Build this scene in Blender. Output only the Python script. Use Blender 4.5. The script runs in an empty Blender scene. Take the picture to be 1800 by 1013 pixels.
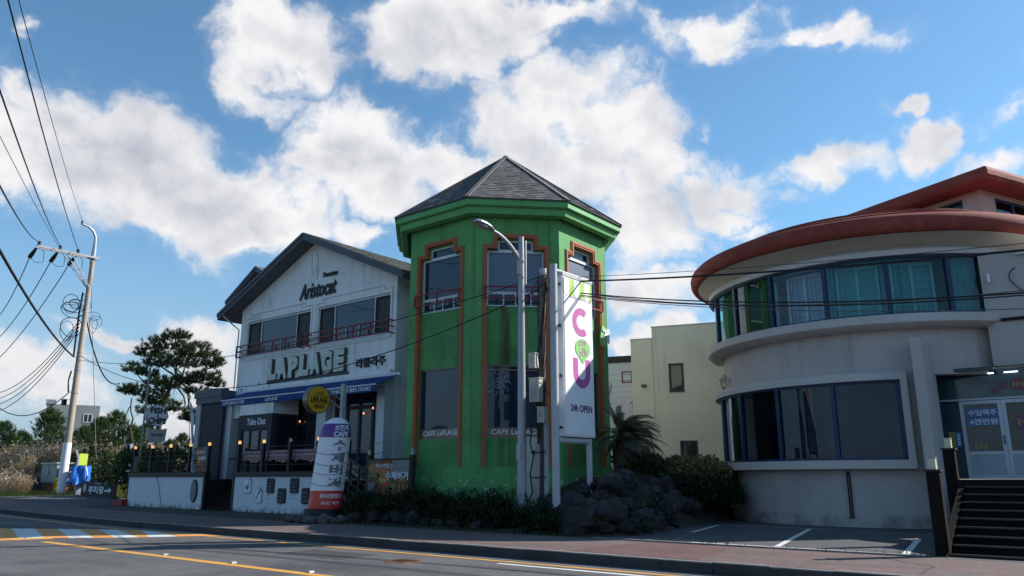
import bpy, math, random
from math import sin, cos, pi, radians, sqrt, atan2, floor
from mathutils import Vector, noise
random.seed(7)
SC = bpy.context.scene
COL = SC.collection
# ---------------------------------------------------------------- camera, sky, sun, exposure
CAM_Z = 1.4; YAW = 38.7; PITCH = 13.9
cam = bpy.data.cameras.new('camera'); co = bpy.data.objects.new('camera', cam); COL.objects.link(co)
cam.sensor_width = 36; cam.lens = 27.0; cam.clip_start = .1; cam.clip_end = 5000
co.location = (0, 0, CAM_Z); co.rotation_euler = (radians(90+PITCH), 0, radians(YAW)); SC.camera = co
SUN_V = Vector((.92, 1.17, 1.0)).normalized()
SUN_EL = math.asin(SUN_V.z); SUN_AZ = atan2(SUN_V.x, SUN_V.y)
sl = bpy.data.lights.new('sun', 'SUN'); sl.energy = 5.0; sl.angle = radians(.5); sl.color = (1, .95, .88)
so = bpy.data.objects.new('sun', sl); COL.objects.link(so); so.rotation_euler = SUN_V.to_track_quat('Z', 'Y').to_euler(); so.location = (20, 20, 40)
SC.view_settings.view_transform = 'Standard'; SC.view_settings.look = 'None'
SC.view_settings.exposure = 0.55; SC.view_settings.gamma = 1; SC.view_settings.use_curve_mapping = False
SKY_STRENGTH = .12
FPX = 1350.
_ca, _sa, _cp, _sp = cos(radians(YAW)), sin(radians(YAW)), cos(radians(PITCH)), sin(radians(PITCH))
def ray(px, py):
    u = (px-900)/FPX; w = (506.5-py)/FPX; y = _cp-w*_sp; z = _sp+w*_cp
    return (u*_ca-y*_sa, u*_sa+y*_ca, z)
def Pn(px, py, n):
    r = ray(px, py); t = n/r[1]; return (r[0]*t, n, r[2]*t+CAM_Z)
def Ps(px, py, s):
    r = ray(px, py); t = s/r[0]; return (s, r[1]*t, r[2]*t+CAM_Z)
def Pz(px, py, z=0):
    r = ray(px, py); t = (z-CAM_Z)/r[2]; return (r[0]*t, r[1]*t, z)
def Pd(px, py, d):
    r = ray(px, py); t = d/sqrt(r[0]**2+r[1]**2); return (r[0]*t, r[1]*t, r[2]*t+CAM_Z)

def build_world():
    w = bpy.data.worlds.new('World'); SC.world = w; w.use_nodes = True
    nt = w.node_tree; N = nt.nodes; L = nt.links; N.clear()
    out = N.new('ShaderNodeOutputWorld'); bg = N.new('ShaderNodeBackground'); L.new(bg.outputs[0], out.inputs[0])
    sky = N.new('ShaderNodeTexSky'); sky.sky_type = 'NISHITA'; sky.sun_disc = False
    sky.sun_elevation = SUN_EL; sky.sun_rotation = SUN_AZ; sky.altitude = 0; sky.air_density = 1.0; sky.dust_density = .25; sky.ozone_density = 2.2
    def math_(op, a, b=None, c=None, clamp=False):
        m = N.new('ShaderNodeMath'); m.operation = op; m.use_clamp = clamp
        for i, v in enumerate((a, b, c)):
            if v is None: continue
            if isinstance(v, (int, float)): m.inputs[i].default_value = v
            else: L.new(v, m.inputs[i])
        return m.outputs[0]
    def vm(op, a, b=None):
        m = N.new('ShaderNodeVectorMath'); m.operation = op
        for i, v in enumerate((a, b)):
            if v is None: continue
            if isinstance(v, (tuple, list)): m.inputs[i].default_value = v
            elif isinstance(v, (int, float)): m.inputs['Scale'].default_value = v
            else: L.new(v, m.inputs[i])
        return m
    def noise_(vec, scale, detail, rough=.55, col=False):
        n = N.new('ShaderNodeTexNoise'); n.inputs['Scale'].default_value = scale; n.inputs['Detail'].default_value = detail; n.inputs['Roughness'].default_value = rough
        L.new(vec, n.inputs['Vector']); return n.outputs['Color' if col else 'Fac']
    tc = N.new('ShaderNodeTexCoord').outputs['Generated']
    nd = vm('NORMALIZE', tc).outputs[0]
    rot = N.new('ShaderNodeVectorRotate'); rot.rotation_type = 'Z_AXIS'; rot.inputs['Angle'].default_value = -radians(YAW); L.new(nd, rot.inputs['Vector'])
    d = rot.outputs[0]
    wn = vm('SUBTRACT', noise_(d, 5.5, 5, .6, True), (.5, .5, .5)).outputs[0]
    s1 = N.new('ShaderNodeVectorMath'); s1.operation = 'SCALE'; L.new(wn, s1.inputs[0]); s1.inputs['Scale'].default_value = .17
    dw = vm('ADD', d, s1.outputs[0]).outputs[0]
    # cloud banks where they stood that day: direction (heading, height) and angular size
    blobs = [(230,265,260,85,1),(90,250,150,75,1),(400,320,200,85,1),(330,400,170,62,1),(480,400,95,60,1),(130,330,150,60,1),
      (500,85,95,72,1),(450,140,80,45,.8),(570,190,90,60,.8),(600,240,110,55,1),(540,290,100,45,.9),
      (760,75,130,75,1),(705,110,60,50,.8),(860,40,130,50,1),(960,5,130,32,1),(830,100,70,50,.8),
      (960,235,190,95,1),(1000,150,160,50,.9),(1090,250,95,80,1),(860,200,70,60,.9),(960,320,200,60,1),(1120,420,100,65,1),(690,335,90,42,.9),(650,410,60,30,.9),(790,300,80,45,.9),(1130,330,70,60,.8),
      (1240,35,115,52,1),(1290,75,80,30,.8),(1190,20,60,30,1),(1485,45,80,25,.85),(1430,60,40,18,.7),
      (1300,335,85,38,.85),(1420,300,75,28,.85),(1280,370,70,25,.8),(1310,400,45,15,.7),(1190,300,60,20,.6),(1252,258,12,16,.45),
      (1608,238,34,17,.55),(1585,262,24,14,.5),(1632,228,22,8,.5),(1740,268,75,26,.9),(1700,290,70,18,.8),(1795,75,38,30,.85),(1780,200,50,14,.55),(1570,190,20,9,.5),
      (1130,510,95,36,.9),(1200,570,80,24,.8),(1110,600,60,24,.7),
      (0,650,160,45,.85),(210,598,75,20,.85),(365,590,80,32,.9),(70,700,160,40,.8),(330,720,150,50,.7),(170,740,200,45,.75),(400,650,60,40,.7),(430,760,90,60,.7),
      (15,165,50,34,.85),(0,40,25,14,.6),(1500,480,90,20,.5)]
    acc = None
    for (px, py, a, b, k) in blobs:
        u = (px-900)/FPX; w_ = (506.5-py)/FPX; v = Vector((u, _cp-w_*_sp, _sp+w_*_cp)); ln = v.length; v.normalize()
        aa = a/FPX/ln*1.20; bb = b/FPX/ln*1.24
        q = vm('SUBTRACT', dw, tuple(v)).outputs[0]
        q = vm('MULTIPLY', q, (1/aa, 1/aa, 1/bb)).outputs[0]
        q = vm('LENGTH', q).outputs['Value']
        q = math_('MULTIPLY_ADD', q, -k, k)
        acc = q if acc is None else math_('MAXIMUM', acc, q)
    # unseen sky elsewhere: cumulus thinned out to lower ambient light and window reflections
    fwd = (0, 1, .25)
    dn = N.new('ShaderNodeVectorMath'); dn.operation = 'DOT_PRODUCT'; L.new(d, dn.inputs[0]); dn.inputs[1].default_value = Vector(fwd).normalized()
    away = N.new('ShaderNodeMapRange'); away.inputs[1].default_value = .84; away.inputs[2].default_value = .60; L.new(dn.outputs['Value'], away.inputs[0])
    big = noise_(d, 2.6, 3, .5)
    gen = math_('MULTIPLY_ADD', big, 4.0, -2.85)
    gen = math_('MULTIPLY', math_('ADD', gen, 1.0), away.outputs[0]); gen = math_('SUBTRACT', gen, 1.0)
    acc = math_('MAXIMUM', acc, gen)
    fb = noise_(dw, 8, 10, .57)
    fb = math_('MULTIPLY_ADD', fb, 2.6, -1.34)
    dens = math_('ADD', acc, fb)
    al = N.new('ShaderNodeMapRange'); al.interpolation_type = 'SMOOTHSTEP'; al.inputs[1].default_value = -.06; al.inputs[2].default_value = .55; L.new(dens, al.inputs[0])
    # wispy veil
    veil = N.new('ShaderNodeMapRange'); veil.inputs[1].default_value = -.18; veil.inputs[2].default_value = .35; L.new(dens, veil.inputs[0])
    alpha = math_('MAXIMUM', al.outputs[0], math_('MULTIPLY', veil.outputs[0], .16), clamp=True)
    # shading: relief towards the light from above right
    dsh = vm('ADD', d, (.012, 0, .022)).outputs[0]
    r1 = noise_(d, 5, 5, .5); r2 = noise_(dsh, 5, 5, .5)
    rel = math_('MULTIPLY', math_('SUBTRACT', r1, r2), 4.0)
    thick = N.new('ShaderNodeMapRange'); thick.inputs[1].default_value = .15; thick.inputs[2].default_value = 1.0; L.new(dens, thick.inputs[0])
    sep = N.new('ShaderNodeSeparateXYZ'); L.new(d, sep.inputs[0])
    lowx = N.new('ShaderNodeMapRange'); lowx.inputs[1].default_value = -.6; lowx.inputs[2].default_value = .5; lowx.inputs[3].default_value = .46; lowx.inputs[4].default_value = .16; L.new(sep.outputs['X'], lowx.inputs[0])
    br = math_('ADD', math_('MULTIPLY', math_('MULTIPLY', thick.outputs[0], lowx.outputs[0]), -1.0), 1.0)
    br = math_('ADD', br, rel, clamp=True)
    lo = N.new('ShaderNodeMapRange'); lo.inputs[1].default_value = 0; lo.inputs[2].default_value = .28; lo.inputs[3].default_value = .72; lo.inputs[4].default_value = 1.0; L.new(sep.outputs['Z'], lo.inputs[0])
    br = math_('MULTIPLY', br, lo.outputs[0])
    cc = N.new('ShaderNodeMix'); cc.data_type = 'RGBA'; L.new(br, cc.inputs[0])
    cc.inputs[6].default_value = (2.3, 2.5, 3.05, 1); cc.inputs[7].default_value = (5.35, 5.3, 5.35, 1)
    tint = N.new('ShaderNodeMix'); tint.data_type = 'RGBA'; tint.blend_type = 'MULTIPLY'; tint.inputs[0].default_value = 1; L.new(sky.outputs[0], tint.inputs[6]); tint.inputs[7].default_value = (.68, .93, .98, 1)
    dim = N.new('ShaderNodeMapRange'); dim.interpolation_type = 'SMOOTHSTEP'; dim.inputs[1].default_value = -.02; dim.inputs[2].default_value = .34; dim.inputs[3].default_value = .9; dim.inputs[4].default_value = 0; L.new(sep.outputs['Z'], dim.inputs[0])
    sk = N.new('ShaderNodeMix'); sk.data_type = 'RGBA'; L.new(dim.outputs[0], sk.inputs[0]); L.new(tint.outputs[2], sk.inputs[6]); sk.inputs[7].default_value = (2.1, 2.7, 3.45, 1)
    mx = N.new('ShaderNodeMix'); mx.data_type = 'RGBA'; L.new(alpha, mx.inputs[0]); L.new(sk.outputs[2], mx.inputs[6]); L.new(cc.outputs[2], mx.inputs[7])
    L.new(mx.outputs[2], bg.inputs[0]); bg.inputs[1].default_value = SKY_STRENGTH
    w.cycles.sampling_method = 'MANUAL'; w.cycles.sample_map_resolution = 512
build_world()

# ---------------------------------------------------------------- materials
MATS = {}
def mat(name, col, rough=.85, var=.12, vs=1.5, bump=0., bs=25., metal=0., spec=.4, col2=None, c2scale=1., c2lo=.5, c2hi=.7, emit=None, coat=0., ior=None, detail=5, fine=0.):
    """procedural paint/plaster/stone: base colour, broad tone variation, an optional second colour in patches, fine relief"""
    m = bpy.data.materials.new(name); m.use_nodes = True; nt = m.node_tree; N = nt.nodes; L = nt.links
    b = N['Principled BSDF']; b.inputs['Roughness'].default_value = rough; b.inputs['Metallic'].default_value = metal
    b.inputs['Specular IOR Level'].default_value = spec
    if ior: b.inputs['IOR'].default_value = ior
    if coat: b.inputs['Coat Weight'].default_value = coat
    g = N.new('ShaderNodeNewGeometry').outputs['Position']
    def noi(scale, det=detail, r=.6):
        n = N.new('ShaderNodeTexNoise'); n.inputs['Scale'].default_value = scale; n.inputs['Detail'].default_value = det; n.inputs['Roughness'].default_value = r; L.new(g, n.inputs['Vector']); return n.outputs['Fac']
    base = N.new('ShaderNodeRGB'); base.outputs[0].default_value = (*col, 1); c = base.outputs[0]
    if col2 is not None:
        mr = N.new('ShaderNodeMapRange'); mr.inputs[1].default_value = c2lo; mr.inputs[2].default_value = c2hi; L.new(noi(c2scale, 8, .65), mr.inputs[0])
        mx = N.new('ShaderNodeMix'); mx.data_type = 'RGBA'; L.new(mr.outputs[0], mx.inputs[0]); L.new(c, mx.inputs[6]); mx.inputs[7].default_value = (*col2, 1); c = mx.outputs[2]
    if var or fine:
        mr = N.new('ShaderNodeMapRange'); mr.inputs[1].default_value = .3; mr.inputs[2].default_value = .7; mr.inputs[3].default_value = 1-var; mr.inputs[4].default_value = 1+var; L.new(noi(vs), mr.inputs[0])
        v = mr.outputs[0]
        if fine:
            m2 = N.new('ShaderNodeMapRange'); m2.inputs[1].default_value = .3; m2.inputs[2].default_value = .7; m2.inputs[3].default_value = 1-fine; m2.inputs[4].default_value = 1+fine; L.new(noi(vs*22, 3), m2.inputs[0])
            mm = N.new('ShaderNodeMath'); mm.operation = 'MULTIPLY'; L.new(v, mm.inputs[0]); L.new(m2.outputs[0], mm.inputs[1]); v = mm.outputs[0]
        vmul = N.new('ShaderNodeVectorMath'); vmul.operation = 'SCALE'; L.new(c, vmul.inputs[0]); L.new(v, vmul.inputs['Scale']); c = vmul.outputs[0]
    L.new(c, b.inputs['Base Color'])
    if bump:
        bp = N.new('ShaderNodeBump'); bp.inputs['Strength'].default_value = bump; bp.inputs['Distance'].default_value = .02; L.new(noi(bs, 4), bp.inputs['Height']); L.new(bp.outputs[0], b.inputs['Normal'])
    if emit:
        b.inputs['Emission Color'].default_value = (*emit[0], 1); b.inputs['Emission Strength'].default_value = emit[1]
    MATS[name] = m; return m
def nodes_of(m):
    nt = m.node_tree; return nt.nodes, nt.links, nt.nodes['Principled BSDF']
def last_color(m):
    N, L, b = nodes_of(m); return b.inputs['Base Color'].links[0].from_socket
def overlay(m, color, fac_socket):
    N, L, b = nodes_of(m); c = last_color(m); mx = N.new('ShaderNodeMix'); mx.data_type = 'RGBA'; L.new(fac_socket, mx.inputs[0]); L.new(c, mx.inputs[6]); mx.inputs[7].default_value = (*color, 1); L.new(mx.outputs[2], b.inputs['Base Color'])
def streaks(m, color, amount=.5, sx=6., sz=.35, lo=.55, hi=.75):
    """rain streaks: noise stretched vertically"""
    N, L, b = nodes_of(m); g = N.new('ShaderNodeNewGeometry').outputs['Position']
    mp = N.new('ShaderNodeMapping'); mp.inputs['Scale'].default_value = (sx, sx, sz); L.new(g, mp.inputs[0])
    n = N.new('ShaderNodeTexNoise'); n.inputs['Scale'].default_value = 1; n.inputs['Detail'].default_value = 6; n.inputs['Roughness'].default_value = .6; L.new(mp.outputs[0], n.inputs['Vector'])
    mr = N.new('ShaderNodeMapRange'); mr.inputs[1].default_value = lo; mr.inputs[2].default_value = hi; mr.inputs[4].default_value = amount; L.new(n.outputs['Fac'], mr.inputs[0]); overlay(m, color, mr.outputs[0])
def zband(m, color, z0, z1, scale, lo, hi, amount=1.):
    """wear that sits in a height band, broken by noise"""
    N, L, b = nodes_of(m); g = N.new('ShaderNodeNewGeometry').outputs['Position']
    sp = N.new('ShaderNodeSeparateXYZ'); L.new(g, sp.inputs[0])
    a = N.new('ShaderNodeMapRange'); a.inputs[1].default_value = z0-.15; a.inputs[2].default_value = z0; L.new(sp.outputs[2], a.inputs[0])
    c = N.new('ShaderNodeMapRange'); c.inputs[1].default_value = z1+.15; c.inputs[2].default_value = z1; L.new(sp.outputs[2], c.inputs[0])
    n = N.new('ShaderNodeTexNoise'); n.inputs['Scale'].default_value = scale; n.inputs['Detail'].default_value = 6; L.new(g, n.inputs['Vector'])
    mr = N.new('ShaderNodeMapRange'); mr.inputs[1].default_value = lo; mr.inputs[2].default_value = hi; L.new(n.outputs['Fac'], mr.inputs[0])
    p = N.new('ShaderNodeMath'); p.operation = 'MULTIPLY'; L.new(a.outputs[0], p.inputs[0]); L.new(c.outputs[0], p.inputs[1])
    q = N.new('ShaderNodeMath'); q.operation = 'MULTIPLY'; L.new(p.outputs[0], q.inputs[0]); L.new(mr.outputs[0], q.inputs[1])
    r = N.new('ShaderNodeMath'); r.operation = 'MULTIPLY'; L.new(q.outputs[0], r.inputs[0]); r.inputs[1].default_value = amount; overlay(m, color, r.outputs[0])
def courses(m, h=.075, w=.3, mortar=.012, strength=.6, dark=.85, dist=.012):
    """brick coursing as fine relief"""
    N, L, b = nodes_of(m); g = N.new('ShaderNodeNewGeometry').outputs['Position']
    sp = N.new('ShaderNodeSeparateXYZ'); L.new(g, sp.inputs[0]); ad = N.new('ShaderNodeMath'); L.new(sp.outputs[0], ad.inputs[0]); L.new(sp.outputs[1], ad.inputs[1])
    cb = N.new('ShaderNodeCombineXYZ'); L.new(ad.outputs[0], cb.inputs[0]); L.new(sp.outputs[2], cb.inputs[1])
    bt = N.new('ShaderNodeTexBrick'); bt.inputs['Scale'].default_value = 1; bt.inputs['Brick Width'].default_value = w; bt.inputs['Row Height'].default_value = h; bt.inputs['Mortar Size'].default_value = mortar; bt.inputs['Mortar Smooth'].default_value = .4; L.new(cb.outputs[0], bt.inputs['Vector'])
    bt.inputs['Color1'].default_value = (1, 1, 1, 1); bt.inputs['Color2'].default_value = (.92, .92, .92, 1); bt.inputs['Mortar'].default_value = (dark, dark, dark, 1)
    c = last_color(m); mx = N.new('ShaderNodeMix'); mx.data_type = 'RGBA'; mx.blend_type = 'MULTIPLY'; mx.inputs[0].default_value = 1; L.new(c, mx.inputs[6]); L.new(bt.outputs['Color'], mx.inputs[7]); L.new(mx.outputs[2], b.inputs['Base Color'])
    n = N.new('ShaderNodeTexNoise'); n.inputs['Scale'].default_value = 18; n.inputs['Detail'].default_value = 4; L.new(g, n.inputs['Vector'])
    s = N.new('ShaderNodeMath'); s.operation = 'MULTIPLY_ADD'; L.new(bt.outputs['Fac'], s.inputs[0]); s.inputs[1].default_value = -1; L.new(n.outputs['Fac'], s.inputs[2])
    bp = N.new('ShaderNodeBump'); bp.inputs['Strength'].default_value = strength; bp.inputs['Distance'].default_value = dist; L.new(s.outputs[0], bp.inputs['Height']); L.new(bp.outputs[0], b.inputs['Normal'])
def tone(m, lo=.75, hi=1.25):
    N, L, b = nodes_of(m); at = N.new('ShaderNodeAttribute'); at.attribute_name = 'tone'
    mr = N.new('ShaderNodeMapRange'); mr.inputs[3].default_value = lo; mr.inputs[4].default_value = hi; L.new(at.outputs['Fac'], mr.inputs[0])
    c = last_color(m); s = N.new('ShaderNodeVectorMath'); s.operation = 'SCALE'; L.new(c, s.inputs[0]); L.new(mr.outputs[0], s.inputs['Scale']); L.new(s.outputs[0], b.inputs['Base Color'])
def translucent(m, w=.35):
    N, L, b = nodes_of(m); t = N.new('ShaderNodeBsdfTranslucent'); L.new(last_color(m), t.inputs[0]); mx = N.new('ShaderNodeMixShader'); mx.inputs[0].default_value = w
    L.new(b.outputs[0], mx.inputs[1]); L.new(t.outputs[0], mx.inputs[2]); L.new(mx.outputs[0], N['Material Output'].inputs[0])
def glass(name, col, rough=.03, spec=.5, ior=1.5, wav=.03):
    m = mat(name, col, rough, .15, .8, 0, 1, 0, spec, ior=ior)
    N, L, b = nodes_of(m); g = N.new('ShaderNodeNewGeometry').outputs['Position']; n = N.new('ShaderNodeTexNoise'); n.inputs['Scale'].default_value = 1.1; n.inputs['Detail'].default_value = 1; L.new(g, n.inputs['Vector'])
    bp = N.new('ShaderNodeBump'); bp.inputs['Strength'].default_value = wav; bp.inputs['Distance'].default_value = .2; L.new(n.outputs['Fac'], bp.inputs['Height']); L.new(bp.outputs[0], b.inputs['Normal']); return m
def clear_glass(name, tint, refl=1.):
    m = bpy.data.materials.new(name); m.use_nodes = True; nt = m.node_tree; N = nt.nodes; L = nt.links; N.remove(N['Principled BSDF'])
    t = N.new('ShaderNodeBsdfTransparent'); t.inputs[0].default_value = (*tint, 1); g = N.new('ShaderNodeBsdfGlossy'); g.inputs['Roughness'].default_value = .02; g.inputs[0].default_value = (.72, .86, 1.0, 1)
    f = N.new('ShaderNodeFresnel'); f.inputs[0].default_value = 1.5; mx = N.new('ShaderNodeMixShader'); L.new(f.outputs[0], mx.inputs[0]); L.new(t.outputs[0], mx.inputs[1]); L.new(g.outputs[0], mx.inputs[2]); L.new(mx.outputs[0], N['Material Output'].inputs[0])
    MATS[name] = m; return m

M = MATS
mat('asphalt', (.105, .10, .10), .9, .14, .6, .35, 90, fine=.22, col2=(.06, .06, .065), c2scale=.35, c2lo=.48, c2hi=.62)
N_, L_, b_ = nodes_of(M['asphalt'])
def wear(m, col, sc, lo, hi, amt):
    N, L, b = nodes_of(m); g = N.new('ShaderNodeNewGeometry').outputs['Position']; mp = N.new('ShaderNodeMapping'); mp.inputs['Scale'].default_value = sc; L.new(g, mp.inputs[0])
    n = N.new('ShaderNodeTexNoise'); n.inputs['Scale'].default_value = 1; n.inputs['Detail'].default_value = 7; n.inputs['Roughness'].default_value = .62; L.new(mp.outputs[0], n.inputs['Vector'])
    mr = N.new('ShaderNodeMapRange'); mr.inputs[1].default_value = lo; mr.inputs[2].default_value = hi; mr.inputs[4].default_value = amt; L.new(n.outputs['Fac'], mr.inputs[0]); overlay(m, col, mr.outputs[0])
wear(M['asphalt'], (.045, .045, .048), (.07, 1.3, 1), .5, .68, .6); wear(M['asphalt'], (.12, .118, .115), (.3, 2.2, 1), .56, .72, .5)
mat('lot_asphalt', (.075, .077, .082), .9, .15, .5, .3, 80, fine=.2, col2=(.11, .11, .11), c2scale=.5, c2lo=.55, c2hi=.7)
mat('red_walk', (.15, .095, .088), .92, .16, .7, .5, 60, fine=.28, col2=(.13, .10, .095), c2scale=.6, c2lo=.45, c2hi=.62)
wear(M['red_walk'], (.09, .075, .07), (.5, 1.1, 1), .5, .66, .6); wear(M['red_walk'], (.24, .19, .175), (2.2, 2.2, 1), .58, .7, .5)
mat('kerb_top', (.17, .155, .15), .9, .2, 1.2, .35, 40, fine=.2); mat('kerb_face', (.045, .045, .047), .95, .25, 1.2, .5, 40, fine=.25)
mat('dirt', (.055, .045, .035), .95, .25, .8, .6, 20, fine=.3, col2=(.035, .042, .02), c2scale=.6)
mat('field', (.09, .09, .05), .95, .25, .05, .5, 6)
mat('yellow_paint', (.62, .31, .055), .7, .12, 2.5, .2, 60, fine=.18, col2=(.28, .2, .08), c2scale=5, c2lo=.6, c2hi=.72)
mat('white_paint', (.62, .62, .60), .7, .1, 2.5, .2, 60, fine=.18, col2=(.22, .22, .22), c2scale=5, c2lo=.6, c2hi=.72)
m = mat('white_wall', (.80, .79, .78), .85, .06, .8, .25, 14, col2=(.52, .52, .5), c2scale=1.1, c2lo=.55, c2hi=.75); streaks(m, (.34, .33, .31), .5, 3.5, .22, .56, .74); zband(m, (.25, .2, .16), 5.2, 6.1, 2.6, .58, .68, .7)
m = mat('terrace_white', (.60, .62, .66), .8, .05, 1.5, .2, 10); streaks(m, (.36, .35, .33), .35, 4, .5, .56, .75); zband(m, (.22, .2, .17), -.1, .12, 3, .45, .6, .8)
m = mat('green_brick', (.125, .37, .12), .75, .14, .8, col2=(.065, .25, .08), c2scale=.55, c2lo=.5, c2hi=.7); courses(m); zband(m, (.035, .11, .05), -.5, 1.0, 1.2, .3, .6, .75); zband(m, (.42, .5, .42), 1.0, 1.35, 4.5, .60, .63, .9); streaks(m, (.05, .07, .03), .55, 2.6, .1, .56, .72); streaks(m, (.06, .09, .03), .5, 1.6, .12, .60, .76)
m = mat('green_panel', (.105, .31, .10), .78, .16, .8, col2=(.05, .20, .065), c2scale=.7, c2lo=.5, c2hi=.7); courses(m)
N_, L_, b_ = nodes_of(m)
streaks(m, (.07, .045, .018), .9, 1.3, .13, .54, .66); zband(m, (.42, .5, .42), 1.0, 1.35, 4.5, .60, .63, .9)
m = mat('green_trim', (.12, .38, .13), .6, .1, 1.2, .1, 20); streaks(m, (.03, .12, .03), .4, 3, .5)
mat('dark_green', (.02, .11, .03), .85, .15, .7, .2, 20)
m = mat('orange_trim', (.40, .13, .055), .7, .12, 1.5, .15, 20); streaks(m, (.2, .07, .03), .5, 6, .6)
m = mat('shingle', (.115, .108, .108), .95, .12, 1.0, .5, 120, fine=.2); tone(m, .62, 1.35)
m = mat('shingle_grey', (.13, .135, .125), .95, .12, 1.0, .5, 120, fine=.2, col2=(.09, .10, .06), c2scale=1.2); tone(m, .62, 1.35)
mat('ridge_cap', (.16, .15, .15), .95, .15, 2, .4, 90)
mat('roof_fascia', (.085, .095, .115), .6, .1, 1, .1, 20)
mat('soffit', (.12, .125, .135), .8, .08, 1)
m = mat('stucco', (.50, .445, .425), .9, .06, .6, .5, 60, col2=(.42, .37, .355), c2scale=.5, c2lo=.5, c2hi=.75); streaks(m, (.20, .18, .175), .45, 2.2, .13, .55, .74); zband(m, (.20, .185, .17), -.1, .25, 2.5, .4, .6, .7)
m = mat('stucco_trim', (.56, .51, .49), .85, .06, .8, .35, 60); streaks(m, (.34, .33, .32), .35, 4, .4)
m = mat('soffit_cream', (.60, .56, .48), .9, .06, .8, .4, 50)
m = mat('pink_stucco', (.55, .41, .36), .9, .06, .7, .4, 50)
m = mat('red_roof', (.26, .045, .03), .8, .2, 1.2, .8, 28, fine=.2, col2=(.30, .09, .065), c2scale=1.5, c2lo=.5, c2hi=.75)
mat('blue_frame', (.012, .028, .085), .45, .12, 2)
mat('white_frame', (.62, .63, .64), .45, .07, 3)
mat('alu_frame', (.42, .45, .5), .4, .08, 3, metal=.3)
mat('grooved_panel', (.36, .40, .46), .5, .06, 3)
mat('red_rail', (.22, .02, .022), .5, .15, 3)
mat('screen_dark', (.06, .06, .058), .75, .2, 2)
mat('curtain', (.55, .54, .50), .9, .1, 1.5); translucent(M['curtain'], .3)
mat('curtain_blue', (.45, .56, .62), .9, .1, 1.5); translucent(M['curtain_blue'], .3)
mat('drape_green', (.08, .22, .17), .9, .1, 1.5); mat('room_blue', (.09, .16, .28), .9, .1, 1); mat('interior', (.30, .29, .27), .9, .1, 1)
mat('interior_dark', (.06, .06, .06), .9, .1, 1)
glass('glass_dark', (.012, .02, .028)); glass('glass_blue', (.012, .032, .07), wav=.02); glass('glass_tower', (.014, .028, .05)); glass('glass_store', (.03, .065, .085), .08)
glass('glass_door', (.02, .025, .03), .05); glass('glass_green', (.02, .05, .03))
clear_glass('glass_teal', (.42, .86, .84)); clear_glass('glass_lower', (.20, .29, .42)); clear_glass('glass_pale', (.78, .88, .95)); clear_glass('glass_greenish', (.35, .80, .62))
m = mat('blinds', (.10, .14, .20), .35, .06, 1.5, spec=.8)
N_, L_, b_ = nodes_of(m); g_ = N_.new('ShaderNodeNewGeometry').outputs['Position']; sp_ = N_.new('ShaderNodeSeparateXYZ'); L_.new(g_, sp_.inputs[0])
w1 = N_.new('ShaderNodeMath'); w1.operation = 'MULTIPLY'; L_.new(sp_.outputs[2], w1.inputs[0]); w1.inputs[1].default_value = 2*pi/.075; w2 = N_.new('ShaderNodeMath'); w2.operation = 'SINE'; L_.new(w1.outputs[0], w2.inputs[0])
w3 = N_.new('ShaderNodeMapRange'); w3.inputs[1].default_value = -.2; w3.inputs[2].default_value = .9; w3.inputs[4].default_value = .65; L_.new(w2.outputs[0], w3.inputs[0]); overlay(m, (.03, .045, .07), w3.outputs[0])
m = mat('blue_canvas', (.008, .05, .22), .75, .08, 2, .1, 30); translucent(m, .15)
mat('navy', (.03, .034, .042), .7, .1, 1.5, .1, 20)
mat('black_paint', (.012, .012, .014), .55, .2, 3, .1, 30)
mat('dark_wood', (.012, .010, .009), .9, .3, 3, .3, 30, fine=.2, spec=.1)
mat('step_wood', (.014, .012, .011), .9, .3, 3, .35, 30, fine=.2, spec=.1)
mat('step_edge', (.045, .04, .037), .8, .3, 4, .2, 30)
mat('letter_face', (.57, .61, .53), .7, .12, 3, .2, 20); mat('letter_side', (.09, .095, .09), .8, .15, 3)
mat('black_letter', (.012, .012, .012), .5, 0); mat('white_letter', (.75, .76, .78), .6, 0); mat('grey_letter', (.5, .5, .52), .6, 0)
mat('yellow_sign', (.66, .37, .015), .5, .05, 1); mat('brown_rim', (.20, .15, .12), .35, .1, 2, metal=.5)
mat('sign_white', (.74, .74, .76), .5, .04, 1.5); streaks(M['sign_white'], (.5, .47, .42), .25, 5, .3)
mat('magenta', (.47, .095, .33), .5, 0); mat('purple_dark', (.13, .03, .16), .5, 0); mat('lime', (.36, .56, .10), .5, 0); mat('leaf_green', (.22, .55, .16), .5, 0)
m = mat('galv', (.33, .33, .35), .45, .1, 2, .1, 30, metal=.35); streaks(m, (.27, .26, .25), .4, 8, .6)
m = mat('post_white', (.40, .40, .42), .55, .1, 2, .1, 30); streaks(m, (.25, .16, .10), .55, 7, .7, .6, .74)
m = mat('pole_concrete', (.36, .30, .24), .9, .1, 1.2, .3, 30); streaks(m, (.25, .23, .21), .4, 6, .2)
mat('weathered_pole', (.13, .115, .10), .9, .3, 3, .5, 30)
mat('wire', (.012, .012, .014), .6, 0); mat('wire_grey', (.10, .10, .11), .6, .1, 3)
mat('lamp_head', (.46, .47, .5), .3, .08, 3, metal=.6); mat('lens', (.30, .33, .36), .15, .05, 3)
mat('box_beige', (.44, .44, .38), .6, .08, 3); mat('box_grey', (.27, .31, .31), .6, .1, 1.5, .1, 20)
mat('lamp_glow', (.6, .35, .12), .4, 0, emit=((1, .5, .15), .75)); mat('lamp_off', (.55, .5, .36), .4, .05, 3); mat('warm_bulb', (.9, .3, .1), .4, 0, emit=((1, .3, .1), 1.6))
mat('cafe_grey', (.40, .40, .42), .85, .08, 1.2, .2, 20)
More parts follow.
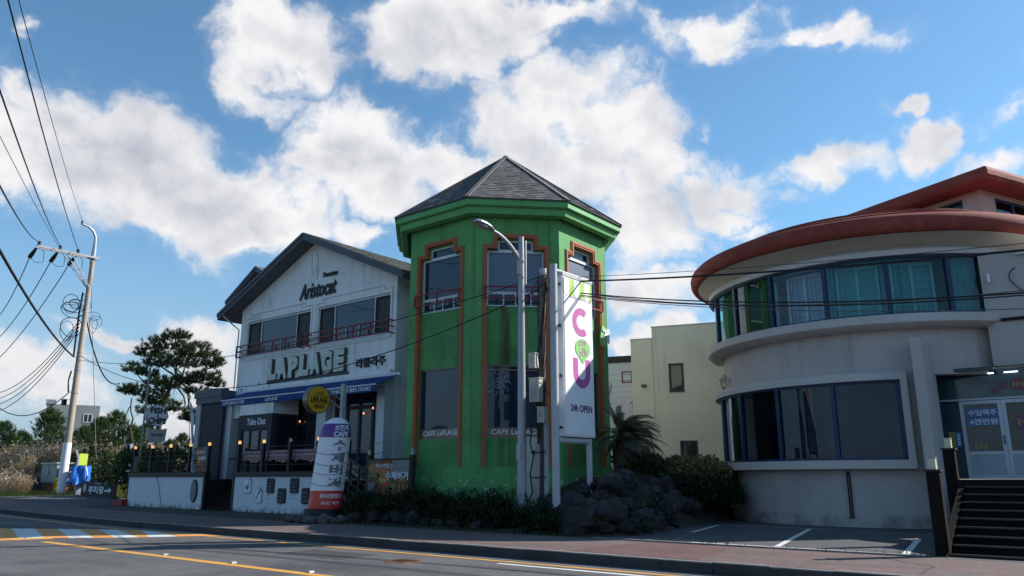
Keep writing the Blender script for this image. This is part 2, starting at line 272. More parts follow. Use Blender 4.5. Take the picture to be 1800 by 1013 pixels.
m = mat('pvc_white', (.70, .70, .74), .35, .05, 1, .1, 4); mat('pvc_purple', (.11, .035, .22), .35, .05, 1); mat('pvc_red', (.62, .045, .035), .35, .05, 1)
mat('letter_grey', (.16, .16, .17), .5, 0)
m = mat('rock', (.025, .022, .022), .95, .35, 2.2, .9, 12, fine=.3, col2=(.075, .06, .055), c2scale=2.5, c2lo=.5, c2hi=.7)
N_, L_, b_ = nodes_of(M['rock']); oi_ = N_.new('ShaderNodeObjectInfo'); mr_ = N_.new('ShaderNodeMapRange'); mr_.inputs[3].default_value = .4; mr_.inputs[4].default_value = 1.5; L_.new(oi_.outputs['Random'], mr_.inputs[0]); sc_ = N_.new('ShaderNodeVectorMath'); sc_.operation = 'SCALE'; L_.new(last_color(M['rock']), sc_.inputs[0]); L_.new(mr_.outputs[0], sc_.inputs['Scale']); L_.new(sc_.outputs[0], b_.inputs['Base Color'])
mat('rock_light', (.11, .10, .10), .95, .3, 3, .8, 14, fine=.25)
mat('bark', (.06, .045, .035), .95, .3, 4, .6, 18)
for nm, c, t in (('needle', (.035, .062, .022), .25), ('needle_young', (.05, .09, .03), .3), ('leaf_dark', (.018, .035, .014), .2), ('leaf_mid', (.05, .07, .025), .3), ('dry_leaf', (.22, .17, .08), .3), ('dry_grass', (.36, .27, .16), .35), ('plume', (.52, .42, .32), .4), ('grass', (.075, .11, .03), .35), ('frond', (.085, .085, .05), .3)):
    m = mat(nm, c, .8, .2, 1.2, spec=.25); tone(m, .55, 1.5); translucent(m, t)
m = mat('pale_green_wall', (.66, .64, .49), .9, .05, .5, .3, 20, col2=(.57, .55, .42), c2scale=.45, c2lo=.5, c2hi=.75); streaks(m, (.26, .27, .22), .4, 2, .12, .56, .76)
mat('plank_white', (.62, .63, .64), .8, .06, 2); mat('brown_frame', (.05, .03, .025), .6, .15, 3); mat('ac_white', (.40, .41, .40), .5, .05, 3)
mat('far_concrete', (.24, .25, .24), .9, .12, .4, .2, 10); mat('tarp_blue', (.02, .16, .60), .5, .12, 3); mat('lime_box', (.45, .60, .06), .5, .05, 3)
mat('yellow_guard', (.75, .40, .01), .45, .1, 4); mat('blue_grey', (.22, .23, .30), .6, .1, 2); mat('figure_yellow', (.72, .44, .04), .6, .1, 4); mat('red_thing', (.28, .02, .025), .6, .1, 3)
mat('burger_brown', (.20, .075, .035), .5, .4, 9, col2=(.06, .03, .025), c2scale=7); mat('burger_bun', (.42, .2, .08), .5, .25, 12); mat('plank_grey', (.22, .21, .22), .6, .4, 14); mat('lettuce', (.14, .22, .06), .5, .3, 14); mat('cheese', (.62, .34, .06), .5, .1, 8); mat('tomato', (.42, .08, .06), .5, .2, 8)
mat('sticker_blue', (.05, .14, .36), .4, .05, 2); mat('sticker_yellow', (.36, .32, .05), .4, 0); mat('sticker_pink', (.20, .05, .10), .4, 0); mat('poster_green', (.28, .42, .36), .5, .1, 3); mat('flag_blue', (.12, .22, .36), .7, .1, 3, col2=(.5, .5, .52), c2scale=2.2, c2lo=.45, c2hi=.55)
mat('rusty', (.22, .10, .05), .9, .3, 4, .3, 30)
mat('reflection_glow', (.8, .8, .8), .4, 0, emit=((.9, .95, 1), 2.5))
m = mat('plaid', (.50, .42, .42), .85, .08, 3)
N_, L_, b_ = nodes_of(m); g_ = N_.new('ShaderNodeNewGeometry').outputs['Position']; sp_ = N_.new('ShaderNodeSeparateXYZ'); L_.new(g_, sp_.inputs[0])
for k_, per in ((0, .14), (2, .14)):
    a1 = N_.new('ShaderNodeMath'); a1.operation = 'MULTIPLY'; L_.new(sp_.outputs[k_], a1.inputs[0]); a1.inputs[1].default_value = 2*pi/per; a2 = N_.new('ShaderNodeMath'); a2.operation = 'SINE'; L_.new(a1.outputs[0], a2.inputs[0])
    a3 = N_.new('ShaderNodeMapRange'); a3.inputs[1].default_value = -.15; a3.inputs[2].default_value = .15; a3.inputs[4].default_value = .6; L_.new(a2.outputs[0], a3.inputs[0]); overlay(m, (.19, .03, .045), a3.outputs[0])

# ---------------------------------------------------------------- mesh helpers
ORG = {}
class Fr:
    """a wall frame: origin, horizontal direction r; outward normal r x z"""
    def __init__(s, o, r):
        s.o = Vector(o); s.r = Vector((r[0], r[1], 0)).normalized(); s.n = s.r.cross(Vector((0, 0, 1)))
    def p(s, x, d, z): return s.o+s.r*x+s.n*d+Vector((0, 0, z))
class MB:
    def __init__(s): s.v = []; s.f = []; s.m = []; s.t = []
    def face(s, pts, mi=0, t=None):
        b = len(s.v); s.v += [tuple(p) for p in pts]; s.f.append(tuple(range(b, b+len(pts)))); s.m.append(mi); s.t.append(t if t is not None else .5)
    def hexa(s, c, mi=0, t=None):
        b = len(s.v); s.v += [tuple(p) for p in c]
        for q in ((0, 3, 2, 1), (4, 5, 6, 7), (0, 1, 5, 4), (1, 2, 6, 5), (2, 3, 7, 6), (3, 0, 4, 7)):
            s.f.append(tuple(b+i for i in q)); s.m.append(mi); s.t.append(t if t is not None else .5)
        return s
    def box(s, x0, x1, y0, y1, z0, z1, mi=0, t=None):
        return s.hexa([(x0, y0, z0), (x1, y0, z0), (x1, y1, z0), (x0, y1, z0), (x0, y0, z1), (x1, y0, z1), (x1, y1, z1), (x0, y1, z1)], mi, t)
    def fbox(s, fr, x0, x1, d0, d1, z0, z1, mi=0):
        p = fr.p; return s.hexa([p(x0, d1, z0), p(x1, d1, z0), p(x1, d0, z0), p(x0, d0, z0), p(x0, d1, z1), p(x1, d1, z1), p(x1, d0, z1), p(x0, d0, z1)], mi)
    def fquad(s, fr, x0, x1, d, z0, z1, mi=0):
        p = fr.p; s.face([p(x0, d, z0), p(x1, d, z0), p(x1, d, z1), p(x0, d, z1)], mi); return s
    def bar(s, a, b, w, h=None, mi=0, up=(0, 0, 1)):
        h = h or w; a = Vector(a); b = Vector(b); d = (b-a).normalized(); u = Vector(up)
        if abs(d.dot(u)) > .98: u = Vector((1, 0, 0))
        x = d.cross(u).normalized()*(w/2); y = x.cross(d).normalized()*(h/2)
        return s.hexa([a-x-y, a+x-y, a+x+y, a-x+y, b-x-y, b+x-y, b+x+y, b-x+y], mi)
    def tube(s, pts, r, n=8, cap=True, mi=0, t=None):
        pts = [Vector(p) for p in pts]; R = r if isinstance(r, (list, tuple)) else [r]*len(pts); rings = []; prev = None
        for i, p in enumerate(pts):
            d = (pts[min(i+1, len(pts)-1)]-pts[max(i-1, 0)]).normalized()
            if prev is None:
                a = Vector((0, 0, 1)) if abs(d.z) < .9 else Vector((1, 0, 0)); x = d.cross(a).normalized()
            else:
                x = prev-d*prev.dot(d); x = x.normalized() if x.length > 1e-6 else d.orthogonal().normalized()
            prev = x; y = d.cross(x); b = len(s.v)
            for k in range(n):
                an = 2*pi*k/n; s.v.append(tuple(p+(x*cos(an)+y*sin(an))*R[i]))
            rings.append(b)
        for i in range(len(rings)-1):
            for k in range(n):
                k2 = (k+1) % n; s.f.append((rings[i]+k, rings[i]+k2, rings[i+1]+k2, rings[i+1]+k)); s.m.append(mi); s.t.append(t if t is not None else .5)
        if cap:
            s.f.append(tuple(rings[0]+k for k in reversed(range(n)))); s.m.append(mi); s.t.append(.5)
            s.f.append(tuple(rings[-1]+k for k in range(n))); s.m.append(mi); s.t.append(.5)
        return s
    def lathe(s, c, prof, a0=0, a1=360, n=48, mi=0, close=False):
        """sweep profile (r, z) round the vertical axis through c"""
        full = abs(a1-a0) >= 360; cols = []; cnt = n if full else n+1
        for i in range(cnt):
            a = radians(a0+(a1-a0)*i/n); b = len(s.v)
            for (r, z) in prof: s.v.append((c[0]+r*cos(a), c[1]+r*sin(a), z))
            cols.append(b)
        m = len(prof)
        for i in range(n):
            A = cols[i]; B = cols[(i+1) % cnt]
            for j in range(m if close else m-1):
                k = (j+1) % m; s.f.append((A+j, B+j, B+k, A+k)); s.m.append(mi); s.t.append(.5)
        if close and not full:
            s.f.append(tuple(cols[0]+j for j in range(m))); s.m.append(mi); s.t.append(.5); s.f.append(tuple(cols[-1]+j for j in reversed(range(m)))); s.m.append(mi); s.t.append(.5)
        return s
    def prism(s, poly, o, ax, ay, az, d, mi=0):
        """polygon (x,y) in plane (ax,ay) at o, extruded d along az"""
        o = Vector(o); ax = Vector(ax); ay = Vector(ay); az = Vector(az); n = len(poly); b = len(s.v)
        for k in (0, 1):
            for (x, y) in poly: s.v.append(tuple(o+ax*x+ay*y+az*(d*k)))
        s.f.append(tuple(b+i for i in range(n))); s.f.append(tuple(b+n+i for i in reversed(range(n)))); s.m += [mi]*2; s.t += [.5]*2
        for i in range(n):
            j = (i+1) % n; s.f.append((b+i, b+n+i, b+n+j, b+j)); s.m.append(mi); s.t.append(.5)
        return s
    def build(s, name, mats, parent=None, smooth=False, origin=None, ang=38):
        me = bpy.data.meshes.new(name)
        if parent is not None: org = ORG[parent]
        elif origin is not None: org = Vector(origin)
        else:
            xs = [v[0] for v in s.v]; ys = [v[1] for v in s.v]; zs = [v[2] for v in s.v]; org = Vector(((min(xs)+max(xs))/2, (min(ys)+max(ys))/2, min(zs)))
        me.from_pydata([(v[0]-org[0], v[1]-org[1], v[2]-org[2]) for v in s.v], [], s.f)
        ml = mats if isinstance(mats, (list, tuple)) else [mats]
        for x in ml: me.materials.append(MATS[x])
        if len(ml) > 1: me.polygons.foreach_set('material_index', s.m)
        at = me.attributes.new('tone', 'FLOAT', 'FACE'); at.data.foreach_set('value', s.t)
        if smooth: me.shade_smooth(); me.set_sharp_from_angle(angle=radians(ang))
        me.update()
        o = bpy.data.objects.new(name, me); COL.objects.link(o); ORG[o] = org
        if parent is not None: o.parent = parent
        else: o.location = org
        return o
def tag(o, label=None, cat=None, group=None, kind=None):
    if label: o['label'] = label
    if cat: o['category'] = cat
    if group: o['group'] = group
    if kind: o['kind'] = kind
    return o
def thing(name, loc, label, cat, group=None):
    o = bpy.data.objects.new(name, None); COL.objects.link(o); o.location = loc; o.empty_display_size = .2; ORG[o] = Vector(loc); return tag(o, label, cat, group)
def struct(o): o['kind'] = 'structure'; return o
KIDS = {}
def copy_tree(src, loc, rz=0, sc=1, label=None, group=None):
    def cp(o, par):
        c = o.copy(); COL.objects.link(c)
        if par is not None: c.parent = par
        for ch in list(o.children): cp(ch, c)
        return c
    c = cp(src, None); c.location = loc; c.rotation_euler = (0, 0, rz); c.scale = (sc,)*3 if isinstance(sc, (int, float)) else sc
    if label: c['label'] = label
    if group: c['group'] = group
    return c
def wall_holes(mb, fr, x0, x1, z0, z1, holes, d=0., rev=.15, mi=0, mi_rev=None, top=None):
    """a wall face at depth d with rectangular openings whose reveals run rev inwards"""
    xs = sorted({x0, x1, *[h[0] for h in holes], *[h[1] for h in holes]}); zs = sorted({z0, z1, *[h[2] for h in holes], *[h[3] for h in holes]})
    xs = [x for x in xs if x0 <= x <= x1]; zs = [z for z in zs if z0 <= z <= z1]
    inside = lambda x, z: any(h[0] < x < h[1] and h[2] < z < h[3] for h in holes)
    mr = mi if mi_rev is None else mi_rev; p = fr.p
    for i in range(len(xs)-1):
        for j in range(len(zs)-1):
            a, b, c, e = xs[i], xs[i+1], zs[j], zs[j+1]; mx, mz = (a+b)/2, (c+e)/2
            if not inside(mx, mz): mb.fquad(fr, a, b, d, c, e, mi); continue
            if i == 0 or not inside((xs[i-1]+a)/2, mz): mb.face([p(a, d-rev, c), p(a, d, c), p(a, d, e), p(a, d-rev, e)], mr)
            if i == len(xs)-2 or not inside((xs[i+2]+b)/2, mz): mb.face([p(b, d, c), p(b, d-rev, c), p(b, d-rev, e), p(b, d, e)], mr)
            if j == 0 or not inside(mx, (zs[j-1]+c)/2): mb.face([p(a, d-rev, c), p(b, d-rev, c), p(b, d, c), p(a, d, c)], mr)
            if j == len(zs)-2 or not inside(mx, (zs[j+2]+e)/2): mb.face([p(a, d, e), p(b, d, e), p(b, d-rev, e), p(a, d-rev, e)], mr)
def window(fr, x0, x1, z0, z1, d, parent, fmat, gmat, cols=(), rows=(), w=.06, depth=.07, name='window', pane='pane', label=None):
    """framed window, outer face at depth d; divisions at the given x / z; each light its own pane"""
    mb = MB()
    mb.fbox(fr, x0, x0+w, d-depth, d, z0, z1); mb.fbox(fr, x1-w, x1, d-depth, d, z0, z1)
    mb.fbox(fr, x0+w, x1-w, d-depth, d, z0, z0+w); mb.fbox(fr, x0+w, x1-w, d-depth, d, z1-w, z1)
    for c in cols: mb.fbox(fr, c-w/2, c+w/2, d-depth, d-.003, z0+w, z1-w)
    for r in rows: mb.fbox(fr, x0+w, x1-w, d-depth, d-.006, r-w/2, r+w/2)
    o = mb.build(name, fmat, parent)
    if label: o['label'] = label
    ex = [x0+w/2]+sorted(cols)+[x1-w/2]; ez = [z0+w/2]+sorted(rows)+[z1-w/2]; k = 0
    for i in range(len(ex)-1):
        for j in range(len(ez)-1):
            g = gmat[k % len(gmat)] if isinstance(gmat, (list, tuple)) else gmat; k += 1
            MB().fbox(fr, ex[i], ex[i+1], d-depth+.005, d-depth+.02, ez[j], ez[j+1]).build(pane, g, o)
    return o
def rail(mb, fr, x0, x1, d, z0, z1, bars, posts, w=.04, ret=None):
    for z in bars: mb.fbox(fr, x0, x1, d-w/2, d+w/2, z-w/2, z+w/2)
    for x in posts: mb.fbox(fr, x-w/2, x+w/2, d-w/2-.004, d+w/2+.004, z0, z1)
    if ret is not None:
        for z in bars:
            for x in (x0, x1): mb.fbox(fr, x-w/2, x+w/2, ret, d-w/2-.003, z-w/2+.002, z+w/2-.002)
def text(body, fr, x0, z0, w, h, d, material, parent=None, name='lettering', ext=.006, bold=0., shear=0., tilt=0., center=True, keep=True, origin=None, fit=True, spacing=1.):
    """lettering fitted in the rectangle x0..x0+w, z0..z0+h on frame fr at depth d"""
    cu = bpy.data.curves.new('lettering', 'FONT'); cu.body = body; cu.size = 1; cu.extrude = .5; cu.offset = bold; cu.shear = shear; cu.resolution_u = 3; cu.align_x = 'LEFT'; cu.space_character = spacing
    tmp = bpy.data.objects.new('tmp', cu); COL.objects.link(tmp); dg = bpy.context.evaluated_depsgraph_get(); dg.update()
    me = bpy.data.meshes.new_from_object(tmp.evaluated_get(dg)); bpy.data.objects.remove(tmp)
    if not me.vertices: return None
    xs = [v.co.x for v in me.vertices]; ys = [v.co.y for v in me.vertices]; ax, bx, ay, by = min(xs), max(xs), min(ys), max(ys)
    sx = w/max(bx-ax, 1e-6); sy = h/max(by-ay, 1e-6)
    if not fit: sx = sy = min(sx, sy)
    org = ORG[parent] if parent is not None else (Vector(origin) if origin else fr.p(x0+w/2, d, z0))
    for v in me.vertices:
        X = (v.co.x-ax)*sx; Z = (v.co.y-ay)*sy
        if not fit and center: X += (w-(bx-ax)*sx)/2; Z += (h-(by-ay)*sy)/2
        q = fr.p(x0+X, d+(v.co.z+.5)*ext, z0+Z+X*tilt); v.co = q-org
    me.materials.clear(); me.materials.append(MATS[material]); me.name = name
    o = bpy.data.objects.new(name, me); COL.objects.link(o); ORG[o] = org
    if parent is not None: o.parent = parent
    else: o.location = org
    return o
def curve_text(body, c, R, aC, zc, h, wang, material, parent, bold=.02, name='lettering'):
    cu = bpy.data.curves.new('lettering', 'FONT'); cu.body = body; cu.size = 1; cu.extrude = .5; cu.offset = bold; cu.resolution_u = 3
    tmp = bpy.data.objects.new('tmp', cu); COL.objects.link(tmp); dg = bpy.context.evaluated_depsgraph_get(); dg.update(); me = bpy.data.meshes.new_from_object(tmp.evaluated_get(dg)); bpy.data.objects.remove(tmp)
    xs = [v.co.x for v in me.vertices]; ys = [v.co.y for v in me.vertices]; ax, bx, ay, by = min(xs), max(xs), min(ys), max(ys); org = ORG[parent]
    for v in me.vertices:
        a = radians(aC+((v.co.x-ax)/(bx-ax)-.5)*wang); z = zc+((v.co.y-ay)/(by-ay)-.5)*h; r = (R(z) if callable(R) else R)+.004+(v.co.z+.5)*.008
        cx, cy = c(z) if callable(c) else c; v.co = Vector((cx+r*cos(a), cy+r*sin(a), z))-org
    me.materials.clear(); me.materials.append(MATS[material]); me.name = name
    o = bpy.data.objects.new(name, me); COL.objects.link(o); ORG[o] = org; o.parent = parent; return o
def shingles(mb, p00, p10, p11, p01, rows, tab=.33, lift=.012):
    """courses of shingles on the quad: p00-p10 eave, p01-p11 ridge"""
    p00, p10, p11, p01 = map(Vector, (p00, p10, p11, p01)); nrm = (p10-p00).cross(p01-p00)
    if nrm.length < 1e-6: nrm = (p10-p00).cross(p11-p00)
    nrm.normalize()
    if nrm.z < 0: nrm = -nrm
    for i in range(rows):
        a = i/rows; b = min(1, (i+1.12)/rows); L0 = p00.lerp(p01, a); R0 = p10.lerp(p11, a); L1 = p00.lerp(p01, b); R1 = p10.lerp(p11, b)
        w = (R0-L0).length
        if w < .05: continue
        x = 0.; cuts = [0.]; x = random.uniform(.2, 1)*tab
        while x < w-.03: cuts.append(x/w); x += tab*random.uniform(.8, 1.2)
        cuts.append(1.)
        for j in range(len(cuts)-1):
            u0, u1 = cuts[j], cuts[j+1]; g = .0 if j == 0 else .006/w; h = lift*random.uniform(.8, 2.0)
            A = L0.lerp(R0, u0+g); B = L0.lerp(R0, u1); C = L1.lerp(R1, u1); D = L1.lerp(R1, u0+g); t = random.random()
            At, Bt = A+nrm*h, B+nrm*h; Ct, Dt = C+nrm*.003, D+nrm*.003
            mb.face([At, Bt, Ct, Dt], 0, t); mb.face([A, B, Bt, At], 0, t*.5); mb.face([A, At, Dt, D], 0, t*.6); mb.face([B, C, Ct, Bt], 0, t*.6)

# ---------------------------------------------------------------- ground, road, pavement
def rise(s):
    t = min(1, max(0, (-38-s)/17)); return .35*t*t*(3-2*t)
def kpath():
    key = [(-27.5, 12.95), (-33, 13.35), (-40, 13.85), (-50, 14.3), (-70, 15.0), (-110, 16.5), (-180, 19.5), (-300, 25)]
    pts = [(60-2.5*i, 12.95) for i in range(36)]; pts = [p for p in pts if p[0] > -27]
    K = [(-24, 12.95)]+key
    for i in range(len(K)-1):
        p0 = K[max(i-1, 0)]; p1, p2 = K[i], K[i+1]; p3 = K[min(i+2, len(K)-1)]
        for k in range(6):
            t = k/6; f = lambda a, b, c, d: .5*((2*b)+(-a+c)*t+(2*a-5*b+4*c-d)*t*t+(-a+3*b-3*c+d)*t**3)
            pts.append((f(p0[0], p1[0], p2[0], p3[0]), f(p0[1], p1[1], p2[1], p3[1])))
    pts.append(K[-1]); out = [pts[0]]
    for p in pts[1:]:
        if p[0] < out[-1][0]-.4: out.append(p)
    return out
KP = kpath()
def offs(o):
    r = []
    for i, p in enumerate(KP):
        a = KP[max(i-1, 0)]; b = KP[min(i+1, len(KP)-1)]; d = Vector((b[0]-a[0], b[1]-a[1])).normalized(); r.append((p[0]+d.y*o, p[1]-d.x*o))
    return r
def strip(name, o0, o1, z0, m, z1=None, smax=1e9, smin=-1e9, jag=0):
    A = offs(o0); B = offs(o1); mb = MB(); z1 = z0 if z1 is None else z1
    for i in range(len(A)-1):
        if KP[i][0] > smax or KP[i+1][0] < smin: continue
        q = [(*A[i], z0+rise(A[i][0])), (*A[i+1], z0+rise(A[i+1][0])), (*B[i+1], z1+rise(B[i+1][0])), (*B[i], z1+rise(B[i][0]))]
        mb.face(q)
    return mb.build(name, m)
mb = MB(); mb.face([(-3000, -1500, -.32), (1500, -1500, -.32), (1500, 3000, -.32), (-3000, 3000, -.32)]); struct(mb.build('ground', 'field', origin=(0, 0, -.32)))
struct(strip('road', -9.2, .0, -.2, 'asphalt'))
struct(strip('near_verge', -16, -9.2, -.1, 'dirt'))
mb = MB()   # near pavement slab on the camera's side
mb.box(-60, 60, -30, 3.0, -.3, -.08); struct(mb.build('near_pavement', 'lot_asphalt'))
struct(strip('pavement', .18, 3.3, 0., 'red_walk'))
struct(strip('yard', 3.3, 14, -.004, 'dirt'))
def pathn(s):
    A = offs(0)
    for a, b in zip(A, A[1:]):
        if b[0] <= s <= a[0]: return a[1]+(b[1]-a[1])*(a[0]-s)/(a[0]-b[0])
    return A[-1][1]
def land(s, n):
    ss = lambda a, b, x: (lambda t: t*t*(3-2*t))(min(1, max(0, (x-a)/(b-a))))
    n0 = 24.3-4.6*ss(-60.0, -62.5, s); e = ss(n0-.5, n0+2, n)
    return rise(s)+2.0*ss(n0, n0+6.0, n)*ss(-41, -50, s)+.14*noise.noise(Vector((s*.3, n*.3, 0)))*e
def leftbank():
    mb = MB(); S = [-42-.8*i for i in range(60)]+[-95, -105, -120, -150, -200, -300]; D = [3.3, 4, 4.8, 5.6, 6.4, 7.2, 8, 9, 10, 11, 12, 13.5, 15, 17, 20, 26, 36, 60, 120, 250]
    for i in range(len(S)-1):
        for j in range(len(D)-1):
            q = [(S[i+1], pathn(S[i+1])+D[j]), (S[i], pathn(S[i])+D[j]), (S[i], pathn(S[i])+D[j+1]), (S[i+1], pathn(S[i+1])+D[j+1])]; mb.face([(a, b, land(a, b)+.004) for a, b in q])
    return mb.build('roadside_bank', 'dirt', smooth=True)
struct(leftbank())
def yardmesh():
    mb = MB(); S = [-400, -300, -200, -150, -110]+[-100+4*i for i in range(16)]+[-36, -30, -20, -10, 0, 20, 60, 200]; Nn = [22, 26, 32, 40, 60, 100, 200, 500]
    for i in range(len(S)-1):
        for j in range(len(Nn)-1):
            mb.face([(S[i], Nn[j], rise(S[i])-.012), (S[i+1], Nn[j], rise(S[i+1])-.012), (S[i+1], Nn[j+1], rise(S[i+1])-.012), (S[i], Nn[j+1], rise(S[i])-.012)])
    return mb.build('back_field', 'dirt')
struct(yardmesh())
# drive-in lot between the buildings
mb = MB(); mb.face([(-10.6, 16.25, .004), (-3.35, 16.25, .004), (-3.35, 34, .004), (-13.2, 34, .004), (-12.6, 27, .004), (-10.6, 21, .004)]); struct(mb.build('parking_lot', 'lot_asphalt'))
mb = MB(); mb.face([(-3.35, 16.25, .002), (30, 16.25, .002), (30, 34, .002), (-3.35, 34, .002)]); struct(mb.build('shop_yard', 'lot_asphalt'))
# kerb stones
kerb = thing('kerb', (0, 12.95, -.2), None, None); kerb['kind'] = 'structure'
def kerbstones():
    L = offs(0.); R = offs(.18); acc = []; me = None
    seg = [(Vector((*L[i], rise(L[i][0]))), Vector((*L[i+1], rise(L[i+1][0])))) for i in range(len(L)-1)]
    dist = 0; pts = []
    # walk the kerb line in 1 m steps
    i = 0; p = Vector(seg[0][0]); 
    path = [Vector((*q, rise(q[0]))) for q in offs(.09)]
    cum = [0]
    for a, b in zip(path, path[1:]): cum.append(cum[-1]+(b-a).length)
    def at(u):
        k = 0
        while k < len(cum)-2 and cum[k+1] < u: k += 1
        t = (u-cum[k])/(cum[k+1]-cum[k]); return path[k].lerp(path[k+1], t)
    base = MB()
    base.prism([(-.09, -.12), (.09, -.12), (.09, .185), (-.09, .185)], (-.495, 0, 0), (0, 1, 0), (0, 0, 1), (1, 0, 0), .99)
    base.prism([(-.09, .1851), (.09, .1851), (.09, .203), (-.08, .203)], (-.495, 0, 0), (0, 1, 0), (0, 0, 1), (1, 0, 0), .99, 1)
    ob = base.build('kerb_stone', ['kerb_face', 'kerb_top'], kerb, origin=None)
    me = ob.data
    for v in me.vertices: v.co += Vector(ORG[kerb])
    first = True; u = 46.
    while u < 150.:
        a, b = at(u), at(u+1.); c = (a+b)/2; d = b-a
        o = ob if first else ob.copy()
        if not first: COL.objects.link(o); o.parent = kerb
        first = False
        yaw = atan2(d.y, d.x)+pi; jit = random.Random(int(u*7))
        o.location = c-Vector(ORG[kerb])+Vector((0, jit.uniform(-.008, .008), -.2+jit.uniform(-.008, .006))); o.rotation_euler = (jit.uniform(-.01, .01), atan2(a.z-b.z, 1)*0, yaw)
        u += 1.
    ends = MB()
    for (u0, u1) in ((0, 46), (150, cum[-1])):
        n = max(1, int((u1-u0)/4))
        for k in range(n):
            a, b = at(u0+(u1-u0)*k/n), at(u0+(u1-u0)*(k+1)/n); ends.bar(a+Vector((0, 0, -.1)), b+Vector((0, 0, -.1)), .18, .19)
    ends.build('kerb_line', 'kerb_top', kerb)
kerbstones()
mb = MB(); mb.face([(-52, 17.3, rise(-52)+.02), (-41.2, 17.1, rise(-41.2)+.006), (-41.2, 26, rise(-41.2)+.03), (-52.2, 21.8, rise(-52.2)+.03)]); struct(mb.build('driveway', 'lot_asphalt'))
# painted lines
def lineon(name, o0, o1, smin, smax, m, z=-.196): return struct(strip(name, o0, o1, z, m, smax=smax, smin=smin))
lineon('edge_line_yellow', -.62, -.48, -120, 40, 'yellow_paint')
lineon('edge_line_white', -.98, -.84, -10.2, 40, 'white_paint')
lineon('gutter', -.34, -.003, -120, 60, 'kerb_top', -.197)
lineon('centre_line', -4.36, -4.14, -23.6, 40, 'yellow_paint')
lineon('centre_line_far', -4.25, -4.05, -120, -30.5, 'yellow_paint')
# speed hump crossing: yellow and white blocks running with the road
def hump():
    T = [(-40, 929), (-18, 929), (21, 929.3), (61, 929.5), (100, 930), (138, 930.3), (174, 930.8), (207, 931.3), (250, 933), (270, 934), (345, 938.5)]
    B = [(-60, 948), (-10, 947), (34, 946.5), (78, 946), (123, 945.8), (164, 945.5), (202, 945.2), (243, 944.8), (262, 944.3), (312, 943.2), (392, 941.8)]
    mat('hump_yellow', (.68, .29, .07), .75, .15, 2.5, .2, 60, fine=.2, col2=(.25, .15, .08), c2scale=5, c2lo=.58, c2hi=.72); q = {0: MB(), 1: MB()}; col = [1, 0, 1, 0, 1, 0, 1, 0, 1, 0]  # hump yellow: copy of the line paint, reddened for its look in shade
    for i in range(10): q[col[i]].face([Pz(*B[i], -.195), Pz(*B[i+1], -.195), Pz(*T[i+1], -.195), Pz(*T[i], -.195)])
    struct(q[0].build('hump_paint_yellow', 'hump_yellow')); struct(q[1].build('hump_paint_white', 'white_paint'))
    m = MB(); m.face([Pz(-60, 952.5, -.1935), Pz(92, 947.5, -.1935), Pz(96, 944.8, -.1935), Pz(-60, 948.3, -.1935)]); struct(m.build('stop_line_yellow', 'yellow_paint'))
hump()
for (s, n) in ((-24., 8.86), (-16.6, 8.86), (-14.0, 8.86), (-11.6, 8.86)):
    mb = MB(); mb.prism([(-.06, 0), (.06, 0), (.035, .03), (-.035, .03)], (s, n-.05, -.196), (1, 0, 0), (0, 0, 1), (0, 1, 0), .1)
    o = mb.build('road_stud', 'galv'); tag(o, 'small raised reflector stud on the yellow centre line', 'road stud', 'reflector studs on the centre line')
mb = MB(); mb.lathe((-11.7, 11.15), [(.0, -.19), (.30, -.188), (.31, -.193), (.36, -.193), (.37, -.199)], n=28)
for k in range(-3, 4): mb.box(-11.7-.26, -11.7+.26, 11.15+k*.08-.012, 11.15+k*.08+.012, -.189, -.182)
struct(mb.build('manhole_cover', 'rusty'))
def patch(name, pts, m, z):
    mb = MB(); mb.face([(a, b, z) for a, b in pts]); struct(mb.build(name, m))
mat('patch_dark', (.05, .05, .052), .9, .15, 1, .4, 80, fine=.25); mat('patch_red', (.125, .066, .062), .92, .18, .8, .5, 60, fine=.3)
patch('road_patch', [(-15.2, 11.7), (-13.1, 11.75), (-13.0, 10.6), (-15.1, 10.5)], 'patch_dark', -.197); patch('road_patch', [(-9.4, 9.6), (-5.2, 9.7), (-5.1, 9.0), (-9.3, 8.95)], 'patch_dark', -.197)
patch('pavement_patch', [(-9.2, 13.2), (-6.4, 13.2), (-6.9, 16.1), (-9.0, 16.0)], 'patch_red', .003)
# parking bay lines (lot, 4 mm above asphalt)
def pline(name, a, b, w, m='white_paint', z=.009):
    a = Vector((*a, z)); b = Vector((*b, z)); d = (b-a).normalized().cross(Vector((0, 0, 1)))*w/2; mb = MB(); mb.face([a-d, b-d, b+d, a+d]); struct(mb.build(name, m))
pline('bay_line', (-6.25, 16.7), (-7.6, 22.9), .13); pline('bay_line', (-3.75, 16.55), (-4.4, 20.9), .13); pline('bay_line', (-9.6, 19.6), (-10.4, 23.1), .12)
pline('bay_line', (-8.2, 16.62), (-3.7, 16.5), .12); pline('bay_line', (-10.2, 23.1), (-6.9, 23.1), .07)
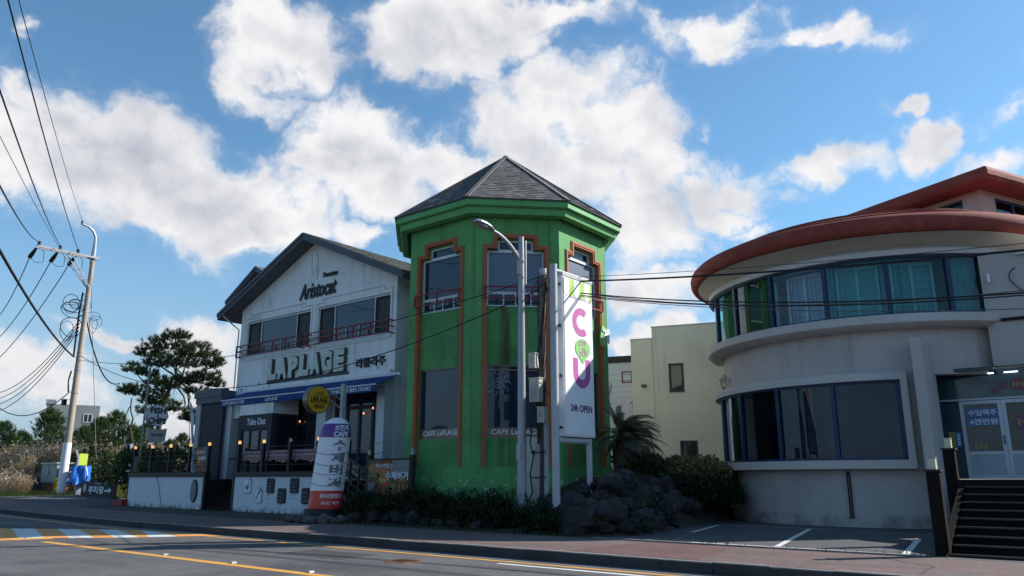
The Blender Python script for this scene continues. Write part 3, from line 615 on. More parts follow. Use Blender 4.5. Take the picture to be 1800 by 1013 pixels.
# pavement edging and the patched seams of the lot
mb = MB(); mb.box(-10.5, -3.4, 16.18, 16.3, -.02, .03); struct(mb.build('lot_edging', 'kerb_top'))
mb = MB()
def crack(pts, w):
    for a, b in zip(pts, pts[1:]):
        a = Vector((*a, .0045)); b = Vector((*b, .0045)); d = (b-a).normalized().cross(Vector((0, 0, 1)))*random.uniform(.6, 1.3)*w/2; mb.face([a-d, b-d*.8, b+d*.8, a+d])
def crackline(a, b, n, j, w):
    P = []
    for i in range(n+1):
        t = i/n; P.append((a[0]+(b[0]-a[0])*t+random.uniform(-j, j), a[1]+(b[1]-a[1])*t+random.uniform(-j, j)))
    crack(P, w)
crackline((-3.9, 15.6), (-2.9, 14.6), 9, .05, .035); crackline((-2.9, 14.6), (-2.85, 13.4), 6, .04, .04); crackline((-9, 14.6), (-4.2, 14.9), 26, .04, .016); crackline((-8.5, 15.4), (-3.2, 15.3), 26, .04, .014); crackline((-7.6, 13.2), (-8.1, 16.1), 10, .03, .02)
crackline((-30, 13.5), (-12, 14.4), 50, .05, .014); crackline((-26, 15.4), (-12, 15.2), 40, .05, .012); crackline((-14.2, 13.2), (-14.5, 16.1), 8, .03, .016); crackline((-19.4, 13.2), (-19.6, 16.1), 8, .03, .016)
crackline((-6.5, 14.0), (-1.2, 14.1), 22, .06, .014)
struct(mb.build('pavement_cracks', 'interior_dark'))

# ---------------------------------------------------------------- green tower
TC = (-18.77, 23.0); TR = 3.72; TA = TR/1.2071
def tower():
    t = thing('green_tower', (TC[0], TC[1], 0), 'tall green octagonal brick tower with orange window trims and a pointed shingle roof', 'tower')
    wall = MB(); inner = MB(); rear = MB(); D = .13
    for k in range(8):
        an = radians(-90+45*k); nx, ny = cos(an), sin(an); c = Vector((TC[0]+nx*TR, TC[1]+ny*TR, 0)); fr = Fr(c, (-ny, nx)); h = TA/2
        if k in (0, 1, 2):
            holes = [(-1.17, 1.17, 1.77, 9.4), (-.8, .8, 9.4, 9.8)]
            wall_holes(wall, fr, -h, h, -.1, 11.0, holes, 0, D)
            ih = [(-1.0, 1.0, 2.7, 5.15), (-1.0, 1.0, 7.2, 9.2), (-.62, .62, 9.2, 9.58)]
            wall_holes(inner, fr, -1.18, 1.18, 1.7, 9.85, ih, -D, .1)
        elif k == 7: wall.fquad(fr, -h, h, 0, -.1, 11.0)
        else: rear.fquad(fr, -h, h, 0, -.1, 11.0)
    rear.build('rear_wall', 'white_wall', t)  # unseen back faces whitened to cut green bounce onto the building behind
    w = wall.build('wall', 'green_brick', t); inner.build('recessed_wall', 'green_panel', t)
    for k in (0, 1, 2):
        an = radians(-90+45*k); nx, ny = cos(an), sin(an); fr = Fr((TC[0]+nx*TR, TC[1]+ny*TR, 0), (-ny, nx))
        for (w0, d0, d1, off) in ((.2, -D+.002, .07, 0), (.09, .07, .115, .05)):
            pass
        mb = MB()
        for (o, ww, dd0, dd1) in ((0., .15, -D+.003, .035), (.04, .05, .035, .06)):
            a, b = 1.17-o, .8-o; z1, z2 = 9.4-o, 9.8-o; q = ww
            mb.fbox(fr, -a, -a+q, dd0, dd1, 1.77, z1); mb.fbox(fr, a-q, a, dd0, dd1, 1.77, z1)
            mb.fbox(fr, -a+q, -b+q, dd0, dd1, z1-q, z1); mb.fbox(fr, b-q, a-q, dd0, dd1, z1-q, z1)
            mb.fbox(fr, -b, -b+q, dd0, dd1, z1, z2); mb.fbox(fr, b-q, b, dd0, dd1, z1, z2)
            mb.fbox(fr, -b+q, b-q, dd0, dd1, z2-q, z2)
        mb.build('window_trim', 'orange_trim', t)
        dz = -D-.03
        window(fr, -.62, .62, 9.2, 9.58, dz, t, 'white_frame', 'glass_tower', w=.05)
        window(fr, -1.0, 1.0, 7.68, 9.197, dz, t, 'white_frame', 'blinds' if k else 'glass_tower', w=.05)
        window(fr, -1.0, 1.0, 7.2, 7.677, dz, t, 'white_frame', 'glass_tower', cols=(-.42, 0, .55), w=.045)
        mb = MB(); rail(mb, fr, -1.12, 1.06, .14, 7.42, 7.85, (7.44, 7.83), (-1.12, 0, 1.06) if k != 1 else (-1.12, .02, .55, 1.06), .045, ret=-D)
        mb.build('window_rail', 'red_rail', t)
        lw = window(fr, -1.0, 1.0, 2.7, 5.15, dz, t, 'brown_rim', 'glass_tower', w=.045, rows=(4.98,) if k == 1 else ())
        mb = MB(); mb.fbox(fr, -.96, .96, dz-.045, dz-.028, 2.74, 3.05); b = mb.build('film_band', 'brown_rim', t)
        text('CAFE LaPLAGE', fr, -.82, 2.82, 1.64, .17, dz-.025, 'white_letter', t, ext=.004, bold=.01)
        if k == 1:   # printed sun on the pane
            mb = MB(); cx, cz = -.62, 4.55; P = []
            for i in range(34):
                a = i*.42; r = .02+.0062*i; P.append(fr.p(cx+r*cos(a), dz-.04, cz+r*sin(a)))
            mb.tube(P, .011, 4)
            for i in range(11):
                a = 2*pi*i/11; mb.tube([fr.p(cx+r*cos(a+.12*sin(r*22)), dz-.04, cz+r*sin(a+.12*sin(r*22))) for r in (.28, .34, .40, .46)], .012, 4)
            mb.build('sun_print', 'curtain_blue', t)
    # paint ledge
    # eaves: soffit, lower band, upper band
    def ring(name, m, prof):
        mb = MB(); c1 = 1/cos(pi/8)
        mb.lathe(TC, [(r*c1, z) for r, z in prof], a0=22.5, a1=382.5, n=8, close=True); return mb.build(name, m, t)
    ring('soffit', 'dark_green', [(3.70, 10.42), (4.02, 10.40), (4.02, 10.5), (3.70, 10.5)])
    ring('cornice', 'green_trim', [(3.9, 10.36), (4.12, 10.40), (4.17, 10.62), (3.9, 10.62)])
    ring('fascia', 'green_trim', [(4.0, 10.623), (4.24, 10.623), (4.3, 10.66), (4.3, 10.88), (4.0, 10.88)])
    R = 4.36; A = R/cos(pi/8); apex = Vector((TC[0], TC[1], 14.35)); mb = MB(); base = MB(); caps = MB(); V = []
    for k in range(8):
        a = radians(22.5+45*k); V.append(Vector((TC[0]+A*cos(a), TC[1]+A*sin(a), 10.9)))
    for k in range(8):
        a, b = V[k], V[(k+1) % 8]; shingles(mb, a, b, apex, apex, 27, .30)
        base.face([a, b, apex]); base.face([a-Vector((0, 0, .03)), b-Vector((0, 0, .03)), b, a])
        caps.bar(a+Vector((0, 0, .02)), apex+Vector((0, 0, .03)), .17, .035)
    base.build('roof_deck', 'shingle', t); o = mb.build('roof_shingles', 'shingle', t); o['kind'] = 'stuff'; caps.build('hip_cap', 'ridge_cap', t)
    # little tiled step and sign letters near the right face
    fr = Fr((TC[0]+TR, TC[1], 0), (0, 1))
    mb = MB(); mb.prism([(.0, 0), (.34, -.02), (.40, .25), (.38, .7), (.1, .78), (-.02, .4)], fr.p(.92, .07, 6.15), (0, 1, 0), (0, 0, 1), (1, 0, 0), .04); mb.build('sign_board', 'leaf_green', t)
    text('게', fr, .98, 6.28, .48, .55, .115, 'white_letter', t, ext=.03, bold=.03)
    fr1 = Fr((-16.16, 20.34, 0), (1, 1))
    mb = MB(); mb.fbox(fr1, -2.4, -1.9, 0, 0, 0, 0)
    return t
tower()
# dark green link between the white house and the tower
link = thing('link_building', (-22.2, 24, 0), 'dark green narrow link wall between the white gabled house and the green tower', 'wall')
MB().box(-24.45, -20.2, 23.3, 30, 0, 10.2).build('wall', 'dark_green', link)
MB().box(-24.45, -20.0, 23.1, 30.2, 10.2, 10.35).build('cap', 'roof_fascia', link)

# ---------------------------------------------------------------- white gabled house
HX0, HX1, HN, HRID = -36.6, -24.5, 22.5, -30.55
def house():
    t = thing('white_gabled_house', (-30.5, HN, 0), 'white two-storey gabled house with grey shingle roof and big LAPLAGE letters', 'house')
    fr = Fr((0, HN, 0), (1, 0)); mb = MB(); zE = 10.0; zR = 12.85
    wins = [(-36.0, -30.62, 7.55, 9.42), (-30.02, -24.92, 7.55, 9.42)]
    holes = wins+[(-35.4, -31.6, 1.35, 5.05), (-31.6, -29.2, 1.35, 5.05), (-28.45, -25.0, 1.35, 5.1)]
    wall_holes(mb, fr, HX0, HX1, 0, zE, holes, 0, .16)
    mb.face([(HX0, HN, zE), (HX1, HN, zE), (HX1, HN, zE+.13), (HRID, HN, zR), (HX0, HN, zE+.13)])
    mb.face([(HX1, HN, 0), (HX1, 33, 0), (HX1, 33, zE+.1), (HX1, HN, zE+.1)]); mb.face([(HX0, 33, 0), (HX0, HN, 0), (HX0, HN, zE+.1), (HX0, 33, zE+.1)]); mb.face([(HX1, 33, 0), (HX0, 33, 0), (HX0, 33, zE), (HRID, 33, zR), (HX1, 33, zE)])
    mb.build('wall', 'white_wall', t)
    # raised panels that frame the windows
    tr = MB()
    for (a, b) in ((-36.15, -30.47), (-30.17, -24.77)):
        for (x0, x1, z) in ((a, a+.5, 9.58), (a+.5, b-.6, 9.78), (b-.6, b, 9.6)):
            tr.fbox(fr, x0, x1, .003, .05, z, z+.04)
        tr.fbox(fr, a+.5, a+.54, .003, .05, 9.62, 9.78); tr.fbox(fr, b-.6, b-.56, .003, .05, 9.64, 9.78)
        tr.fbox(fr, a+.03, b-.03, .003, .04, 7.36, 7.44); tr.fbox(fr, a, a+.03, .003, .04, 7.4, 9.58); tr.fbox(fr, b-.03, b, .003, .04, 7.4, 9.6)
    tr.build('wall_moulding', 'white_wall', t)
    # signboard ledge under the letters
    MB().fbox(fr, -35.6, -24.6, .003, .12, 5.72, 5.95).build('ledge', 'white_wall', t)
    for (a, b, c1, c2, s0, s1, zz) in ((-36.0, -30.62, -34.78, -31.75, -34.72, -31.82, 7.75), (-30.02, -24.92, -28.82, -25.98, -28.76, -26.04, 7.75)):
        window(fr, a+.02, b-.02, 7.57, 9.4, -.06, t, 'white_frame', ['screen_dark', 'glass_blue', 'screen_dark'], cols=(c1, c2), w=.07)
        mb = MB()
        for x in (a+.12, c2+.06): mb.fbox(fr, x, x+.06, -.058, -.03, 7.66, 9.3); mb.fbox(fr, x+.94, x+1.0, -.058, -.03, 7.66, 9.3); mb.fbox(fr, x, x+1., -.056, -.032, 7.66, 7.72); mb.fbox(fr, x, x+1., -.056, -.032, 9.24, 9.3)
        o = mb.build('screen_frame', 'black_paint', t); o['kind'] = 'stuff'
        mb = MB()
        for x in (s0+.8, s0+1.7): mb.fbox(fr, x, x+.04, -.1, -.06, 7.72, 8.2)
        mb.fbox(fr, s0+.02, s1-.02, -.1, -.07, 8.2, 8.25); mb.build('low_sash', 'white_frame', t)
        mb = MB(); n = 6; e_ = b-.34 if a < -33 else b+.3; a_ = a-.3 if a < -33 else a-.42; rail(mb, fr, a_, e_, .36, 7.5, 8.12, (7.54, 7.82, 8.1), [a_+(e_-a_)*i/5 for i in range(6)], .05, ret=0)
        mb.build('window_rail', 'red_rail', t)
    # ground floor: take-out booth, glazed doors, pillars
    mb = MB(); wall_holes(mb, Fr((0, 21.0, 0), (1, 0)), -33.7, -31.0, 1.35, 4.3, [(-33.45, -31.25, 2.4, 3.65)], 0, .1); 
    mb.face([(-31.0, 21.0, 1.35), (-31.0, HN-.01, 1.35), (-31.0, HN-.01, 4.3), (-31.0, 21.0, 4.3)]); mb.face([(-33.7, HN-.01, 1.35), (-33.7, 21.0, 1.35), (-33.7, 21.0, 4.3), (-33.7, HN-.01, 4.3)]); mb.face([(-33.7, 21, 4.3), (-31, 21, 4.3), (-31, HN, 4.3), (-33.7, HN, 4.3)])
    booth = mb.build('takeout_booth', 'navy', t)
    f21 = Fr((0, 21.0, 0), (1, 0)); window(f21, -33.45, -31.25, 2.4, 3.65, -.03, t, 'navy', 'glass_blue', cols=(-32.75, -31.98), w=.09, name='booth_window')
    text('Take Out', f21, -32.95, 3.82, 1.5, .32, .004, 'white_letter', t, ext=.02, bold=.01)
    MB().fbox(Fr((-31.0, 0, 0), (0, 1)), 21.2, 22.3, .003, .02, 2.3, 4.2).build('booth_side_glass', 'glass_dark', t)
    MB().box(-36.2, -33.75, 21.9, 22.45, 4.32, 5.1).box(-33.72, -31.02, 21.05, 22.45, 4.32, 4.98).build('booth_header', 'white_wall', t)
    MB().box(-33.7, -31.0, 20.7, 21.0-.005, 2.22, 2.3).build('counter', 'black_paint', t)
    window(fr, -31.5, -29.22, 1.4, 5.0, -.08, t, 'navy', 'glass_dark', cols=(-30.4,), rows=(3.9,), w=.1, name='glazed_door')
    window(fr, -35.4, -33.75, 1.4, 5.0, -.08, t, 'navy', 'glass_dark', cols=(-34.6,), w=.08, name='glazed_door')
    window(fr, -28.43, -25.02, 1.4, 5.08, -.08, t, 'navy', 'glass_blue', cols=(-27.6, -26.75, -25.88), rows=(4.45,), w=.16, name='folding_door')
    MB().box(-36.55, -35.6, 21.75, HN-.004, 1.35, 5.3).build('pillar', 'terrace_white', t); MB().box(-29.15, -28.5, 22.1, HN-.004, 1.35, 5.3).build('pillar', 'terrace_white', t); MB().box(-24.98, -24.5, 22.0, HN-.004, 0, 5.5).build('pillar', 'terrace_white', t)
    for (x, z) in ((-26.35, 4.15), (-25.75, 4.35), (-30.9, 4.0)):
        mb = MB(); mb.lathe((x, HN-.02), [(.001, z-.05), (.03, z-.02), (.035, z+.01), (.015, z+.05), (.001, z+.05)], n=8); mb.build('bulb', 'warm_bulb', t)
    # lettering
    bf = Fr((0, HN-.1, 0), (1, 0)); body = 'LAPLAGE'; W = 6.05/7
    for i, ch in enumerate(body):
        x = -33.62+i*W; z = 6.13+.0*i
        bk = text(ch, fr, x-.02, z-.03, W*.93, 1.10, .01, 'letter_side', t, 'letter_back', ext=.16, bold=.08)
        text(ch, fr, x+.015, z+.005, W*.85, 1.03, .172, 'letter_face', t, 'letter', ext=.03, bold=.068)
    MB().fbox(fr, -33.7, -27.5, .05, .13, 5.96, 6.1).build('letter_rail', 'letter_side', t)
    text('라쁠라주', fr, -27.0, 6.18, 1.95, .44, .01, 'black_letter', t, ext=.05, bold=.02)
    text('Aristocat', fr, -31.55, 9.95, 2.85, .80, .02, 'black_letter', t, ext=.05, bold=.018, shear=.28, tilt=.0)
    text('Pension', fr, -29.75, 10.86, 1.05, .26, .02, 'black_letter', t, ext=.04, bold=.014)
    # peeling paint crack above the sign
    mb = MB(); P = [(-30.4, 12.2), (-30.25, 11.9), (-30.33, 11.5), (-30.2, 11.2), (-30.28, 10.9), (-30.05, 10.7)]
    for (a, b) in zip(P, P[1:]): mb.bar(fr.p(a[0], .004, a[1]), fr.p(b[0], .004, b[1]), .03, .008)
    P = [(-30.75, 12.15), (-30.78, 11.6), (-30.62, 11.1)]
    for (a, b) in zip(P, P[1:]): mb.bar(fr.p(a[0], .004, a[1]), fr.p(b[0], .004, b[1]), .015, .008)
    mb.build('plaster_crack', 'letter_side', t)
    # roof
    def gable(x0, x1, xr, zl, zr_, zrid, n0, n1, th=.34, soff=.85, rows=30):
        rd = MB(); fs = MB(); sh = MB(); so_ = MB()
        for (xe, ze) in ((x0, zl), (x1, zr_)):
            sg = -1 if xe < xr else 1
            a, b, c, d = Vector((xe, n0, ze)), Vector((xe, n1, ze)), Vector((xr, n1, zrid)), Vector((xr, n0, zrid)); dn = Vector((0, 0, -th))
            q = [a+dn, b+dn, c+dn, d+dn]
            if sg < 0: so_.face([q[0], q[3], q[2], q[1]])
            else: so_.face([q[0], q[1], q[2], q[3]])
            # barge board, two steps
            f0 = Vector((0, -.004, 0)); fs.face([a+dn+f0, a+f0, d+f0, d+dn+f0] if sg < 0 else [a+dn+f0, d+dn+f0, d+f0, a+f0])
            fs.bar(a+Vector((0, -.03, -.06)), d+Vector((0, -.03, -.06)), .05, .14)
            fs.face([a+dn, b+dn, b, a] if sg > 0 else [a+dn, a, b, b+dn]); fs.bar(a+Vector((sg*.05, 0, -.1)), b+Vector((sg*.05, 0, -.1)), .11, .13)
            up = Vector((0, 0, .012)); rd.face([a+up, b+up, c+up, d+up]); shingles(sh, a+up*1.5, b+up*1.5, c+up*1.5, d+up*1.5, rows, .33)
        return rd, fs, sh, so_
    rd, fs, sh, so_ = gable(-37.7, -23.35, -30.55, 9.98, 9.98, 13.12, 21.7, 33.6)
    rd.build('roof', 'shingle_grey', t); o = sh.build('roof_shingles', 'shingle_grey', t); o['kind'] = 'stuff'; fs.build('fascia', 'roof_fascia', t); so_.build('soffit', 'soffit', t)
    rd, fs, sh, so_ = gable(-40.93, -35.2, -38.08, 11.55, 11.55, 13.22, 24.0, 32, th=.3, rows=14)
    rd.build('rear_roof', 'shingle_grey', t); o = sh.build('rear_roof_shingles', 'shingle_grey', t); o['kind'] = 'stuff'; fs.build('rear_fascia', 'roof_fascia', t); so_.build('rear_soffit', 'soffit', t)
    MB().box(-38.9, -36.62, 25.0, 31, 0, 11.7).build('rear_wall', 'white_wall', t)
    mb = MB(); mb.tube([(HX0-.7, 21.78, 9.85), (HX0-.5, 22.3, 9.4), (HX0-.08, 22.42, 9.1), (HX0-.08, 22.42, 5.9)], .04, 6); mb.build('downpipe', 'white_frame', t)
    # porch wing on the left
    MB().box(-38.25, -36.62, 21.6, 24.5, 1.3, 5.15).build('porch_wall', 'navy', t)
    mb = MB(); mb.box(-38.55, -36.0, 21.3, 21.75, 5.45, 5.85).box(-38.45, -36.0, 21.36, 21.75, 5.15, 5.45).box(-38.55, -36.64, 21.75, 24.7, 5.152, 5.85); mb.build('porch_cornice', 'roof_fascia', t)
    MB().box(-38.42, -38.02, 21.42, 21.59, .9, 5.15).build('porch_post', 'cafe_grey', t)
    MB().box(-38.0, -36.0, 21.5, 21.59, 1.3, 5.15).build('porch_panel', 'navy', t)
    return t
house()
# awning
def awning():
    t = thing('blue_awning', (-30, 22.4, 5.0), 'long blue fabric awning with white lettering over the cafe terrace', 'awning')
    x0, x1 = -35.4, -23.95; nb, zb, nf, zf = 22.38, 5.68, 21.0, 5.13; mb = MB(); n = 40
    for i in range(n):
        a = x0+(x1-x0)*i/n; b = x0+(x1-x0)*(i+1)/n
        def zz(x, u): return zb+(zf-zb)*u-.03*sin(pi*u)*(1+.3*sin(x*3))
        for k in range(4):
            u0, u1 = k/4, (k+1)/4; mb.face([(a, nb+(nf-nb)*u0, zz(a, u0)), (a, nb+(nf-nb)*u1, zz(a, u1)), (b, nb+(nf-nb)*u1, zz(b, u1)), (b, nb+(nf-nb)*u0, zz(b, u0))])
    mb.face([(x0, nb, zb), (x0, nf, zf), (x0, nf, zf-.28), (x0, nb, zb-.05)]); mb.build('canopy', 'blue_canvas', t, smooth=True)
    mb = MB(); n = 60
    w = lambda x: .012*sin(x*5)
    for i in range(n):
        a = x0+(x1-x0)*i/n; b = x0+(x1-x0)*(i+1)/n; mb.face([(a, nf-.01+w(a), zf-.3), (b, nf-.01+w(b), zf-.3), (b, nf-.012, zf-.005), (a, nf-.012, zf-.005)])
    mb.build('valance', 'blue_canvas', t, smooth=True)
    fr = Fr((0, nf-.012, 0), (1, 0))
    for (s, a, w_) in (('COFFEE BRUNCH CAKE', -35.2, 1.9), ('LaPLAGE', -31.6, 1.0), ('FISH&CHIPS BEER DRINKS', -26.8, 2.6)): text(s, fr, a, zf-.24, w_, .17, .022, 'white_letter', t, ext=.003, bold=.01, shear=.2)
    mb = MB(); mb.bar((x0, nf, zf), (x1, nf, zf), .05); mb.bar((x0, nb, zb+.03), (x1, nb, zb+.03), .1, .12)
    for x in (x0+.5, -31, -27.2, x1-.25): mb.bar((x, nb, zb-.35), (x, nf+.02, zf-.04), .03)
    mb.build('awning_frame', 'white_frame', t)
awning()

# ---------------------------------------------------------------- terrace
def post_lamp(mb_post, lamps, x, n, z0, z1, w=.15): mb_post.box(x-w/2, x+w/2, n-w/2, n+w/2, z0, z1); lamps.append((x, n, z1))
def terrace():
    TN = 19.5
    t = thing('cafe_terrace', (-31, TN, 0), 'raised cafe terrace with white painted front wall, black posts and thin rails', 'terrace')
    MB().box(-40.9, -33.75, TN, TN+.2, -.1, 1.45).build('front_wall', 'terrace_white', t); MB().box(-31.2, -23.6, TN, TN+.2, -.1, 1.45).build('front_wall', 'terrace_white', t)
    MB().box(-40.9, -33.75, TN+.2, 24, -.1, 1.32).box(-31.2, -23.0, TN+.2, 22.4, -.1, 1.32).box(-33.75, -31.2, 21.0, 22.4, -.1, 1.318).build('floor', 'dark_wood', t)
    mb = MB(); mb.box(-41.0, -33.6, TN-.05, TN+.24, 1.45, 1.66); mb.box(-31.35, -23.5, TN-.05, TN+.24, 1.45, 1.66); mb.box(-33.75, -33.6, TN-.03, TN+.22, -.1, 1.45); mb.box(-31.35, -31.2, TN-.03, TN+.22, -.1, 1.45); mb.box(-41.0, -40.9, TN-.02, TN+.22, -.1, 1.45); mb.build('base_beam', 'black_paint', t)
    for i in range(6): MB().box(-33.6, -31.35, TN+.1+.26*i, TN+.1+.26*(i+1), -.05+.22*i, .17+.22*i).build('step', 'step_wood', t)
    MB().box(-33.64, -33.602, TN+.2, 21, 0, 1.3).build('stair_side', 'black_paint', t); MB().box(-31.348, -31.31, TN+.2, 21, 0, 1.3).build('stair_side', 'black_paint', t)
    xs = [-40.75, -38.97, -37.16, -35.3, -33.68, -31.2, -29.35, -27.45, -25.6, -23.75]
    for i, x in enumerate(xs):
        z1 = 2.86; w = .15 if i > 3 else .11
        p = MB().box(x-w/2, x+w/2, TN+.02, TN+.02+w, 1.66, z1).build('post', 'black_paint', t)
        cx, cy = x, TN+.02+w/2; lit = i not in (7,)
        MB().box(cx-.045, cx+.045, cy-.045, cy+.045, z1, z1+.14).build('lantern', 'lamp_glow' if lit else 'lamp_off', t)
        MB().box(cx-.06, cx+.06, cy-.06, cy+.06, z1+.14, z1+.16).build('lantern_cap', 'black_paint', t)
    mb = MB(); fr = Fr((0, TN+.08, 0), (1, 0))
    for (a, b) in ((-40.75, -33.68), (-31.2, -23.75)):
        for z in (1.95, 2.2, 2.45, 2.7): mb.fbox(fr, a, b, -.012, .012, z-.012, z+.012)
    for z in (1.95, 2.2, 2.45, 2.7): mb.fbox(fr, -33.68, -32.9, -.012, .012, z-.012, z+.012); 
    mb.build('rail_bars', 'black_paint', t)
    mb = MB(); a = -38.8
    while a < -35.3: mb.fbox(fr, a, a+.02, .02, .035, 1.66, 2.15); a += .13
    mb.build('picket_bars', 'black_paint', t)
    mb = MB(); mb.fbox(fr, -40.75, -40.2, .02, .06, 1.7, 2.5); mb.build('side_panel', 'black_paint', t)
    # wall ornaments
    f0 = Fr((0, TN, 0), (1, 0))
    mb = MB(); P = [(.28*cos(2*pi*i/28), .52*sin(2*pi*i/28)) for i in range(28)]; mb.prism(P, f0.p(-34.45, .003, .82), (1, 0, 0), (0, 0, 1), (0, -1, 0), .05); mb.build('oval_plaque', 'black_paint', t)
    mb = MB(); mb.prism([(x*.8, y*.86) for x, y in P], f0.p(-34.45, .056, .82), (1, 0, 0), (0, 0, 1), (0, -1, 0), .012); mb.build('oval_relief', 'letter_grey', t)
    def board(x, z, w, h, m, back='black_paint'):
        r = .08; pts = []
        for (cx, cz, a0) in ((w-r, h-r, 0), (r, h-r, 90), (r, r, 180), (w-r, r, 270)):
            for k in range(5): a = radians(a0+k*22.5); pts.append((cx+r*cos(a), cz+r*sin(a)))
        o = MB().prism(pts, f0.p(x, .003, z), (1, 0, 0), (0, 0, 1), (0, -1, 0), .035).build('menu_board', back, t)
        q = [(.03+(a/w)*(w-.06), .03+(b/h)*(h-.06)) for a, b in pts]; MB().prism(q, f0.p(x, .039, z), (1, 0, 0), (0, 0, 1), (0, -1, 0), .006).build('board_face', m, o); return o
    for (px0, px1, y0, y1) in ((469, 484, 841, 867), (487.6, 503.7, 858.5, 885), (510, 526.6, 840.5, 867), (530, 545, 858, 886)):
        a = Pn(px0, y1, TN); b = Pn(px1, y0, TN); board(a[0], a[2], b[0]-a[0], b[2]-a[2], 'navy')
        mb = MB(); rr = random.Random(int(px0))
        for k in range(5):   # chalk scribble
            q = [f0.p(a[0]+.1+(b[0]-a[0]-.2)*u/9, .05, b[2]-.2-.15*k+rr.uniform(-.03, .03)) for u in range(10)]; mb.tube(q[:rr.randint(6, 10)], .008, 3)
        mb.build('chalk_scribble', 'grey_letter', t)
    for i, (px0, px1, y0, y1) in enumerate(((429, 443.5, 842, 867), (448, 462, 860, 884))):
        a = Pn(px0, y1, TN); b = Pn(px1, y0, TN); board(a[0], a[2], b[0]-a[0], b[2]-a[2], 'white_letter', 'cafe_grey'); x = a[0]; z = a[2]
        mb = MB()
        if i == 0: mb.prism([(.12, .32), (.42, .32), (.38, .2), (.32, .14), (.22, .14), (.16, .2)], f0.p(x, .047, z), (1, 0, 0), (0, 0, 1), (0, -1, 0), .006); mb.bar(f0.p(x+.3, .052, z+.34), f0.p(x+.5, .052, z+.62), .03, .01)
        else: mb.bar(f0.p(x+.12, .052, z+.12), f0.p(x+.34, .052, z+.5), .05, .01); mb.bar(f0.p(x+.3, .052, z+.4), f0.p(x+.45, .052, z+.66), .03, .01); mb.bar(f0.p(x+.34, .052, z+.4), f0.p(x+.5, .052, z+.58), .02, .01)
        mb.build('board_drawing', 'letter_grey', t)
    mb = MB(); pts = [Vector((-38.1+.9*u, TN-.012, 1.44-1.4*u+.12*sin(6*u))) for u in [i/14 for i in range(15)]]; mb.tube(pts, .012, 5); mb.build('loose_cable', 'wire', t)
terrace()
# tables with plaid cloths behind the rail
def cafe_table(x, w, lab):
    t = thing('cafe_table', (x, 20.2, 1.32), lab, 'table', 'tables with plaid cloths on the terrace')
    mb = MB(); mb.box(x-w/2, x+w/2, 19.85, 20.55, 2.5, 2.54); mb.build('tabletop', 'dark_wood', t)
    for sx in (-1, 1):
        for sy in (0, 1): MB().box(x+sx*(w/2-.12)-.04, x+sx*(w/2-.12)+.04, 19.93+.5*sy, 20.0+.5*sy, 1.32, 2.5).build('leg', 'dark_wood', t)
    mb = MB(); n = 36
    def pt(i, k):
        u = i/n; X = x-w/2-.03+(w+.06)*u; dr = k/4; return (X, 19.83-.03*dr*sin(u*31+x)-.04*dr, 2.56-.46*dr*(1+.10*sin(u*9+x*3)+.05*sin(u*23)))
    for i in range(n):
        for k in range(4): mb.face([pt(i, k+1), pt(i+1, k+1), pt(i+1, k), pt(i, k)])
        a, b = pt(i, 0), pt(i+1, 0); mb.face([a, b, (b[0], 20.6, 2.56), (a[0], 20.6, 2.56)])
    for k in range(4):
        for e in (0, n): a, b = pt(e, k), pt(e, k+1); mb.face([a, b, (b[0], 20.6, b[2]), (a[0], 20.6, a[2])])
    mb.build('tablecloth', 'plaid', t, smooth=True)
for x, w, l in ((-30.25, 1.75, 'cafe table under a red and white plaid cloth left of the three'), (-28.35, 1.7, 'cafe table under a plaid cloth in the middle of the three'), (-26.5, 1.8, 'cafe table under a plaid cloth behind the tall air column')): cafe_table(x, w, l)
def cafe_chair(x, y, lab):
    t = thing('cafe_chair', (x, y, 1.32), lab, 'chair', 'dark chairs on the terrace')
    MB().box(x-.22, x+.22, y-.22, y+.22, 1.76, 1.81).build('seat', 'dark_wood', t); MB().box(x-.22, x+.22, y+.18, y+.23, 1.9, 2.2).build('backrest', 'dark_wood', t)
    for sx in (-.19, .16):
        for sy in (-.2, .19): MB().box(x+sx, x+sx+.035, y+sy, y+sy+.035, 1.32, 2.2 if sy > 0 else 1.76).build('leg', 'dark_wood', t)
for x, y, l in ((-30.0, 20.95, 'dark chair tucked behind the leftmost plaid table'), (-28.9, 20.95, 'dark chair left of two behind the middle plaid table'), (-28.0, 21.0, 'dark chair right of two behind the middle plaid table'), (-26.6, 20.95, 'dark chair behind the table by the air column')): cafe_chair(x, y, l)
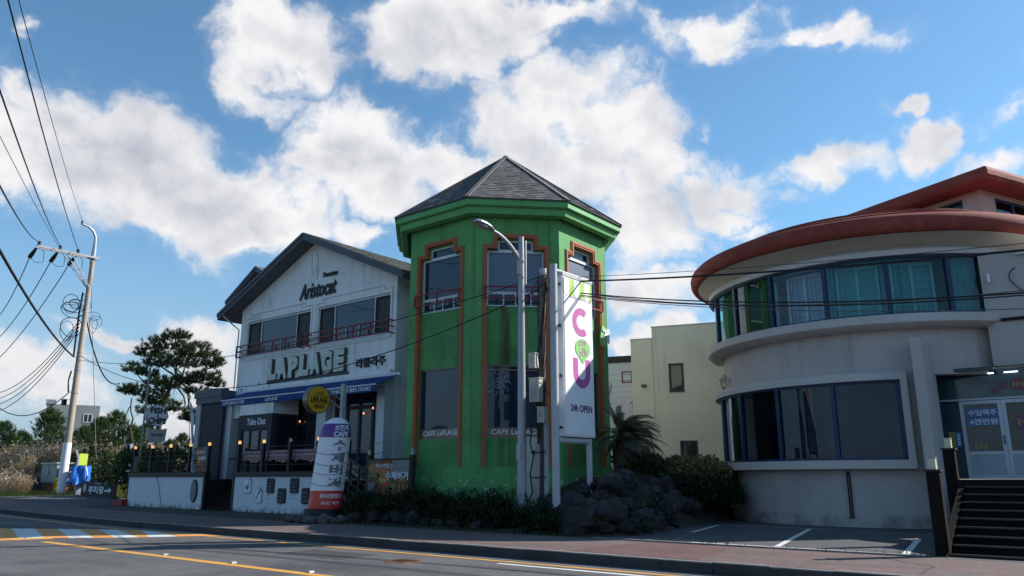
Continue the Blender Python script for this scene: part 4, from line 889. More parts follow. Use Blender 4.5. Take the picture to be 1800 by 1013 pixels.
# stair at the right end of the terrace
def side_stair():
    t = thing('terrace_stair', (-22.4, 18.9, 0), 'dark wooden side stair with slanting bars between the terrace and the burger banner', 'stairs')
    for i in range(7): MB().box(-23.7+.36*i, -23.34+.36*i, 18.55, 19.45, 0, 1.3-.19*i).build('step', 'step_wood', t)
    a = Vector((-23.75, 18.5, 2.75)); b = Vector((-21.3, 18.5, 1.6)); mb = MB(); mb.bar(a, b, .09)
    for k in range(1, 5): mb.bar(a-Vector((0, 0, .27*k)), b-Vector((0, 0, .27*k)), .04)
    mb.bar(a-Vector((0, 0, 1.4)), b-Vector((0, 0, 1.4)), .12, .2)
    for k in range(6): p = a.lerp(b, k/5); mb.bar(p, p-Vector((0, 0, 1.4)), .06)
    mb.build('stair_rail', 'black_paint', t)
    MB().box(-23.83, -23.67, 18.42, 18.58, 0, 2.86).build('post', 'black_paint', t); MB().box(-23.79, -23.71, 18.46, 18.54, 2.86, 3.02).build('lantern', 'lamp_glow', t)
    MB().box(-21.36, -21.2, 18.42, 18.58, 0, 2.2).build('post', 'black_paint', t); MB().box(-21.32, -21.24, 18.46, 18.54, 2.2, 2.36).build('lantern', 'lamp_off', t)
    mb = MB(); n = 20
    for i in range(n):
        u0, u1 = i/n, (i+1)/n; p0, p1 = a.lerp(b, .1+.75*u0)+Vector((0, .05, .02)), a.lerp(b, .1+.75*u1)+Vector((0, .05, .02))
        w0, w1 = .03*sin(i*1.3), .03*sin((i+1)*1.3); mb.face([p0+Vector((0, w0, -.5)), p1+Vector((0, w1, -.5)), p1, p0])
    mb.build('hanging_cloth', 'plaid', t, smooth=True)
    MB().box(-23.6, -21.2, 19.46, 19.6, 0, 1.0).build('side_wall', 'black_paint', t)
side_stair()
def burger_print(fr, x0, z0, w, h, d, t, flip=False):
    """flat printed board: planks, bun, lettuce, cheese, chips"""
    X = lambda u: x0+w*(1-u if flip else u)
    def poly(pts, m, k): 
        q = [(X(u)-x0, v*h) for u, v in pts]; MB().prism(q, fr.p(x0, d+.002*k, z0), fr.r, (0, 0, 1), fr.n, .002).build('print', m, t)
    def ell(cx, cy, rx, ry, m, k, a0=0, a1=360, n=20): poly([(cx+rx*cos(radians(a0+(a1-a0)*i/n)), cy+ry*sin(radians(a0+(a1-a0)*i/n))) for i in range(n+1)], m, k)
    poly([(0, 0), (1, 0), (1, 1), (0, 1)], 'burger_brown', 0)
    poly([(.52, .55), (1, .62), (1, 1), (.6, 1)], 'plank_grey', 1); poly([(0, .0), (.2, 0), (.18, .3), (0, .34)], 'plank_grey', 1)
    ell(.16, .78, .17, .16, 'burger_bun', 2); ell(.14, .55, .15, .07, 'lettuce', 3); ell(.14, .46, .14, .06, 'burger_brown', 4)
    ell(.40, .58, .17, .17, 'burger_bun', 3); ell(.40, .40, .19, .07, 'lettuce', 4); poly([(.26, .46), (.50, .46), (.40, .22)], 'cheese', 5); ell(.45, .30, .13, .06, 'tomato', 6); ell(.42, .15, .20, .09, 'burger_brown', 6); ell(.62, .2, .08, .1, 'lettuce', 6)
    for i in range(6): u = .72+.045*i; poly([(u, .05), (u+.03, .05), (u+.05, .55), (u+.02, .56)], 'burger_bun' if i % 2 else 'rusty', 3+i % 2)
def burger_banner():
    t = thing('burger_banner', (-20.05, 18.3, 0), 'printed burger banner with white Korean letters on a black frame before the green tower', 'banner')
    fr = Fr((0, 18.3, 0), (1, 0)); MB().fbox(fr, -21.05, -19.03, -.02, .0, .86, 2.0).build('panel', 'burger_brown', t)
    MB().fbox(fr, -21.1, -19.0, -.05, -.02, .8, 2.05).build('back_board', 'black_paint', t)
    burger_print(fr, -21.05, .88, 2.02, 1.1, .003, t)
    text('피쉬앤칩스', fr, -20.65, 1.72, .85, .17, .024, 'white_letter', t, ext=.004, bold=.01)
    text('수제버거', fr, -20.15, 1.34, 1.1, .28, .022, 'sticker_blue', t, ext=.002, bold=.06); text('수제버거', fr, -20.15, 1.34, 1.1, .28, .026, 'white_letter', t, ext=.003, bold=.02)
    MB().fbox(fr, -18.98, -18.84, -.1, .04, 0, 2.15).build('post', 'black_paint', t); MB().fbox(fr, -18.96, -18.86, -.08, .02, 2.15, 2.38).build('lantern', 'galv', t)
    MB().fbox(fr, -21.1, -19.0, -.03, .01, .6, .78).build('lower_rail', 'dark_wood', t)
burger_banner()
def small_banner():
    t = thing('burger_poster', (-34.5, 19.72, 1.6), 'small burger poster with white Korean letters tied behind the left terrace rail', 'poster')
    fr = Fr((0, 19.72, 0), (1, 0)); MB().fbox(fr, -35.2, -33.8, -.02, 0, 1.7, 2.8).build('panel', 'burger_brown', t)
    burger_print(fr, -35.2, 1.7, 1.4, 1.1, .003, t); text('수제버거', fr, -34.75, 2.15, .9, .26, .024, 'white_letter', t, ext=.003, bold=.03); text('피쉬앤', fr, -34.9, 2.5, .6, .2, .024, 'white_letter', t, ext=.003, bold=.02)
small_banner()
# ---------------------------------------------------------------- air column, round signs, flag
def air_column():
    c0 = (-21.45, 16.75); t = thing('air_column', (*c0, 0), 'leaning white inflatable advertising column with purple top and red foot on rocks', 'advertising column')
    def cc(z): return (c0[0]+.06*z+.01, c0[1]+.07*z)
    def RR(z):
        if z < 2.85: return .56-.012*z
        u = (z-2.85)/.55; return (.56-.012*2.85)*sqrt(max(0, 1-u*u*.97))
    def band(name, za, zb, m, n=14):
        mb = MB(); N = 40; V = []
        for j in range(n+1):
            z = za+(zb-za)*j/n; x, y = cc(z); r = RR(z)*(1+.006*sin(z*14)); V.append([(x+r*cos(2*pi*k/N), y+r*sin(2*pi*k/N), z) for k in range(N)])
        for j in range(n):
            for k in range(N): k2 = (k+1) % N; mb.face([V[j][k], V[j][k2], V[j+1][k2], V[j+1][k]])
        if zb > 3.3: mb.face(V[-1])
        return mb.build(name, m, t, smooth=True)
    band('red_band', .42, 1.0, 'pvc_red', 5); band('white_body', 1.0, 2.72, 'pvc_white'); band('purple_band', 2.72, 3.18, 'pvc_purple', 8); band('white_cap', 3.18, 3.398, 'pvc_white', 8)
    aV = -14; R = lambda z: RR(z)
    curve_text('브런치', cc, R, aV, 3.04, .2, 58, 'white_letter', t, .02); curve_text('CAFE', cc, R, aV-2, 2.83, .17, 56, 'white_letter', t, .03)
    for i, ch in enumerate('수제버거'): curve_text(ch, cc, R, aV-2, 2.46-.40*i, .34, 50, 'letter_grey', t, .04)
    curve_text('피쉬앤칩스', cc, R, aV-6, .83, .15, 82, 'white_letter', t, .025); curve_text('커피 맥주', cc, R, aV-6, .60, .12, 66, 'white_letter', t, .01)
    mb = MB(); mb.lathe(c0, [(.001, .44), (.56, .43), (.62, .38), (.64, .05), (.001, .05)], n=28); mb.build('blower_base', 'black_paint', t, smooth=True)
    a = radians(-118); mb = MB(); p = Vector((c0[0]+.6*cos(a), c0[1]+.6*sin(a), .25)); d = Vector((cos(a), sin(a), 0)); mb.tube([p, p+d*.06], .085, 16); mb.build('air_inlet', 'galv', t); MB().tube([p+d*.06, p+d*.07], .055, 14).build('inlet_hole', 'black_letter', t)
    for z in (1.2, 1.55, 1.85, 2.2):
        x, y = cc(z); mb = MB(); r = RR(z)+.012; mb.tube([(x+r*cos(radians(q)), y+r*sin(radians(q)), z+.05*sin(radians(q*2))) for q in range(-150, 10, 8)]+[(-21.3+.9, 18.45, z+.45)], .008, 4); mb.build('guy_cord', 'wire_grey', t)
air_column()
def disc_sign(c, R, th, rimm, facem, parent, n=40):
    mb = MB(); P = [(R*cos(2*pi*i/n), R*sin(2*pi*i/n)) for i in range(n)]; mb.prism(P, (c[0]-th/2, c[1], c[2]), (0, 1, 0), (0, 0, 1), (1, 0, 0), th)
    mb.build('disc_case', rimm, parent, smooth=True)
    Q = [(x*.93, y*.93) for x, y in P]; mb = MB(); mb.prism(Q, (c[0]+th/2+.001, c[1], c[2]), (0, 1, 0), (0, 0, 1), (1, 0, 0), .012); mb.build('disc_face', facem, parent)
def cafe_sign():
    t = thing('cafe_disc_sign', (-24, 19.4, 0), 'yellow round cafe sign with brown rim on a white post above the air column', 'sign')
    c = (-24.0, 18.14, 4.27); disc_sign(c, .52, .30, 'brown_rim', 'yellow_sign', t); fr = Fr((c[0]+.166, 0, 0), (0, 1)); y = c[1]
    text('CAFÉ', fr, y-.2, 4.45, .4, .14, 0, 'letter_side' if 0 else 'black_letter', t, ext=.01, bold=.0); text('LAPLAGE', fr, y-.38, 4.17, .76, .2, 0, 'black_letter', t, ext=.01, bold=.03); text('라쁠라쥬', fr, y-.24, 3.93, .48, .15, 0, 'black_letter', t, ext=.01, bold=.01)
    mb = MB(); mb.fbox(fr, y-.4, y+.4, 0, .01, 4.405, 4.42); mb.fbox(fr, y-.4, y+.4, 0, .01, 4.125, 4.14); mb.build('sign_line', 'black_letter', t)
    MB().box(-24.06, -23.9, 19.32, 19.48, 1.3, 4.98).build('post', 'post_white', t)
    for dz in (0, .32):
        mb = MB(); mb.tube([(-24, 18.6+.72*u, 4.32+dz-.0-.35*u**2) for u in [i/8 for i in range(9)]]+[(-24, 19.55, 3.75+dz)], .025, 6); mb.build('arm', 'post_white', t)
cafe_sign()
def fish_sign():
    s, n = -42.6, 20.9; t = thing('fish_and_chips_sign', (s, n, 0), 'white round FISH and CHIPS sign over a grey shield sign on a thin pole', 'sign')
    c = Ps(275, 731, s); disc_sign(c, .60, .28, 'galv', 'sign_white', t); fr = Fr((c[0]+.155, 0, 0), (0, 1)); y = c[1]
    text('FISH', fr, y-.44, c[2]+.1, .88, .34, 0, 'black_letter', t, ext=.01, bold=.04); text('&', fr, y-.06, c[2]-.09, .12, .14, 0, 'black_letter', t, ext=.01, bold=.03); text('CHIPS', fr, y-.5, c[2]-.46, 1.0, .34, 0, 'black_letter', t, ext=.01, bold=.04)
    sh = Ps(274, 765, s); mb = MB(); mb.prism([(-.55, .38), (-.25, .3), (.25, .3), (.55, .38), (.5, -.3), (.3, -.42), (-.3, -.42), (-.5, -.3)], (s-.1, sh[1], sh[2]), (0, 1, 0), (0, 0, 1), (1, 0, 0), .2); mb.build('shield', 'box_beige', t)
    text('아리스토캣', Fr((s+.104, 0, 0), (0, 1)), sh[1]-.33, sh[2]-.1, .66, .2, 0, 'black_letter', t, ext=.006, bold=.02)
    top = Ps(267, 650, s); mb = MB(); mb.tube([(s-.25, top[1], 0), (s-.25, top[1]+.0, top[2])], .05, 8); mb.build('pole', 'pole_concrete', t)
    mb = MB(); [MB().bar(a_, b_, .055).build('bracket', 'black_paint', t) for a_, b_ in (((s, y-.15, sh[2]+.3), (s, y-.15, c[2]-.5)), ((s, y+.15, sh[2]+.3), (s, y+.15, c[2]-.5)), ((s-.25, top[1], c[2]), (s, y-.2, c[2])), ((s-.25, top[1], sh[2]), (s, y-.2, sh[2])))]
fish_sign()
def feather_flag():
    a = Pn(338, 835, 20.3); t = thing('feather_flag', (a[0], 20.3, 1.32), 'narrow blue and white feather flag on a bent pole behind the left terrace rail', 'flag')
    tip = Pn(334, 705, 20.3); mb = MB(); P = [Vector((a[0]-.1, 20.3, 1.32)).lerp(Vector((tip[0]-.02, 20.3, tip[2])), u)+Vector((-.06*sin(u*3), 0, 0)) for u in [i/12 for i in range(13)]]
    mb.tube(P, [.03-.002*i for i in range(13)], 6); mb.build('pole', 'wire_grey', t)
    mb = MB(); n = 18; V = []
    for i in range(n+1):
        u = i/n; p = Vector((a[0]-.08, 20.3, 2.0)).lerp(Vector((tip[0], 20.3, tip[2]-.05)), u); w = .62*(1-u)**.8+.05; V.append([p, p+Vector((w*.5, .05*sin(u*9), 0)), p+Vector((w, .1*sin(u*8+1), -.05))])
    for i in range(n):
        for k in range(2): mb.face([V[i][k], V[i][k+1], V[i+1][k+1], V[i+1][k]])
    mb.build('fabric', 'flag_blue', t, smooth=True)
feather_flag()

# ---------------------------------------------------------------- tall shop sign, lamp post, wooden pole
def tall_sign():
    s = -12.0; t = thing('tall_shop_sign', (s, 17.9, 0), 'tall white box sign with pink letters C and U on white posts', 'sign')
    MB().box(s-.24, s-.02, 17.28, 18.78, 2.5, 6.98).build('case', 'sign_white', t); MB().box(s-.02, s, 17.32, 18.74, 2.54, 6.94).build('face', 'sign_white', t)
    fr = Fr((s, 0, 0), (0, 1))
    # scalloped awning strip on top
    w = 1.42/5.5
    for i in range(6):
        x = 17.32+w*i; ww = w if i < 5 else w*.5; pts = [(x, 6.94), (x, 6.52)]+[(x+ww/2-ww/2*cos(radians(a)), 6.52-.11*sin(radians(a))) for a in range(15, 180, 15)]+[(x+ww, 6.52), (x+ww, 6.94)]
        MB().prism(pts, (s+.001, 0, 0), (0, 1, 0), (0, 0, 1), (1, 0, 0), .006).build('scallop', 'white_letter' if i % 2 == 0 else 'lime', t)
    text('당신을 위한 편의점', fr, 17.56, 6.38, 1.1, .17, .003, 'letter_grey', t, ext=.003, bold=0)
    def ringC(cx, cz, R, r, a0, a1, m, d=.004, sq=1., nm='letter'):
        n = 36; out = [(cx+R*cos(radians(a0+(a1-a0)*i/n)), cz+R*sq*sin(radians(a0+(a1-a0)*i/n))) for i in range(n+1)]; inn = [(cx+r*cos(radians(a0+(a1-a0)*i/n)), cz+(R*sq-(R-r))*sin(radians(a0+(a1-a0)*i/n))) for i in range(n+1)]
        mb = MB()
        for i in range(n):
            for q, e in ((d, 1),): mb.face([fr.p(inn[i][0], d, inn[i][1]), fr.p(out[i][0], d, out[i][1]), fr.p(out[i+1][0], d, out[i+1][1]), fr.p(inn[i+1][0], d, inn[i+1][1])])
        return mb.build(nm, m, t)
    ringC(18.15, 5.74, .44, .23, 50, 310, 'magenta', sq=.95)
    # U: arch down + two legs
    mb = MB(); n = 24; cx, cz, R, r = 18.14, 4.28, .43, .19
    for i in range(n):
        a, b = radians(180+180*i/n), radians(180+180*(i+1)/n); mb.face([fr.p(cx+R*cos(a), .004, cz+R*sin(a)), fr.p(cx+R*cos(b), .004, cz+R*sin(b)), fr.p(cx+r*cos(b), .004, cz+r*sin(b)), fr.p(cx+r*cos(a), .004, cz+r*sin(a))])
    mb.fquad(fr, cx-R, cx-r, .004, cz, 4.68); mb.fquad(fr, cx+r, cx+R, .004, cz, 4.68); mb.build('letter', 'magenta', t)
    pts = [(18.2+.38*cos(radians(a)), 4.98+.28*sin(radians(a))) for a in range(-60, 240, 12)]+[(18.2, 4.55)]; MB().prism(pts, (s+.008, 0, 0), (0, 1, 0), (0, 0, 1), (1, 0, 0), .004).build('speech_bubble', 'leaf_green', t)
    text('CVS', fr, 17.98, 5.04, .38, .15, .014, 'magenta', t, ext=.003, bold=.02, shear=.2, tilt=.1); text('for', fr, 18.16, 4.92, .2, .11, .014, 'magenta', t, ext=.003, bold=.0, shear=.2); text('YOU', fr, 18.04, 4.74, .4, .16, .014, 'magenta', t, ext=.003, bold=.02, shear=.2, tilt=.1)
    text('24h OPEN', fr, 17.55, 3.18, 1.06, .2, .003, 'purple_dark', t, ext=.004, bold=.03)
    MB().box(s-.26, s-.0, 17.26, 18.8, 6.98, 7.08).build('top_channel', 'post_white', t)
    mb = MB(); mb.tube([(s-.13, 17.0, 0), (s-.13, 17.0, 7.25)], .105, 12); mb.build('post', 'post_white', t, smooth=True)
    mb = MB(); mb.tube([(s-.13, 18.62, .3), (s-.13, 18.62, 2.47)], .085, 12); mb.build('post', 'post_white', t, smooth=True)
    MB().tube([(s-.13, 17.1, 2.38), (s-.13, 18.62, 2.4)], .08, 10).build('cross_pipe', 'post_white', t, smooth=True); MB().tube([(s-.13, 17.05, 7.1), (s-.13, 18.72, 7.12)], .05, 8).build('cross_pipe', 'post_white', t, smooth=True)
    for z in (2.7, 4.1, 5.5, 6.7): MB().box(s-.17, s-.09, 17.08, 17.29, z, z+.06).build('bracket', 'black_paint', t)
    mb = MB(); mb.tube([(s-.13, 17.45+.8*u, 7.1-.5*sin(pi*u)) for u in [i/10 for i in range(11)]], .01, 4); mb.build('cable', 'wire', t)
tall_sign()
def street_lamp():
    x, y = -13.7, 17.55; t = thing('street_lamp', (x, y, 0), 'grey tapered street lamp with a curved arm in front of the green tower', 'street lamp')
    mb = MB(); mb.tube([(x, y, -.02), (x, y, 1.2), (x, y, 8.0), (x, y, 8.5)], [.155, .14, .085, .08], 10, mi=0); mb.build('post', 'galv', t, smooth=True, ang=50)
    mb = MB(); P = []
    for i in range(12):
        u = i/11; P.append((x+.0, y-.1-1.25*u**1.15, 7.75+.62*sin(u*pi/2*.95)-.08*u*u*0))
    mb.tube([(x, y-.12, 7.3)]+P, [.06]+[.07-.03*i/11 for i in range(12)], 8); mb.build('arm', 'galv', t, smooth=True)
    mb = MB(); c = Vector(P[-1]); d = Vector((0, -1, .13)).normalized(); up = Vector((0, .13, 1)).normalized(); sx = Vector((1, 0, 0)); N = 16; rings = []
    prof = [(-.05, .05, .05), (.06, .10, .07), (.22, .165, .10), (.45, .18, .11), (.65, .15, .09), (.76, .08, .05), (.78, .01, .01)]
    for (l, w, h) in prof: rings.append([c+d*l+sx*(w*cos(2*pi*k/N))+up*((h if sin(2*pi*k/N) > 0 else h*.45)*sin(2*pi*k/N)) for k in range(N)])
    for i in range(len(rings)-1):
        for k in range(N): k2 = (k+1) % N; mb.face([rings[i][k], rings[i][k2], rings[i+1][k2], rings[i+1][k]])
    mb.face(rings[0][::-1]); mb.build('lamp_head', 'lamp_head', t, smooth=True)
    mb = MB(); mb.prism([(.13*cos(2*pi*k/16), .22*sin(2*pi*k/16)) for k in range(16)], c+d*.45-up*.058, sx, d, -up, .018); mb.build('lens', 'lens', t)
    mb = MB(); mb.tube([(x+.16, y, 7.0), (x+.16, y, 8.35)], .03, 6); mb.lathe((x, y), [(.10, 7.2), (.105, 7.2), (.105, 7.25), (.10, 7.25)], n=12, close=True); mb.lathe((x, y), [(.10, 7.7), (.107, 7.7), (.107, 7.75), (.10, 7.75)], n=12, close=True); mb.build('conduit', 'galv', t)
    MB().box(x-.08, x+.08, y-.16, y-.13, 1.9, 2.35).build('hatch', 'galv', t)
    mb = MB(); mb.box(x-.2, x+.2, y-.2, y+.2, -.02, .05); mb.build('base_plate', 'galv', t)
street_lamp()
WP = (-13.45, 18.3)
def service_pole():
    x, y = WP; t = thing('service_pole', (x, y, 0), 'weathered service pole wrapped in cables between the lamp post and tall sign', 'pole')
    mb = MB(); mb.tube([(x-.15, y, 0), (x-.1, y, 3), (x, y, 7.45)], [.13, .12, .10], 10); mb.build('pole', 'weathered_pole', t, smooth=True)
    MB().tube([(x, y, 7.4), (x, y, 7.62)], .115, 10).build('pole_cap', 'galv', t)
    mb = MB(); mb.tube([(x-.15, y-.17, .1), (x-.1, y-.15, 2.35)], .10, 10); mb.tube([(x+.12, y-.1, .2), (x+.14, y-.1, 2.95)], .075, 8); mb.build('conduit', 'post_white', t, smooth=True)
    rr = random.Random(3)
    for k in range(7):
        mb = MB(); P = []
        for i in range(22):
            z = 7.35-.31*i; a = k*1.1+z*(.5+.25*(k % 3)); r = .12+.05*rr.random(); P.append((x-.02*i/3+r*cos(a), y+r*sin(a)*.8-.03, z))
        mb.tube(P[:22 if k < 4 else 12], .014+.006*(k % 2), 5); mb.build('cable', 'wire', t)
    mb = MB()
    for k in range(14):
        z = 3.4+.8*rr.random() if k < 8 else 6.9+.5*rr.random(); a = rr.random()*6; P = [(x+.12*cos(a), y-.12, z), (x+.35*cos(a), y-.2-.1*rr.random(), z-.1+.2*rr.random()), (x+.3*cos(a+1), y-.15, z-.3), (x+.1*cos(a+2), y-.12, z-.15)]; mb.tube(P, .009, 4)
    mb.build('loose_cable', 'wire', t)
    for (dx, z, w, h, m, pn) in ((-.30, 4.55, .24, .42, 'box_beige', 'meter_box'), (-.28, 3.55, .36, .68, 'box_beige', 'meter_box'), (.0, 2.95, .26, .42, 'box_beige', 'junction_box')):
        mb = MB(); mb.box(x+dx, x+dx+w, y-.36, y-.17, z, z+h); mb.box(x+dx-.02, x+dx+w+.02, y-.38, y-.16, z+h, z+h+.03); o = mb.build(pn, m, t); MB().box(x+dx+.06, x+dx+w-.08, y-.365, y-.361, z+.15, z+h-.1).build('window_plate', 'galv', o)
    mb = MB(); mb.tube([(x-.2, y-.3, 3.0), (x-.28, y-.33, 2.4), (x-.18, y-.3, 2.0), (x-.3, y-.3, 1.5), (x-.22, y-.3, 1.0), (x-.45, y-.3, .6)], .022, 5); mb.tube([(x+.1, y-.3, 2.9), (x+.06, y-.28, 1.6), (x+.02, y-.3, .3)], .018, 5); mb.build('drop_cable', 'wire', t)
    mb = MB()
    for z in (1.4, 2.1): mb.box(x-.3, x+.25, y-.29, y-.27, z, z+.035)
    mb.build('strap', 'black_paint', t)
service_pole()
def panel_box():
    t = thing('electric_cabinet', (-14.1, 18.75, .4), 'beige metal electric cabinet on the ground between the lamp and the cabled pole', 'cabinet')
    MB().box(-14.45, -13.8, 18.6, 18.95, .45, 2.6).build('body', 'box_beige', t); MB().box(-14.38, -13.87, 18.585, 18.6, 1.35, 2.5).build('door', 'box_beige', t); MB().box(-14.1, -13.9, 18.57, 18.584, 2.05, 2.2).build('vent', 'letter_side', t)
    MB().tube([(-13.95, 18.0, .0), (-14.1, 18.15, 1.35)], .05, 8).build('leaning_pipe', 'galv', t)
panel_box()
UP = (-55.0, 21.9)
def utility_pole():
    x, y = UP; z0 = rise(x); t = thing('utility_pole', (x, y, z0), 'tall pale concrete utility pole with a crossarm, looped cables and a curved top bracket', 'utility pole')
    mb = MB(); mb.tube([(x, y, z0-.1), (x, y, z0+1), (x+.05, y, 16.0)], [.24, .235, .15], 14); mb.build('pole', 'pole_concrete', t, smooth=True)
    MB().tube([(x, y, z0+.1), (x, y, z0+3.3)], [.27, .262], 14, cap=False).build('number_sheet', 'sign_white', t, smooth=True)
    MB().box(x-.2, x-.09, y-3.6, y+.4, 16.22, 16.35).build('crossarm', 'galv', t); MB().box(x+.17, x+.28, y-3.6, y+.4, 16.22, 16.35).build('crossarm', 'galv', t)
    MB().bar((x-.15, y-1.6, 16.22), (x-.15, y-.1, 14.2), .07).build('brace', 'galv', t); MB().bar((x+.2, y-1.4, 16.22), (x+.2, y-.1, 14.2), .07).build('brace', 'galv', t)
    P = [(x, y, 15.9), (x, y+.02, 16.8), (x, y+.02, 17.4), (x, y-.02, 17.85), (x, y-.2, 18.2), (x, y-.55, 18.45), (x, y-1.0, 18.52)]
    mb = MB(); mb.tube(P, [.17, .14, .10, .085, .08, .075, .065], 8); mb.build('top_bracket', 'galv', t, smooth=True)
    for dy in (-3.4, -2.1, -.95):
        mb = MB(); mb.tube([(x-.15, y+dy, 16.35), (x-.15, y+dy, 16.45), (x-.15, y+dy, 16.55), (x-.15, y+dy, 16.7)], [.06, .14, .08, .12], 8); mb.build('insulator', 'black_paint', t, smooth=True)
        mb = MB(); mb.tube([(x-.2, y+dy-.1, 16.25), (x-.55, y+dy-.2, 15.85), (x-.75, y+dy-.25, 15.65)], [.07, .14, .13], 8); mb.build('insulator', 'black_paint', t, smooth=True)
        mb = MB(); mb.tube([(x-.15, y+dy, 16.45), (x-.1, y+dy+.35, 16.0), (x-.3, y+dy+.45, 15.4), (x-.6, y+dy+.1, 15.35), (x-.75, y+dy-.25, 15.65)], .018, 4); mb.build('jumper_wire', 'wire', t)
    mb = MB(); mb.tube([(x, y-1.0, 18.5), (x, y-1.0, 18.75)], .07, 6); mb.build('top_insulator', 'black_paint', t)
    mb = MB(); rr = random.Random(5)
    for k in range(11):
        cx, cz = y-.3-rr.random()*.75, 12.9-rr.random()*2.2; rx, rz = .25+.55*rr.random(), .2+.5*rr.random()
        if k > 7: cx = y+.5+rr.random()*.35
        mb.tube([(x+.1*sin(radians(a*2)), cx+rx*cos(radians(a)), cz+rz*sin(radians(a))) for a in range(0, 361, 24)], .017+.012*rr.random(), 4)
    mb.tube([(x-.2, y-.25, 13.8), (x-.35, y-.25, 12.5), (x-.3, y-.27, 11.0), (x-.25, y-.27, 9.4)], .06, 6); mb.tube([(x-.3, y-.26, 8.4), (x-.55, y-.26, 7.8), (x-.35, y-.26, 7.0)], .05, 5); mb.build('cable_loops', 'wire', t)
    mb = MB()
    for z in (6.9, 8.4, 9.6, 11.2, 12.4, 13.3, 14.1): r = .25-.006*z; mb.lathe((x+.02, y), [(r-.02, z), (r+.02, z), (r+.02, z+.07), (r-.02, z+.07)], n=14, close=True)
    for k in range(16): z = 3.6+.72*k; sx = 1 if k % 2 else -1; mb.bar((x+sx*.15, y-.1, z), (x+sx*.38, y-.16, z), .03)
    o = mb.build('band_and_step', 'galv', t); o['kind'] = 'stuff'
    mb = MB(); mb.box(x-.62, x-.28, y-.5, y-.28, 6.1, 6.5); mb.build('splice_box', 'black_paint', t)
utility_pole()
def wire(a, b, sag, r, m='wire', label=None, name='wire', group=None, over=0., n=36):
    a = Vector(a); b = Vector(b); b2 = a+(b-a)*(1+over); mb = MB(); P = []
    for i in range(n+1):
        u = (1+over)*i/n; p = a.lerp(b, u) if u <= 1 else a+(b-a)*u; p = a+(b-a)*u; P.append(p-Vector((0, 0, sag*4*u*(1-u))))
    mb.tube(P, r, 5); o = mb.build(name, m); return tag(o, label, 'wire', group)
ux, uy = UP
WS = 'overhead wires'
for i, (dx, px, py, lab) in enumerate(((-3.4, 0, 328, 'leftmost black wire running from the crossarm up out of the picture at left'), (-2.1, 0, 160, 'second black wire from the crossarm up to the left edge of the picture'), (-.95, 14, 0, 'black wire from the crossarm climbing to the top left corner'))):
    wire((ux-.15, uy+dx, 16.68), Pd(px, py, 19), .25, .022, label=lab, group=WS, over=.25)
wire((ux, uy-1.0, 18.75), Pd(33, 0, 19), .2, .012, label='thin wire from the curved pole top climbing to the top edge', group=WS, over=.25)
wire((ux-.2, uy, 14.1), Pd(0, 240, 24), .3, .012, 'wire_grey', label='thin grey wire rising left from the pole below the crossarm', group=WS, over=.25)
for dx, py, lab in ((-3.65, 553, 'upper black wire dropping left from the first hanging insulator'), (-2.35, 592, 'middle black wire dropping left from the second hanging insulator'), (-1.2, 628, 'lower black wire dropping left from the third hanging insulator')):
    wire((ux-.75, uy+dx, 15.65), Pd(0, py, 78), .5, .032, label=lab, group=WS, over=.2)
for k, py in enumerate((690, 700, 710, 722)):
    wire((ux-.2, uy-.2, 11.9-.25*k), Pd(0, py, 80), .9, .03, label=('topmost', 'second from top', 'third from top', 'lowest')[k]+' of four parallel cables sagging left from the middle of the concrete pole', group='parallel sagging cables', over=.2)
wire((ux-.25, uy-.2, 7.0), Pd(0, 718, 70), 1.0, .035, label='lowest thick cable sagging left from the concrete pole', group=WS, over=.2)
wire((ux-.25, uy-.25, 9.35), Pd(0, 442, 30), .35, .055, label='thick spiral wrapped cable running from the pole up to the left edge', group=WS, over=.2)
wire((ux+.2, uy-.15, 12.6), Pn(210, 674, 30), 1.6, .05, label='thick black cable drooping from the concrete pole to the pine tree', group=WS)
wire((ux+.2, uy-.1, 15.4), (ux+6.5, uy-.6, rise(ux)+.4), .1, .02, 'wire_grey', label='thin steel stay wire from the pole down to the ground at right', name='stay_wire')
wire((ux+.2, uy, 9.1), (WP[0], WP[1], 7.4), 1.15, .016, label='upper long wire crossing the white house front below its windows', group=WS)
wire((ux+.2, uy, 9.4), (WP[0]-.1, WP[1]-.1, 6.95), 2.6, .02, label='lower long wire crossing the white house above the LAPLAGE letters', group=WS)
wp = (WP[0], WP[1], 7.3)
for (dz, y1, sag, r, m, lab) in ((0, 440, .12, .026, 'wire', 'upper thick black cable running right from the cabled pole over the round building'), (.12, 428, .1, .008, 'wire', 'thinnest top wire running right from the cabled pole'), (-.2, 515, .3, .018, 'wire', 'first of the lower wires crossing the upper teal windows'), (-.25, 519, .34, .015, 'wire', 'second of the lower wires crossing the upper teal windows'), (-.3, 543, .25, .010, 'wire_grey', 'lowest thin wire crossing the upper teal windows'), (-.15, 511, .42, .012, 'wire_grey', 'grey wire just above the pair crossing the teal windows')):
    a = (wp[0], wp[1], wp[2]+dz-.1); b = Pn(1800, y1, 17.3); wire(a, b, sag, r, m, lab, group=WS, over=.25)

